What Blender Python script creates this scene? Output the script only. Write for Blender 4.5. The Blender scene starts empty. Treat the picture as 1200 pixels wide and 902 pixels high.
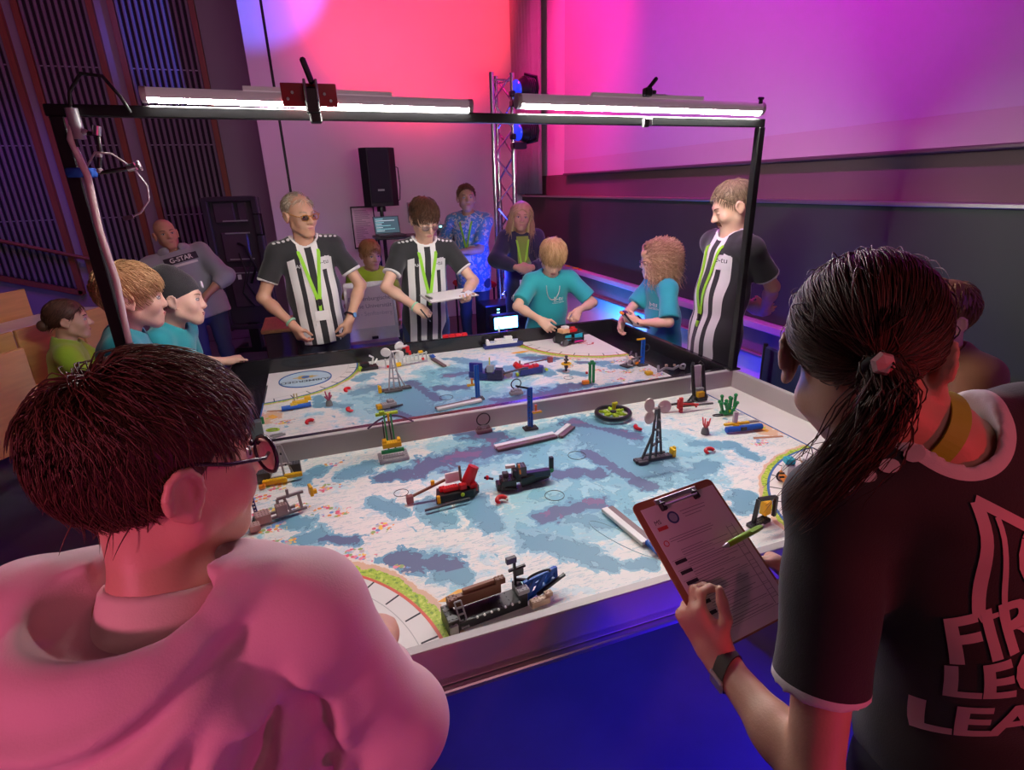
import bpy, bmesh, math, random
import numpy as np
from mathutils import Vector, Matrix

# ------------------------------------------------------------------ camera, world, lights, exposure
scene = bpy.context.scene
COL = scene.collection
cam_data = bpy.data.cameras.new('camera')
cam = bpy.data.objects.new('camera', cam_data)
COL.objects.link(cam)
cam_data.sensor_fit = 'HORIZONTAL'
cam_data.sensor_width = 36.0
cam_data.lens = 36.0 * 640.47 / 1200.0
cam_data.clip_start = 0.02


def _rot(rx, ry, rz):
    return Matrix.Rotation(rz, 4, 'Z') @ Matrix.Rotation(ry, 4, 'Y') @ Matrix.Rotation(rx, 4, 'X')


cam.matrix_world = Matrix.Translation((-0.6629, -0.8971, 1.6828)) @ _rot(1.21989, 0.02833, -0.34068)
scene.camera = cam

scene.view_settings.view_transform = 'Standard'
scene.view_settings.look = 'None'
scene.view_settings.exposure = 0.0
scene.view_settings.gamma = 1.0
scene.view_settings.use_curve_mapping = False
scene.cycles.use_denoising = True
scene.cycles.max_bounces = 6
scene.cycles.diffuse_bounces = 3
scene.cycles.glossy_bounces = 3
scene.cycles.transmission_bounces = 4
scene.cycles.sample_clamp_indirect = 4.0

world = bpy.data.worlds.new('world')
scene.world = world
world.use_nodes = True
world.node_tree.nodes['Background'].inputs[0].default_value = (0.30, 0.12, 0.22, 1)
world.node_tree.nodes['Background'].inputs[1].default_value = 0.035


def lamp(name, kind, loc, target, color, energy, size=0.1, angle=40, blend=0.5, size_y=None, spread=None):
    d = bpy.data.lights.new(name, kind)
    d.color = color
    d.energy = energy
    if kind == 'SPOT':
        d.spot_size = math.radians(angle)
        d.spot_blend = blend
        d.shadow_soft_size = size
    elif kind == 'AREA':
        d.size = size
        if size_y:
            d.shape = 'RECTANGLE'
            d.size_y = size_y
        if spread:
            d.spread = math.radians(spread)
    else:
        d.shadow_soft_size = size
    o = bpy.data.objects.new(name, d)
    COL.objects.link(o)
    o.location = loc
    v = Vector(target) - Vector(loc)
    o.rotation_euler = v.to_track_quat('-Z', 'Y').to_euler()
    return o


# stage spotlights on side wall, screen, floor and people, plus added fill lamps
lamp('red_wall_spot', 'SPOT', (0.7, 3.4, 4.9), (0.75, 6.4, 3.90), (1.0, 0.035, 0.025), 720, 0.05, 48, 0.4)
lamp('magenta_wall_spot', 'SPOT', (0.3, 3.2, 4.9), (0.62, 6.4, 3.85), (1.0, 0.01, 0.22), 330, 0.05, 54, 0.5)
lamp('blue_wall_spot', 'SPOT', (1.8, 3.4, 4.7), (-0.80, 6.4, 3.75), (0.07, 0.12, 1.0), 1150, 0.05, 18, 0.6)
lamp('mauve_wall_wash', 'SPOT', (-0.4, 4.2, 4.9), (0.2, 6.4, 1.8), (0.75, 0.22, 0.62), 70, 0.2, 60, 0.9)
lamp('pink_screen_spot', 'SPOT', (0.3, 4.0, 4.9), (2.05, 4.75, 2.9), (1.0, 0.01, 0.28), 800, 0.1, 58, 0.9)
lamp('violet_screen_spot', 'SPOT', (-0.4, 1.6, 4.9), (2.05, 2.3, 2.9), (0.54, 0.006, 0.56), 1050, 0.1, 76, 0.9)
lamp('violet_slat_spot', 'SPOT', (-1.8, 3.0, 4.8), (-2.8, 7.2, 2.0), (0.55, 0.10, 0.40), 195, 0.2, 80, 0.9)
lamp('blue_aisle_spot', 'SPOT', (-2.6, 4.6, 4.6), (-4.1, 7.2, 1.1), (0.16, 0.06, 1.0), 180, 0.2, 36, 0.8)
lamp('blue_floor_spot', 'SPOT', (1.1, -1.4, 0.50), (-0.05, 0.15, 0.0), (0.025, 0.0, 1.0), 380, 0.1, 56, 0.8)
lamp('blue_front_spot', 'SPOT', (1.32, 4.45, 2.35), (0.6, 2.5, 1.2), (0.06, 0.06, 1.0), 40, 0.06, 60, 0.7)
lamp('red_side_spot', 'SPOT', (1.15, -2.7, 1.62), (-0.05, -0.42, 1.34), (1.0, 0.01, 0.04), 70, 0.06, 24, 0.6)
lamp('pink_back_spot', 'SPOT', (-2.4, -1.5, 1.85), (-0.90, -0.25, 1.12), (1.0, 0.20, 0.40), 95, 0.10, 28, 0.6)
lamp('violet_rim_spot', 'SPOT', (1.40, 4.5, 2.1), (-1.02, 0.7, 1.42), (0.16, 0.03, 1.0), 700, 0.06, 28, 0.6)
lamp('warm_bench_fill', 'SPOT', (-1.9, 2.2, 4.8), (-2.7, 3.6, 0.8), (1.0, 0.62, 0.50), 60, 0.2, 44, 0.8)  # added fill that brightens the benches, no known fixture
lamp('pink_ambient_fill', 'AREA', (0.1, -3.0, 3.4), (0.0, -0.3, 1.0), (1.0, 0.44, 0.54), 12, 1.4)  # added soft fill behind the camera, stands in for pink ambient light
lamp('deep_blue_wall_spot', 'SPOT', (1.35, 1.9, 0.12), (2.13, 1.5, 0.38), (0.02, 0.02, 1.0), 26, 0.05, 130, 0.9)
lamp('magenta_low_spot', 'SPOT', (0.5, -2.6, 0.7), (-0.72, -0.30, 1.05), (1.0, 0.01, 0.50), 40, 0.08, 26, 0.7)
lamp('purple_side_spot', 'SPOT', (1.98, -0.9, 2.0), (1.35, 0.25, 1.05), (0.32, 0.02, 1.0), 16, 0.05, 40, 0.7)
lamp('violet_board_spot', 'SPOT', (0.3, 4.4, 4.6), (2.05, 3.3, 1.2), (0.22, 0.04, 1.0), 90, 0.1, 44, 0.8)


# ------------------------------------------------------------------ materials
_MC = {}


def nt(m):
    m.use_nodes = True
    t = m.node_tree
    return t, t.nodes['Principled BSDF']


def M(name, color, rough=0.5, metal=0.0, var=0.06, vscale=12.0, bump=0.0, bscale=60.0, emit=0.0, ecol=None,
      coat=0.0, sheen=0.0, stretch=None, alpha=None, trans=0.0, sss=0.0):
    if name in _MC:
        return _MC[name]
    m = bpy.data.materials.new(name)
    t, b = nt(m)
    N, L = t.nodes, t.links
    tc = N.new('ShaderNodeTexCoord')
    src = tc.outputs['Object']
    if stretch:
        mp = N.new('ShaderNodeMapping')
        mp.inputs['Scale'].default_value = stretch
        L.new(src, mp.inputs['Vector'])
        src = mp.outputs['Vector']
    nz = N.new('ShaderNodeTexNoise')
    nz.inputs['Scale'].default_value = vscale
    nz.inputs['Detail'].default_value = 4
    L.new(src, nz.inputs['Vector'])
    mx = N.new('ShaderNodeMix')
    mx.data_type = 'RGBA'
    c = color
    mx.inputs['A'].default_value = (c[0] * (1 - var * 2), c[1] * (1 - var * 2), c[2] * (1 - var * 2), 1)
    mx.inputs['B'].default_value = (min(1, c[0] * (1 + var * 2)), min(1, c[1] * (1 + var * 2)), min(1, c[2] * (1 + var * 2)), 1)
    L.new(nz.outputs['Fac'], mx.inputs['Factor'])
    L.new(mx.outputs['Result'], b.inputs['Base Color'])
    b.inputs['Roughness'].default_value = rough
    b.inputs['Metallic'].default_value = metal
    b.inputs['Coat Weight'].default_value = coat
    b.inputs['Sheen Weight'].default_value = sheen
    b.inputs['Transmission Weight'].default_value = trans
    if alpha is not None:
        b.inputs['Alpha'].default_value = alpha
    if bump:
        n2 = N.new('ShaderNodeTexNoise')
        n2.inputs['Scale'].default_value = bscale
        n2.inputs['Detail'].default_value = 3
        L.new(src, n2.inputs['Vector'])
        bp = N.new('ShaderNodeBump')
        bp.inputs['Strength'].default_value = bump
        bp.inputs['Distance'].default_value = 0.01
        L.new(n2.outputs['Fac'], bp.inputs['Height'])
        L.new(bp.outputs['Normal'], b.inputs['Normal'])
    if emit:
        e = ecol or color
        b.inputs['Emission Color'].default_value = (e[0], e[1], e[2], 1)
        b.inputs['Emission Strength'].default_value = emit
    _MC[name] = m
    return m


WHITE = M('white_plastic', (0.80, 0.79, 0.76), 0.35)
BLACK = M('black_plastic', (0.012, 0.012, 0.014), 0.35)
DGREY = M('dark_grey_plastic', (0.07, 0.07, 0.075), 0.4)
LGREY = M('light_grey_plastic', (0.33, 0.33, 0.34), 0.35)
RED = M('red_plastic', (0.62, 0.015, 0.02), 0.3)
BLUE = M('blue_plastic', (0.01, 0.10, 0.48), 0.3)
YELLOW = M('yellow_plastic', (0.85, 0.50, 0.01), 0.3)
GREEN = M('green_plastic', (0.01, 0.26, 0.07), 0.35)
LIME = M('lime_plastic', (0.45, 0.68, 0.03), 0.35)
ORANGE = M('orange_plastic', (0.85, 0.27, 0.02), 0.35)
TEALP = M('azure_plastic', (0.02, 0.42, 0.55), 0.35)
BROWN = M('brown_plastic', (0.20, 0.085, 0.045), 0.4)
TAN = M('tan_plastic', (0.55, 0.36, 0.24), 0.4)
PINKP = M('magenta_plastic', (0.55, 0.02, 0.22), 0.4)
NAVY = M('navy_plastic', (0.02, 0.03, 0.16), 0.35)
STEEL = M('steel', (0.62, 0.62, 0.64), 0.28, 1.0, 0.03)
ALU = M('aluminium', (0.55, 0.54, 0.53), 0.38, 1.0, 0.03, 30)
BLKMET = M('black_painted_metal', (0.012, 0.012, 0.013), 0.38)
RUBBER = M('rubber', (0.02, 0.02, 0.02), 0.7)
PAPER = M('paper', (0.80, 0.78, 0.76), 0.6, var=0.02)
INK = M('printed_ink', (0.03, 0.03, 0.035), 0.6)


# ------------------------------------------------------------------ mesh helpers
class MB:
    def __init__(self):
        self.v, self.f = [], []

    def add(self, V, F):
        n = len(self.v)
        self.v.extend([tuple(map(float, p)) for p in V])
        self.f.extend([tuple(int(i) + n for i in q) for q in F])
        return self

    def box(self, c, s, rz=0.0, rx=0.0, ry=0.0, bev=0.0):
        hx, hy, hz = s[0] / 2, s[1] / 2, s[2] / 2
        R = _rot(rx, ry, rz).to_3x3()
        if bev <= 0:
            V = [(x, y, z) for x in (-hx, hx) for y in (-hy, hy) for z in (-hz, hz)]
            F = [(0, 1, 3, 2), (4, 6, 7, 5), (0, 4, 5, 1), (2, 3, 7, 6), (0, 2, 6, 4), (1, 5, 7, 3)]
        else:
            b = min(bev, hx * .9, hy * .9, hz * .9)
            V, F = [], []
            idx = {}
            for sx in (-1, 1):
                for sy in (-1, 1):
                    for sz in (-1, 1):
                        for a in range(3):
                            p = [sx * (hx - b), sy * (hy - b), sz * (hz - b)]
                            p[a] = (sx * hx, sy * hy, sz * hz)[a]
                            idx[(sx, sy, sz, a)] = len(V)
                            V.append(tuple(p))
            for a in range(3):
                u, w = (a + 1) % 3, (a + 2) % 3
                for s_ in (-1, 1):
                    def k(su, sw):
                        q = [0, 0, 0]
                        q[a] = s_
                        q[u] = su
                        q[w] = sw
                        return idx[(q[0], q[1], q[2], a)]
                    quad = (k(-1, -1), k(1, -1), k(1, 1), k(-1, 1))
                    F.append(quad if s_ > 0 else quad[::-1])
            for a in range(3):
                u, w = (a + 1) % 3, (a + 2) % 3
                for su in (-1, 1):
                    for sw in (-1, 1):
                        def k2(sa, ax):
                            q = [0, 0, 0]
                            q[a] = sa
                            q[u] = su
                            q[w] = sw
                            return idx[(q[0], q[1], q[2], ax)]
                        quad = (k2(-1, u), k2(1, u), k2(1, w), k2(-1, w))
                        F.append(quad if su * sw > 0 else quad[::-1])
            for sx in (-1, 1):
                for sy in (-1, 1):
                    for sz in (-1, 1):
                        tri = (idx[(sx, sy, sz, 0)], idx[(sx, sy, sz, 1)], idx[(sx, sy, sz, 2)])
                        F.append(tri if sx * sy * sz > 0 else tri[::-1])
        V = [tuple(R @ Vector(p) + Vector(c)) for p in V]
        return self.add(V, F)

    def cyl(self, a, b, r, n=12, r2=None, cap=True):
        a, b = Vector(a), Vector(b)
        r2 = r if r2 is None else r2
        d = (b - a).normalized()
        u = d.orthogonal().normalized()
        w = d.cross(u)
        V = []
        for (c, rr) in ((a, r), (b, r2)):
            for i in range(n):
                t = 2 * math.pi * i / n
                V.append(c + (u * math.cos(t) + w * math.sin(t)) * rr)
        F = [(i, (i + 1) % n, n + (i + 1) % n, n + i) for i in range(n)]
        if cap:
            F += [tuple(range(n))[::-1], tuple(range(n, 2 * n))]
        return self.add(V, F)

    def lathe(self, c, prof, n=16, axis=(0, 0, 1)):
        d = Vector(axis).normalized()
        u = d.orthogonal().normalized()
        w = d.cross(u)
        c = Vector(c)
        V, F = [], []
        for (r, h) in prof:
            for i in range(n):
                t = 2 * math.pi * i / n
                V.append(c + d * h + (u * math.cos(t) + w * math.sin(t)) * r)
        for j in range(len(prof) - 1):
            for i in range(n):
                F.append((j * n + i, j * n + (i + 1) % n, (j + 1) * n + (i + 1) % n, (j + 1) * n + i))
        if prof[0][0] > 1e-6:
            F.append(tuple(range(n))[::-1])
        if prof[-1][0] > 1e-6:
            F.append(tuple(range((len(prof) - 1) * n, len(prof) * n)))
        return self.add(V, F)

    def sphere(self, c, r, n=12, m=8):
        if not hasattr(r, '__len__'):
            r = (r, r, r)
        V, F = [], []
        for j in range(m + 1):
            p = math.pi * j / m
            for i in range(n):
                t = 2 * math.pi * i / n
                V.append((c[0] + r[0] * math.sin(p) * math.cos(t), c[1] + r[1] * math.sin(p) * math.sin(t), c[2] - r[2] * math.cos(p)))
        for j in range(m):
            for i in range(n):
                F.append((j * n + i, j * n + (i + 1) % n, (j + 1) * n + (i + 1) % n, (j + 1) * n + i))
        return self.add(V, F)

    def tube(self, pts, r, n=6, closed=False):
        P = [Vector(p) for p in pts]
        m = len(P)
        V, F = [], []
        u = None
        for i in range(m):
            if closed:
                d = P[(i + 1) % m] - P[(i - 1) % m]
            else:
                d = P[min(i + 1, m - 1)] - P[max(i - 1, 0)]
            d.normalize()
            if u is None:
                u = d.orthogonal().normalized()
            else:
                u = (u - d * u.dot(d)).normalized()
            w = d.cross(u)
            rr = r[i] if hasattr(r, '__len__') else r
            for k in range(n):
                t = 2 * math.pi * k / n
                V.append(P[i] + (u * math.cos(t) + w * math.sin(t)) * rr)
        for i in range(m if closed else m - 1):
            j = (i + 1) % m
            for k in range(n):
                F.append((i * n + k, i * n + (k + 1) % n, j * n + (k + 1) % n, j * n + k))
        if not closed:
            F += [tuple(range(n))[::-1], tuple(range((m - 1) * n, m * n))]
        return self.add(V, F)

    def ring(self, c, R, r, n=20, m=6, axis=(0, 0, 1)):
        d = Vector(axis).normalized()
        u = d.orthogonal().normalized()
        w = d.cross(u)
        c = Vector(c)
        return self.tube([c + (u * math.cos(2 * math.pi * i / n) + w * math.sin(2 * math.pi * i / n)) * R for i in range(n)], r, m, True)

    def prism(self, poly, z0, z1, fr=None):
        n = len(poly)
        V = [(x, y, z0) for x, y in poly] + [(x, y, z1) for x, y in poly]
        if fr is not None:
            V = [fr @ Vector(p) for p in V]
        F = [tuple(range(n))[::-1], tuple(range(n, 2 * n))] + [(i, (i + 1) % n, n + (i + 1) % n, n + i) for i in range(n)]
        return self.add(V, F)

    def build(self, name, mat, parent=None, smooth=False, loc=None):
        return mkmesh(name, self.v, self.f, mat, parent, smooth, loc)


def mkmesh(name, V, F, mat, parent=None, smooth=False, loc=None):
    me = bpy.data.meshes.new(name)
    if isinstance(V, np.ndarray):
        me.vertices.add(len(V))
        me.vertices.foreach_set('co', V.astype(np.float32).ravel())
        F = np.asarray(F, dtype=np.int32)
        k = F.shape[1]
        me.loops.add(F.size)
        me.loops.foreach_set('vertex_index', F.ravel())
        me.polygons.add(len(F))
        me.polygons.foreach_set('loop_start', np.arange(0, F.size, k, dtype=np.int32))
        me.polygons.foreach_set('loop_total', np.full(len(F), k, dtype=np.int32))
        me.update(calc_edges=True)
    else:
        me.from_pydata(V, [], F)
        me.update()
    if smooth:
        me.polygons.foreach_set('use_smooth', np.ones(len(me.polygons), dtype=bool))
        if smooth == 'auto':
            me.set_sharp_from_angle(angle=math.radians(40))
    for m_ in (mat if isinstance(mat, (list, tuple)) else [mat]):
        me.materials.append(m_)
    o = bpy.data.objects.new(name, me)
    COL.objects.link(o)
    if parent is not None:
        o.parent = parent
    if loc is not None:
        o.location = loc
    return o


def thing(name, label, cat, loc=(0, 0, 0), rz=0.0, group=None):
    o = bpy.data.objects.new(name, None)
    COL.objects.link(o)
    o.empty_display_size = 0.05
    o.location = loc
    o.rotation_euler = (0, 0, rz)
    tag(o, label, cat, group)
    return o


def tag(o, label, cat, group=None):
    o['label'] = label
    o['category'] = cat
    if group:
        o['group'] = group
    return o


def struct(o, label=None):
    o['kind'] = 'structure'
    if label:
        o['label'] = label
    return o


_TXT = {}


def text_geo(s, size=1.0, shear=0.0, align='CENTER', sub=0, offset=0.0):
    key = (s, size, shear, align, sub, offset)
    if key in _TXT:
        return _TXT[key]
    cu = bpy.data.curves.new('lettering', 'FONT')
    cu.body = s
    cu.size = size
    cu.shear = shear
    cu.align_x = align
    cu.align_y = 'CENTER'
    cu.resolution_u = 3
    cu.offset = offset
    o = bpy.data.objects.new('lettering', cu)
    COL.objects.link(o)
    dg = bpy.context.evaluated_depsgraph_get()
    me = bpy.data.meshes.new_from_object(o.evaluated_get(dg))
    bm = bmesh.new()
    bm.from_mesh(me)
    if sub:
        bmesh.ops.triangulate(bm, faces=bm.faces[:])
        for _ in range(sub):
            bmesh.ops.subdivide_edges(bm, edges=[e for e in bm.edges if e.calc_length() > size * 0.12], cuts=1)
            bmesh.ops.triangulate(bm, faces=bm.faces[:])
    bm.verts.index_update()
    V = [tuple(v.co) for v in bm.verts]
    F = [tuple(v.index for v in f.verts) for f in bm.faces]
    bm.free()
    bpy.data.objects.remove(o)
    bpy.data.curves.remove(cu)
    bpy.data.meshes.remove(me)
    _TXT[key] = (V, F)
    return _TXT[key]


def text_on(name, s, size, origin, xdir, ydir, mat, parent=None, lift=0.001, shear=0.0, align='CENTER', offset=0.0):
    """flat lettering: origin + x*xdir + y*ydir, raised along the normal"""
    V, F = text_geo(s, size, shear, align, 0, offset)
    xd, yd = Vector(xdir).normalized(), Vector(ydir).normalized()
    n = xd.cross(yd)
    o = Vector(origin)
    return mkmesh(name, [tuple(o + xd * p[0] + yd * p[1] + n * lift) for p in V], F, mat, parent)


def ring_poly(cx, cy, r, n=40, a0=0, a1=2 * math.pi):
    return [(cx + r * math.cos(a0 + (a1 - a0) * i / n), cy + r * math.sin(a0 + (a1 - a0) * i / n)) for i in range(n)]


# ------------------------------------------------------------------ the hall
PLASTER = M('white_painted_plaster', (0.78, 0.76, 0.75), 0.75, var=0.02, vscale=3, bump=0.05, bscale=180)
GREYWALL = M('grey_painted_plaster', (0.30, 0.29, 0.30), 0.8, var=0.03, vscale=3, bump=0.05, bscale=180)
DWALL = M('dark_brown_wall_lining', (0.15, 0.09, 0.09), 0.7, var=0.05, vscale=3)
FLOORM = M('blue_grey_floor_covering', (0.17, 0.19, 0.23), 0.62, var=0.10, vscale=5, bump=0.04, bscale=220)
SCREENM = M('projection_screen_cloth', (0.52, 0.49, 0.52), 0.85, var=0.01)
BOARDM = M('dark_green_chalkboard_enamel', (0.036, 0.050, 0.036), 0.6, var=0.12, vscale=2.5)
SLATM = M('grey_slat_lacquer', (0.20, 0.19, 0.20), 0.6, var=0.05)
SLATBK = M('dark_acoustic_felt', (0.02, 0.018, 0.02), 0.9)
REDWOOD = M('red_brown_wood', (0.26, 0.09, 0.04), 0.55, var=0.15, vscale=6, stretch=(8, 8, 0.6))
BIRCH = M('varnished_birch_plywood', (0.62, 0.36, 0.13), 0.4, var=0.10, vscale=5, stretch=(1, 1, 9))
CURT = M('grey_curtain_cloth', (0.34, 0.31, 0.33), 0.85, var=0.06, sheen=0.2)


def sbox(name, c, s, m, rz=0.0):
    return struct(MB().box((0, 0, 0), s, 0).build(name, m, None, False, c)) if not rz else \
        struct(MB().box((0, 0, 0), s, rz).build(name, m, None, False, c))


sbox('floor', (-1.6, 1.7, -0.05), (9.0, 11.6, 0.1), FLOORM)
for k, y in enumerate((5.2, 6.4)):
    sbox('trim_%d' % (k + 1), (-2.0, y, 0.0015), (3.4, 0.012, 0.003), BLKMET)
sbox('ceiling', (-1.6, 1.7, 5.3), (9.0, 11.6, 0.1), M('dark_ceiling_paint', (0.05, 0.05, 0.055), 0.9))
sbox('wall_right', (2.18, 1.7, 2.6), (0.10, 11.6, 5.2), PLASTER)
sbox('trim_3', (2.115, 2.6, 1.65), (0.03, 8.0, 0.25), DWALL)
sbox('wall_back', (0.64, 6.46, 2.6), (2.93, 0.12, 5.2), PLASTER)
sbox('wall_back_panel', (-0.965, 6.46, 2.6), (0.22, 0.12, 5.2), PLASTER)
sbox('trim_4', (-0.84, 6.49, 2.6), (0.04, 0.05, 5.2), BLKMET)
sbox('wall_return', (-1.04, 6.87, 2.6), (0.07, 0.70, 5.2), GREYWALL)
sbox('wall_side', (-3.3, 7.30, 2.6), (4.6, 0.10, 5.2), GREYWALL)
sbox('wall_left', (-5.7, 1.7, 2.6), (0.10, 11.6, 5.2), GREYWALL)


# slatted acoustic panels on the side wall
def slat_panel(x0, x1, zb0, zb1, label):
    root = thing('acoustic_panel', label, 'wall panel', ((x0 + x1) / 2, 7.245, (zb0 + zb1) / 2), 0, None)
    ox, oz = (x0 + x1) / 2, (zb0 + zb1) / 2
    zt = 5.05
    mb = MB()
    mb.add([(x0 - ox, 0, zb0 - oz), (x1 - ox, 0, zb1 - oz), (x1 - ox, 0, zt - oz), (x0 - ox, 0, zt - oz),
            (x0 - ox, -.02, zb0 - oz), (x1 - ox, -.02, zb1 - oz), (x1 - ox, -.02, zt - oz), (x0 - ox, -.02, zt - oz)],
           [(0, 1, 2, 3), (7, 6, 5, 4), (0, 4, 5, 1), (3, 2, 6, 7), (0, 3, 7, 4), (1, 5, 6, 2)])
    mb.build('backing', SLATBK, root)
    for xe, zb in ((x0 - .02, zb0), (x1 + .02, zb1)):
        MB().box((xe - ox, -.03, (zb - .05 + zt) / 2 - oz), (.06, .07, zt - zb + .05)).build('frame_post', REDWOOD, root)
    ang = math.atan2(zb1 - zb0, x1 - x0)
    MB().box((0, -.03, -.03), (math.hypot(x1 - x0, zb1 - zb0) + .06, .07, .06), ry=-ang).build('bottom_rail', REDWOOD, root)
    proto = MB().box((0, 0, .5), (.032, .030, 1.0), 0, 0, 0, .008).build('slat', SLATM, root)
    n = int((x1 - x0) / .0605)
    for i in range(n):
        o = proto if i == 0 else proto.copy()
        if i:
            COL.objects.link(o)
            o.parent = root
        f = (i + .5) / n
        zb = zb0 + (zb1 - zb0) * f + .01
        o.location = (x0 + (x1 - x0) * f - ox, -.034, zb - oz)
        o.scale = (1, 1, zt - zb)
    for zj in (1.45, 2.25, 3.05, 3.85):
        if zj > max(zb0, zb1) + .1:
            MB().box((0, -.0235, zj - oz), (x1 - x0, .007, .012)).build('joint_strip', LGREY, root)


slat_panel(-2.38, -1.62, .24, .24, 'grey slatted acoustic panel behind the man in the hoodie')
slat_panel(-3.26, -2.62, .56, .36, 'middle slatted acoustic panel with sloping bottom rail')
slat_panel(-4.20, -3.46, .86, .62, 'leftmost slatted acoustic panel, catching blue light')
hr = MB().tube([(-4.3, 7.13, 1.33), (-3.15, 7.13, .96)], .022, 8)
for f in (.2, .8):
    hr.cyl((-4.3 + 1.15 * f, 7.13, 1.33 - .37 * f), (-4.3 + 1.15 * f, 7.20, 1.30 - .37 * f), .012, 6)
tag(hr.build('handrail', REDWOOD), 'sloping wooden handrail in front of the leftmost slatted panel', 'handrail')

# curtain
nseg, W_ = 120, 0.80
V, F = [], []
for j, z in enumerate((1.57, 2.3, 3.2, 4.1, 5.0)):
    for i in range(nseg + 1):
        y = 5.56 + W_ * i / nseg
        x = 1.965 + .045 * math.sin(i / nseg * 2 * math.pi * 8.5 + .25 * math.sin(z * 2 + i * .07)) + .012 * math.sin(i * .9)
        V.append((x - 1.96, y - 5.96, z - 1.57))
for j in range(4):
    for i in range(nseg):
        a = j * (nseg + 1) + i
        F.append((a, a + nseg + 1, a + nseg + 2, a + 1))
cu = mkmesh('curtain', V, F, CURT, None, True, (1.96, 5.96, 1.57))
so = cu.modifiers.new('thickness', 'SOLIDIFY')
so.thickness = .006
tag(cu, 'grey pleated curtain hanging between white wall and projection screen', 'curtain')

# projection screen
r_ = thing('projection_screen', 'large white projection screen hung above the chalkboard', 'projection screen', (2.06, 2.0, 1.78))
MB().box((0, 0, 1.60), (.012, 6.05, 2.92)).build('cloth', SCREENM, r_)
MB().box((-.001, 0, .072), (.014, 6.05, .135)).build('lower_light_band', M('screen_light_band_cloth', (.50, .40, .42), .85, var=.01), r_)  # edge of the coloured light on the screen, painted as a paler strip
MB().box((0, 0, -.005), (.03, 6.1, .022), bev=.006).build('bottom_bar', M('screen_bar', (.10, .06, .07), .4), r_)
MB().box((.02, 0, 3.16), (.085, 6.2, .16), bev=.02).build('casing', WHITE, r_)

# chalkboard
r_ = thing('chalkboard', 'long dark green chalkboard along the right wall', 'chalkboard', (2.05, 3.0, .55))
yl = 7.2
MB().box((.03, 0, .615), (.03, yl, .74)).build('writing_surface', BOARDM, r_)
MB().box((.02, 0, .992), (.05, yl, .022), bev=.004).build('top_rail', ALU, r_)
lt = M('lilac_grey_board_ledge', (.52, .47, .50), .5)
MB().box((.0, 0, .215), (.10, yl, .05), bev=.006).build('chalk_ledge', lt, r_)
MB().box((.035, 0, .10), (.035, yl, .18)).build('lower_panel', M('brown_board_panel', (.22, .13, .13), .55), r_)
MB().box((.025, 0, .005), (.06, yl, .018), bev=.004).build('bottom_rail', ALU, r_)
for i, (y, c) in enumerate(((4.86, YELLOW), (4.72, TAN), (4.66, YELLOW), (4.55, ORANGE))):
    ch = MB().cyl((0, -.035, .007), (0, .035, .007), .007, 8).build('chalk_stick', c, None, True, (2.025, y, .79))
    ch.rotation_euler = (0, 0, (.3, -.2, .6, .1)[i])
    tag(ch, ('yellow chalk stick lying farthest along the chalkboard ledge', 'tan chalk stick on the chalkboard ledge, second from the far end',
             'yellow chalk stick third from the far end of the ledge', 'orange chalk stick nearest on the chalkboard ledge')[i], 'chalk', 'chalk sticks on the ledge')

# lecture benches (rows run obliquely)
tv, nv = Vector((.419, .908, 0)), Vector((.908, -.419, 0))


def bench_pt(t, o, z):
    p = tv * t + nv * o
    return (p.x, p.y, z)


def bench_board(mb, t0, t1, o, z0, z1, th=.022, bev=.004):
    c = bench_pt((t0 + t1) / 2, o - th / 2, (z0 + z1) / 2)
    mb.box(c, (t1 - t0, th, z1 - z0), math.atan2(tv.y, tv.x), 0, 0, bev)
    return mb


def bench(label, boards, o, extra=()):
    base = Vector(bench_pt(boards[0][0], o, 0))
    r = thing('lecture_bench', label, 'bench', base)
    for (t0, t1, z0, z1) in boards:
        bench_board(MB(), t0, t1, o, z0, z1).build('backrest_panel', BIRCH, r, False, -base)
    for (t0, t1, o0, o1, z, m, nm) in extra:
        MB().box(bench_pt((t0 + t1) / 2, (o0 + o1) / 2, z), (t1 - t0, abs(o1 - o0), .026), math.atan2(tv.y, tv.x), 0, 0, .004).build(nm, m, r, False, -base)
    for t in (boards[0][0] + .05, boards[-1][1] - .05):
        bench_board(MB(), t - .02, t + .02, o - .022, 0, boards[0][2] + .1, .03).build('leg', BLKMET, r, False, -base)
    return r


OA = -3.511
DESKW = M('white_laminate', (.74, .72, .74), .35)
bench('front lecture bench with light plywood backrest panels beside seated man in green',
      [(.9, 1.35, .55, .945), (1.36, 1.795, .55, .945), (1.81, 2.255, .55, .945), (2.27, 2.565, .55, .95)], OA,
      [(.9, 2.2, OA + .02, OA + .42, .50, BIRCH, 'seat_plank')])
bench('second lecture bench row with plywood panel and white desk edge',
      [(1.2, 1.8, .80, 1.09), (1.815, 2.44, .80, 1.09)], OA - .52,
      [(1.2, 2.45, OA - .49, OA - .20, .895, DESKW, 'desk_top'), (2.468, 2.68, OA - .49, OA - .20, .895, DESKW, 'desk_top')])
bench('orange plywood modesty panel of the lecture bench nearest the pink hoodie',
      [(.55, .99, .45, .955), (1.0, 1.42, .45, .955)], OA + .46,
      [(.55, 1.42, OA + .14, OA + .43, .86, BIRCH, 'desk_top')])

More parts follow.
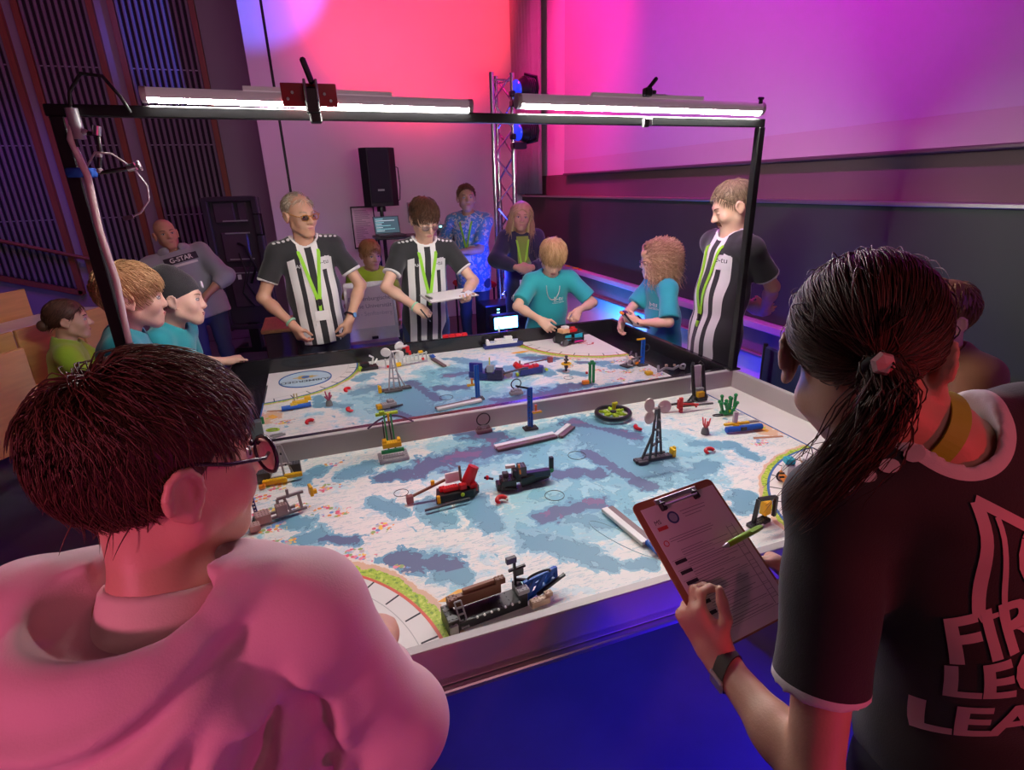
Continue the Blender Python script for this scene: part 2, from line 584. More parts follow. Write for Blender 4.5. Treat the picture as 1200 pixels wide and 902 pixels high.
# loudspeaker on its pole
r_ = thing('loudspeaker', 'black loudspeaker cabinet on a pole against the white wall', 'loudspeaker', (.11, 5.75, 1.50))
cab = MB().prism([(-.19, -.10), (-.12, -.17), (.12, -.17), (.19, -.10), (.15, .17), (-.15, .17)], 0, .60)
cab.build('cabinet', M('speaker_paint', (.018, .016, .022), .6, bump=.2, bscale=300), r_)
MB().box((0, -.172, .31), (.22, .012, .54), bev=.005).build('grille', M('speaker_grille', (.022, .02, .035), .5, .3, bump=.4, bscale=500), r_)
MB().box((0, -.180, .17), (.07, .006, .02)).build('badge', LGREY, r_)
MB().tube([(.19, .05, .42), (.23, .02, .40), (.235, .0, .2), (.22, 0, .06), (.17, .03, .04)], .006, 6).build('cable', RUBBER, r_, True)
r_ = thing('speaker_stand', 'black pole stand holding the loudspeaker', 'speaker stand', (.11, 5.75, 0))
MB().cyl((0, 0, .02), (0, 0, 1.50), .022, 10).build('pole', BLKMET, r_, 'auto')
MB().lathe((0, 0, 1.44), [(.0, 0), (.05, 0), (.05, .05), (.03, .06), (0, .06)], 12).build('top_cup', BLKMET, r_)
for k in range(3):
    a = 2 * math.pi * k / 3 + .4
    MB().tube([(0, 0, .55), (.4 * math.cos(a), .4 * math.sin(a), .01)], .013, 6).build('leg', BLKMET, r_)

# notice board poster
r_ = thing('framed_notice', 'framed white notice hanging left of the laptop on the white wall', 'framed notice', (-.05, 6.385, 1.0))
MB().box((0, 0, .235), (.255, .016, .47)).build('sheet', PAPER, r_)
fb_ = MB()
for (c, s) in (((0, -.004, .48), (.28, .024, .016)), ((0, -.004, -.008), (.28, .024, .016)), ((-.134, -.004, .236), (.014, .024, .49)), ((.134, -.004, .236), (.014, .024, .49))):
    fb_.box(c, s)
fb_.build('frame', BLKMET, r_)
tb = MB()
random.seed(5)
for i in range(22):
    w = random.uniform(.08, .19)
    tb.box((-.10 + w / 2, -.0085, .44 - i * .0185), (w, .001, .006))
tb.build('printed_lines', M('grey_ink', (.35, .34, .36), .7), r_)
r_ = thing('pinned_frame', 'small dark red framed picture behind the referee with clipboard', 'framed picture', (.62, 6.385, 1.28))
MB().box((0, 0, .11), (.20, .014, .22)).build('picture', M('dark_red_print', (.30, .04, .08), .6), r_)
for (c, s) in (((0, -.004, .225), (.23, .02, .014)), ((0, -.004, -.005), (.23, .02, .014)), ((-.108, -.004, .11), (.014, .02, .23)), ((.108, -.004, .11), (.014, .02, .23))):
    MB().box(c, s).build('frame_bar', LGREY, r_)

# technician's desk: laptop, mixer, small lights
r_ = thing('equipment_table', 'narrow equipment table carrying the laptop behind the referee', 'table', (.12, 5.0, 0))
MB().box((.02, 0, 1.215), (.44, .34, .025), bev=.005).build('table_top', BLKMET, r_)
for x in (-.17, .21):
    for y in (-.13, .13):
        MB().cyl((x, y, 0), (x, y, 1.21), .012, 8).build('leg', BLKMET, r_)
r_ = thing('laptop', 'open laptop with dark software screen on the equipment table', 'laptop', (.09, 5.0, 1.228), .15)
MB().box((0, -.02, .008), (.27, .19, .016), bev=.004).build('base', DGREY, r_)
fr = Matrix.Translation((0, .085, .012)) @ Matrix.Rotation(math.radians(-14), 4, 'X')
MB().prism([(-.135, 0), (.135, 0), (.135, .006), (-.135, .006)], 0, .18, fr).build('lid', DGREY, r_)
MB().prism([(-.125, -.002), (.125, -.002), (.125, 0), (-.125, 0)], .012, .172, fr).build('screen', M('laptop_screen', (.03, .06, .07), .3, emit=.5, ecol=(.10, .20, .24)), r_)
random.seed(8)
for i in range(8):
    z = .03 + .017 * i
    w = random.uniform(.05, .2)
    MB().prism([(-.115, -.003), (-.115 + w, -.003), (-.115 + w, -.002), (-.115, -.002)], z, z + .007, fr).build(
        'screen_row', M(('screen_line_pale', 'screen_line_teal')[i % 2], (.4, .5, .5), .3, emit=.8, ecol=((.5, .6, .6), (.1, .45, .45))[i % 2]), r_)
r_ = thing('mixing_desk', 'lighting console with lit buttons beside the man in patterned shirt', 'mixing desk', (.66, 4.72, 1.17), .1)
MB().prism([(-.11, .0), (.11, .0), (.11, .055), (-.11, .055)], -.10, .10, Matrix.Rotation(math.radians(0), 4, 'X')).build('housing', DGREY, r_)
MB().box((0, .12, .075), (.22, .03, .15), rx=-.3).build('meter_bridge', DGREY, r_)
for i in range(4):
    MB().box((-.075 + .05 * i, .100, .135), (.026, .008, .016), rx=-.3).build('lit_button', M('cyan_led', (.3, .9, .9), .3, emit=2.5, ecol=(.35, .95, 1.0)), r_)
    MB().box((-.075 + .05 * i, -.06, .066), (.026, .016, .006)).build('lit_button', _MC['cyan_led'], r_)
for i in range(7):
    MB().box((-.09 + .03 * i, .02, .060), (.008, .02, .012)).build('fader', LGREY, r_)
r_ = thing('console_table', 'dark table under the lighting console', 'table', (.73, 4.72, 0))
MB().box((0, .02, 1.052), (.50, .40, .03), bev=.005).build('table_top', BROWN, r_)
for x in (-.21, .21):
    for y in (-.14, .17):
        MB().cyl((x, y, 0), (x, y, 1.04), .015, 8).build('leg', BLKMET, r_)
r_ = thing('rack_unit', 'black rack with small lit displays behind the truss', 'equipment rack', (.90, 4.80, 1.068))
MB().box((0, 0, .045), (.24, .2, .09), bev=.006).build('casing', BLACK, r_)
for i in range(2):
    MB().box((.07, -.102, .03 + i * .035), (.05, .004, .016)).build('lit_display', _MC['cyan_led'], r_)
r_ = thing('effects_rack', 'low black rack with red and cyan indicator lights near the blue floodlight', 'equipment rack', (.97, 4.12, .02))
MB().box((0, 0, .30), (.42, .30, .60), bev=.01).build('casing', BLACK, r_)
rl = M('red_led', (.9, .1, .1), .3, emit=2.0, ecol=(1, .08, .12))
for i in range(9):
    MB().box((-.16 + .04 * i, -.152, .47), (.014, .004, .010)).build('red_light', rl, r_)
for (x, z) in ((-.08, .56), (-.08, .53), (.02, .42), (.05, .42)):
    MB().box((x, -.152, z), (.026, .004, .012)).build('cyan_light', _MC['cyan_led'], r_)
for (x, z) in ((0, .34), (.06, .35), (0, .30), (.06, .30)):
    MB().box((x, -.152, z), (.018, .004, .010)).build('red_light', rl, r_)

# truss tower with two moving heads
r_ = thing('truss_tower', 'upright silver triangular truss with diagonal braces', 'truss', (1.19, 4.62, 0))
CH = M('truss_aluminium', (.70, .70, .72), .25, 1.0, .03)
for (x, y) in ((-.10, -.08), (.10, -.08), (.0, .10), (-.075, .0)):
    if y != .0:
        MB().cyl((x, y, .02), (x, y, 2.66), .024, 10).build('chord', CH, r_, 'auto')
nb = 11
for i in range(nb):
    z0, z1 = .1 + i * .232, .1 + (i + 1) * .232
    for (a, b) in (((-.10, -.08), (.10, -.08)), ((.10, -.08), (0, .10)), ((0, .10), (-.10, -.08))):
        if i % 2:
            a, b = b, a
        MB().cyl((a[0], a[1], z0), (b[0], b[1], z1), .009, 6).build('brace', CH, r_, 'auto')
MB().box((0, 0, .01), (.4, .4, .02), bev=.004).build('base_plate', BLKMET, r_)
for z in (2.60, .35):
    for (a, b) in (((-.10, -.08), (.10, -.08)), ((.10, -.08), (0, .10)), ((0, .10), (-.10, -.08))):
        MB().cyl((a[0], a[1], z), (b[0], b[1], z), .009, 6).build('cross_bar', CH, r_, 'auto')
BLUELENS = M('blue_lens', (.02, .05, .6), .15, emit=.9, ecol=(.02, .05, 1.0))
for z, lb in ((2.53, 'upper black stage light clamped to the truss'), (2.165, 'lower black stage light clamped to the truss')):
    r2 = thing('stage_light', lb, 'stage light', (1.40, 4.50, z))
    MB().lathe((0, 0, 0), [(0, -.09), (.07, -.085), (.095, -.03), (.10, .05), (.085, .09), (.0, .09)], 16, (1, .25, .12)).build('head', BLACK, r2, 'auto')
    MB().lathe((-.042, -.010, -.005), [(.0, -.004), (.075, -.04), (.08, -.05), (0, -.055)], 16, (1, .25, .12)).build('lens', BLUELENS, r2, True)
    mb = MB()
    for i in range(5):
        mb.ring((.022 * i, .005 * i, .003 * i), .10 - .002 * i, .006, 18, 5, (1, .25, .12))
    mb.build('cooling_fins', BLACK, r2, True)
    MB().tube([(0, 0, -.11), (.10, -.06, -.09), (.115, -.06, 0), (.10, -.06, .09), (0, 0, .12)], .012, 6).build('yoke', BLKMET, r2, True)
    MB().box((-.07, 0, -.13), (.14, .1, .06), bev=.01).build('base', BLACK, r2)
    MB().box((-.13, -.01, -.05), (.05, .06, .05), bev=.008).build('clamp', BLKMET, r2)

# blue floodlight on a stand
r_ = thing('blue_floodlight', 'glowing cyan-blue floodlight behind the table beside the boy', 'floodlight', (.80, 3.50, 0))
MB().box((0, .03, .57), (.24, .10, .13), bev=.012).build('housing', BLACK, r_)
MB().box((0, -.024, .57), (.21, .012, .10), bev=.004).build('lens', M('blue_flood_lens', (.2, .6, 1.0), .3, emit=14, ecol=(.10, .55, 1.0)), r_)
MB().cyl((0, .05, .0), (0, .05, .50), .018, 8).build('pole', BLKMET, r_)
MB().cyl((0, .05, 0), (0, .05, .02), .10, 18).build('base', BLKMET, r_)
lamp('blue_flood_beam', 'SPOT', (.80, 3.46, .57), (.72, 2.2, 1.0), (.10, .25, 1.0), 60, .05, 90, .8)
lamp('blue_flood_spill', 'POINT', (.86, 3.86, .95), (0, 0, 0), (.03, .06, 1.0), 14, .08)
lamp('blue_wall_uplight', 'SPOT', (1.72, 3.7, .18), (2.2, 3.7, .40), (.02, .22, 1.0), 60, .05, 150, .9)
r_ = thing('wall_uplight', 'small blue uplight on the floor under the chalkboard', 'uplight', (1.70, 3.7, 0))
MB().box((0, 0, .06), (.10, .16, .12), bev=.01).build('housing', BLACK, r_)
MB().box((.04, 0, .125), (.06, .14, .012)).build('lens', BLUELENS, r_)

# tall black display cart seen from behind
r_ = thing('display_cart', 'tall black touch display on a wheeled stand seen from behind', 'display', (-1.40, 5.5, 0), math.radians(-14))
DC = M('display_casing', (.05, .04, .055), .38)
MB().box((0, .04, .97), (.54, .05, 1.36), bev=.012).build('display', DC, r_)
for (c, s) in (((-.24, -.02, .97), (.06, .06, 1.36)), ((.24, -.02, .97), (.06, .06, 1.36)), ((0, -.02, 1.63), (.48, .06, .05)), ((0, -.02, .33), (.48, .06, .05))):
    MB().box(c, s, bev=.008).build('rear_frame', DC, r_)
for c, s in (((-.08, .005, 1.50), (.20, .03, .20)), ((.10, .005, 1.50), (.09, .03, .20)), ((-.02, .0, 1.16), (.26, .04, .30)), ((0, .0, .75), (.28, .05, .42))):
    MB().box(c, s, bev=.01).build('rear_panel', M('glossy_dark_panel', (.09, .06, .09), .22), r_)
for z in (1.42, 1.30, 1.04, .9):
    MB().box((.02, -.02, z), (.24, .015, .012)).build('louvre', LGREY, r_)
MB().tube([(.22, -.04, 1.48), (.30, -.08, 1.48), (.30, -.08, 1.28), (.22, -.04, 1.28)], .012, 8).build('handle', BLKMET, r_, True)
MB().tube([(.02, -.06, 1.20), (.10, -.10, 1.17), (.16, -.09, .95), (.08, -.06, .80)], .014, 8).build('bracket', BLKMET, r_, True)
MB().box((-.04, -.03, .86), (.035, .006, .05)).build('sticker', PAPER, r_)
for (pts) in ([(0, -.03, 1.1), (.05, -.08, .9), (-.02, -.07, .7), (.06, -.04, .55)], [(.1, -.03, 1.0), (.04, -.09, .8), (.12, -.06, .62)]):
    MB().tube(pts, .008, 6).build('cable', RUBBER, r_, True)
MB().box((0, 0, .22), (.10, .08, .30)).build('column', BLKMET, r_)
for x in (-.22, .22):
    MB().box((x, 0, .06), (.05, .5, .05)).build('foot', BLKMET, r_)
MB().box((0, 0, .07), (.44, .06, .05)).build('foot_bar', BLKMET, r_)

# university sign in its case, and the chest under it
r_ = thing('flight_case_sign', 'open aluminium-edged case showing a white university sign', 'case', (-.30, 3.62, 0))
MB().box((0, .04, .25), (.40, .19, .50), bev=.01).build('case_body', M('grey_case_laminate', (.42, .37, .38), .5), r_)
fb_ = Matrix.Translation((0, -.03, .52)) @ Matrix.Rotation(math.radians(-10), 4, 'X')
MB().prism([(-.20, 0), (.20, 0), (.20, .02), (-.20, .02)], 0, .46, fb_).build('lid', ALU, r_)
MB().prism([(-.175, -.004), (.175, -.004), (.175, 0), (-.175, 0)], .10, .43, fb_).build('sign_sheet', M('sign_paper', (.78, .70, .66), .6, var=.01), r_)
for (a, b, c, d) in ((-.20, .20, .445, .47), (-.20, -.18, .0, .46), (.18, .20, .0, .46), (-.20, .20, .07, .095)):
    MB().prism([(a, -.012), (b, -.012), (b, 0), (a, 0)], c, d, fb_).build('edge_profile', ALU, r_)
for i, (s, z, g) in enumerate((('Brandenburgische', .335, .055), ('Technische Universität', .275, .05), ('Cottbus - Senftenberg', .215, .05))):
    o = fb_ @ Vector((.165, -.0055, z))
    text_on('lettering', s, .047, o, (1, 0, 0), fb_.to_3x3() @ Vector((0, 0, 1)), M('sign_grey_%d' % i, ((.25, .22, .22), (.28, .25, .25), (.50, .46, .45))[i], .7), r_, .001, 0, 'RIGHT')
MB().box((0, -.055, .545), (.05, .02, .02)).build('latch', BLKMET, r_)
for x in (-.195, .195):
    MB().box((x, -.065, .25), (.022, .014, .5)).build('corner_profile', ALU, r_)
MB().box((0, -.065, .49), (.40, .014, .03)).build('front_profile', ALU, r_)
r_ = thing('wooden_chest', 'dark equipment chest with a light wooden top behind the grey-haired referee', 'chest', (-.93, 3.55, 0))
MB().box((0, 0, .36), (.34, .44, .72), bev=.008).build('chest_body', M('dark_chest_laminate', (.07, .04, .05), .5), r_)
MB().box((0, 0, .735), (.37, .47, .03), bev=.006).build('wooden_top', M('oak_board', (.60, .32, .12), .45, var=.12, stretch=(8, 1, 8)), r_)
for x in (.13, .17):
    MB().box((x, -.225, .36), (.012, .012, .72)).build('metal_edge', ALU, r_)

# red chair far behind and jacket draped on a chair at right
r_ = thing('red_chair', 'red chair back behind the man in the patterned shirt', 'chair', (1.02, 5.25, 0))
sm = M('red_upholstery', (.55, .03, .04), .8)
MB().box((0, .2, 1.0), (.40, .05, .36), rx=-.12, bev=.03).build('backrest', sm, r_)
MB().box((0, 0, .62), (.42, .42, .06), bev=.02).build('seat', sm, r_)
for x in (-.18, .18):
    for y in (-.18, .18):
        MB().cyl((x, y, 0), (x, y, .60), .012, 8).build('leg', BLKMET, r_)
    MB().cyl((x * .8, .19, .6), (x * .8, .2, .9), .012, 8).build('back_post', BLKMET, r_)


# ------------------------------------------------------------------ the two game tables
WALLGREY = M('grey_painted_wood', (0.42, 0.40, 0.385), 0.42, var=0.04, vscale=8)
BASEWHITE = M('white_table_board', (0.74, 0.70, 0.66), 0.5, var=0.02)
TBLACK = M('black_table_paint', (0.012, 0.011, 0.014), 0.24, var=0.05, coat=0.25)
TY, TT, TZ, MZ = 1.143, 0.0254, 0.80, 0.718


def game_table(label, y0, wm, bm_, lip):
    """inner field x +-1.181, y y0..y0+1.143"""
    r = thing('game_table', label, 'table', (0, y0 + TY / 2, 0))
    hw, hd = 1.181, TY / 2
    MB().box((0, 0, MZ - .012), (2 * hw + 2 * TT, TY + 2 * TT, .02)).build('base_board', bm_, r)
    h = TZ - MZ + .022
    zc = TZ - h / 2
    for (c, s) in (((0, -hd - TT / 2, zc), (2 * hw + 2 * TT, TT, h)), ((0, hd + TT / 2, zc), (2 * hw + 2 * TT, TT, h)),
                   ((-hw - TT / 2, 0, zc), (TT, TY, h)), ((hw + TT / 2, 0, zc), (TT, TY, h))):
        MB().box(c, s, bev=.0025).build('side_wall', wm, r)
    for (c, s) in (((0, -hd - TT, MZ - .033), (2 * hw + .11, .03, .016)), ((hw + TT, 0, MZ - .033), (.03, TY + .05, .016)),
                   ((-hw - TT, 0, MZ - .033), (.03, TY + .05, .016))):
        MB().box(c, s, bev=.003).build('edge_lip', lip, r)
    for x in (-.8, .8):
        for y in (-.45, .45):
            MB().box((x, y, .34), (.06, .06, .68)).build('leg', BLKMET, r)
        MB().box((x, 0, .66), (.06, 1.0, .06)).build('cross_beam', BLKMET, r)
    return r


game_table('near game table with grey walls and white floor, in front of the viewer', 0, WALLGREY, BASEWHITE, ALU)
game_table('far game table with black walls, referees standing behind it', TY + 2 * TT, TBLACK, TBLACK, TBLACK)

# ---- printed mat -------------------------------------------------
MW, MH = 1.0095, 1.141


def mat_sheet_material():
    m = bpy.data.materials.new('printed_sea_mat')
    t, b = nt(m)
    N, L = t.nodes, t.links
    tc = N.new('ShaderNodeTexCoord')

    def noise(scale, detail=4, rough=.55, stretch=None, dist=0.0):
        n = N.new('ShaderNodeTexNoise')
        n.inputs['Scale'].default_value = scale
        n.inputs['Detail'].default_value = detail
        n.inputs['Roughness'].default_value = rough
        n.inputs['Distortion'].default_value = dist
        if stretch:
            mp = N.new('ShaderNodeMapping')
            mp.inputs['Scale'].default_value = stretch
            mp.inputs['Rotation'].default_value = (0, 0, .35)
            L.new(tc.outputs['Object'], mp.inputs['Vector'])
            L.new(mp.outputs['Vector'], n.inputs['Vector'])
        else:
            L.new(tc.outputs['Object'], n.inputs['Vector'])
        return n.outputs['Fac']

    def math_(op, a, b_, clamp=False):
        n = N.new('ShaderNodeMath')
        n.operation = op
        n.use_clamp = clamp
        for i, v in enumerate((a, b_)):
            if isinstance(v, (int, float)):
                n.inputs[i].default_value = v
            else:
                L.new(v, n.inputs[i])
        return n.outputs[0]

    def ramp(fac, stops, mode='CONSTANT'):
        n = N.new('ShaderNodeValToRGB')
        n.color_ramp.interpolation = mode
        e = n.color_ramp.elements
        while len(e) < len(stops):
            e.new(.5)
        for k, (p, c) in enumerate(stops):
            e[k].position = p
            e[k].color = (c[0], c[1], c[2], 1)
        L.new(fac, n.inputs['Fac'])
        return n.outputs['Color']

    def mix(f, a, b_):
        n = N.new('ShaderNodeMix')
        n.data_type = 'RGBA'
        for nm, v in (('Factor', f), ('A', a), ('B', b_)):
            if isinstance(v, (int, float)):
                n.inputs[nm].default_value = v
            elif isinstance(v, tuple):
                n.inputs[nm].default_value = (*v, 1)
            else:
                L.new(v, n.inputs[nm])
        return n.outputs['Result']

    def attr(nm):
        a = N.new('ShaderNodeAttribute')
        a.attribute_name = nm
        return a.outputs['Fac']

    sea = attr('sea')
    n1, n2 = noise(9, 5, .6, None, .6), noise(34, 3, .6)
    v = math_('ADD', sea, math_('MULTIPLY', math_('SUBTRACT', n1, .5), .95))
    v = math_('ADD', v, math_('MULTIPLY', math_('SUBTRACT', n2, .5), .22), True)
    col = ramp(v, [(0, (.80, .78, .73)), (.20, (.62, .74, .75)), (.27, (.43, .69, .75)), (.285, (.32, .61, .68)), (.46, (.14, .34, .42)), (.47, (.20, .49, .60)),
                   (.60, (.09, .24, .34)), (.61, (.13, .33, .46)), (.76, (.08, .13, .23)), (.775, (.12, .17, .30)), (.93, (.20, .14, .27))])
    # solid printed patches with ragged edges
    bd = math_('ADD', attr('patch'), math_('MULTIPLY', math_('SUBTRACT', noise(21, 5, .60, None, .5), .5), 2.0))
    lv = attr('patch_level')
    rim = mix(ramp(lv, [(0, (0, 0, 0)), (.43, (1, 1, 1))]), (.24, .50, .60), (.15, .37, .52))
    core = mix(ramp(lv, [(0, (0, 0, 0)), (.43, (1, 1, 1))]), (.15, .36, .48), (.105, .15, .27))
    core = mix(math_('MULTIPLY', ramp(lv, [(0, (0, 0, 0)), (.49, (1, 1, 1))]), ramp(noise(12, 3), [(0, (0, 0, 0)), (.56, (1, 1, 1))])), core, (.20, .13, .26))
    col = mix(ramp(bd, [(0, (0, 0, 0)), (.30, (1, 1, 1))]), col, rim)
    col = mix(ramp(bd, [(0, (0, 0, 0)), (.53, (1, 1, 1)), (.56, (0, 0, 0))]), col, (.07, .17, .26))
    col = mix(ramp(bd, [(0, (0, 0, 0)), (.56, (1, 1, 1))]), col, core)
    # foam streaks and small dark flecks
    st = noise(16, 5, .7, (1, 5, 1), 1.2)
    foam = ramp(st, [(0, (0, 0, 0)), (.56, (.75, .75, .75)), (.64, (0, 0, 0))])
    lowsea = ramp(v, [(0, (1, 1, 1)), (.34, (.35, .35, .35)), (.5, (0, 0, 0))])
    col = mix(math_('MULTIPLY', foam, math_('MULTIPLY', lowsea, ramp(bd, [(0, (1, 1, 1)), (.30, (0, 0, 0))]))), col, (.42, .55, .58))
    pm = ramp(bd, [(0, (1, 1, 1)), (.30, (0, 0, 0))])
    lowsea = math_('MULTIPLY', lowsea, pm)
    st2 = noise(26, 4, .7, (1, 4, 1), .6)
    col = mix(math_('MULTIPLY', ramp(st2, [(0, (0, 0, 0)), (.60, (.8, .8, .8)), (.68, (0, 0, 0))]), lowsea), col, (.62, .74, .66))
    fl = noise(95, 2, .5, (1, 2.6, 1))
    col = mix(ramp(fl, [(0, (0, 0, 0)), (.70, (.75, .75, .75))]), col, (.12, .22, .28))
    # coral beds
    vo = N.new('ShaderNodeTexVoronoi')
    vo.inputs['Scale'].default_value = 70
    L.new(tc.outputs['Object'], vo.inputs['Vector'])
    sep = N.new('ShaderNodeSeparateColor')
    L.new(vo.outputs['Color'], sep.inputs['Color'])
    cc = ramp(sep.outputs['Red'], [(0, (.75, .12, .18)), (.17, (.85, .33, .08)), (.34, (.86, .58, .10)), (.5, (.80, .25, .34)), (.66, (.30, .45, .14)),
                                   (.78, (.16, .32, .60)), (.88, (.52, .48, .46))])
    cm = math_('ADD', attr('coral'), math_('MULTIPLY', math_('SUBTRACT', noise(40, 3), .5), 1.1))
    cm2 = math_('MULTIPLY', ramp(cm, [(0, (0, 0, 0)), (.56, (1, 1, 1))]), ramp(vo.outputs['Distance'], [(0, (1, 1, 1)), (.52, (0, 0, 0))]))
    col = mix(cm2, col, cc)
    # sandy coast and greenery near the launch areas
    cs = math_('ADD', attr('coast'), math_('MULTIPLY', math_('SUBTRACT', noise(14, 5, .65), .5), .8))
    col = mix(ramp(cs, [(0, (0, 0, 0)), (.50, (1, 1, 1))]), col, (.80, .74, .66))
    col = mix(ramp(cs, [(0, (0, 0, 0)), (.58, (1, 1, 1))]), col, (.72, .47, .30))
    gr = ramp(noise(85, 3, .6), [(0, (.20, .36, .02)), (.42, (.42, .58, .03)), (.58, (.62, .70, .10))])
    col = mix(ramp(cs, [(0, (0, 0, 0)), (.76, (1, 1, 1))]), col, gr)
    L.new(col, b.inputs['Base Color'])
    b.inputs['Roughness'].default_value = .5
    return m


blobs = [(0.274, 1.049, 0.438, 0.842, 0.05, .5), (0.211, 0.774, 0.283, 0.492, 0.04, .45), (0.039, 0.668, 0.175, 0.625, 0.035, .45), (-0.12, 0.441, 0.086, 0.457, 0.035, .5),
         (-0.186, 0.346, -0.069, 0.225, 0.04, .4), (-0.069, 0.225, -0.032, 0.164, 0.025, .4), (0.019, 0.148, 0.067, 0.128, 0.02, .35), (-0.386, 0.912, -0.049, 0.946, 0.06, .5),
         (-0.193, 1.154, -0.078, 1.042, 0.05, .5), (-0.539, 0.886, -0.415, 0.875, 0.04, .45), (-0.667, 0.959, -0.579, 0.992, 0.04, .35), (-0.439, 0.643, -0.405, 0.546, 0.04, .35),
         (-0.295, 0.595, -0.275, 0.474, 0.045, .35), (-0.592, 0.727, -0.523, 0.634, 0.03, .3), (-0.568, 0.403, -0.449, 0.329, 0.04, .48), (-0.472, 0.3, -0.422, 0.27, 0.03, .4),
         (-0.855, 0.717, -0.817, 0.692, 0.035, .4), (-0.824, 0.601, -0.768, 0.611, 0.03, .42), (-0.757, 0.583, -0.667, 0.539, 0.02, .45), (-0.822, 0.976, -0.757, 1.03, 0.03, .4),
         (0.628, 0.686, 0.753, 0.617, 0.03, .4), (0.754, 0.562, 0.753, 0.517, 0.03, .42), (0.467, 0.472, 0.567, 0.531, 0.035, .35), (0.525, 0.317, 0.493, 0.265, 0.04, .38),
         (0.073, 0.331, -0.034, 0.40, 0.03, .25), (0.32, 0.95, 0.34, 0.60, 0.12, .30)]
broad = [(-.20, .92, .10, .94, .16, .30), (.05, .62, .30, .70, .26, .30), (-.12, .40, .12, .42, .14, .28), (.42, .80, .30, .95, .16, .28), (-.40, .95, -.2, .98, .14, .2), (.55, .5, .6, .6, .12, .12),
         (-.5, .35, -.4, .3, .1, .12)]
corals = [(-0.732, 0.889), (-0.714, 0.712), (-0.596, 0.574), (-0.839, 0.788), (-0.903, 0.959), (-0.76, 0.479), (-0.691, 0.472), (-0.876, 0.609), (-0.659, 0.439), (-0.753, 0.743),
          (-0.588, 0.354), (-0.704, 1.065), (-0.934, 0.8), (-.80, .52), (-.90, .70), (-.96, .90), (.9, .78), (.86, .60)]


def make_mat_grid():
    nx, ny = 203, 116
    xs, ys = np.linspace(-MW, MW, nx), np.linspace(.001, MH, ny)
    X, Y = np.meshgrid(xs, ys, indexing='ij')

    def seg(a):
        x0, y0, x1, y1, w, l = a
        dx, dy = x1 - x0, y1 - y0
        q = dx * dx + dy * dy
        tt = np.clip(((X - x0) * dx + (Y - y0) * dy) / q, 0, 1)
        d2 = (X - x0 - tt * dx) ** 2 + (Y - y0 - tt * dy) ** 2
        return l * np.exp(-d2 / (w * w) * .8)
    sea = np.full(X.shape, .10)
    for a in broad:
        sea += seg(a)
    patch = np.zeros(X.shape)
    lev = np.zeros(X.shape)
    for a in blobs:
        x0, y0, x1, y1, w, l = a
        dx, dy = x1 - x0, y1 - y0
        tt = np.clip(((X - x0) * dx + (Y - y0) * dy) / (dx * dx + dy * dy), 0, 1)
        d = np.hypot(X - x0 - tt * dx, Y - y0 - tt * dy)
        v_ = np.clip(1.0 - .5 * d / (w * .95), -1.0, 1.0)
        lev = np.where(v_ > patch, l, lev)
        patch = np.maximum(patch, v_)
    sea = np.minimum(sea, .50)
    coral = np.zeros(X.shape)
    for (x, y) in corals:
        coral = np.maximum(coral, np.exp(-(((X - x) / .055) ** 2 + ((Y - y) / .035) ** 2)))
    rl_ = np.hypot(X + MW, Y)
    rr_ = np.hypot(X - MW, Y)
    coast = np.maximum(np.exp(-((rl_ - .50) / .07) ** 2), np.exp(-((rr_ - .49) / .04) ** 2) * .93)
    coast = np.maximum(coast, .75 * np.exp(-(((X - .97) / .10) ** 2 + ((Y - .68) / .13) ** 2)))
    coast = np.maximum(coast, .56 * np.exp(-(((X + .40) / .10) ** 2 + ((Y - .06) / .10) ** 2)))
    coast = np.maximum(coast, .80 * np.exp(-(((X + .98) / .06) ** 2 + ((Y - .62) / .09) ** 2)))
    V = np.stack([X.ravel(), Y.ravel(), np.zeros(X.size)], 1)
    I = np.arange(nx * ny).reshape(nx, ny)
    F = np.stack([I[:-1, :-1].ravel(), I[1:, :-1].ravel(), I[1:, 1:].ravel(), I[:-1, 1:].ravel()], 1)
    return V, F, dict(patch=patch.ravel(), patch_level=lev.ravel(), sea=sea.ravel(), coral=coral.ravel(), coast=coast.ravel())


MATM = mat_sheet_material()
LAUNCH = M('mat_launch_white', (.78, .74, .70), .5, var=.01)
REDLINE = M('mat_red_line', (.70, .10, .05), .5)
BLUELINE = M('mat_blue_line', (.03, .13, .36), .5)
OLIVE = M('mat_olive_line', (.35, .32, .03), .5)
PALEB = M('mat_pale_blue', (.50, .66, .72), .5)


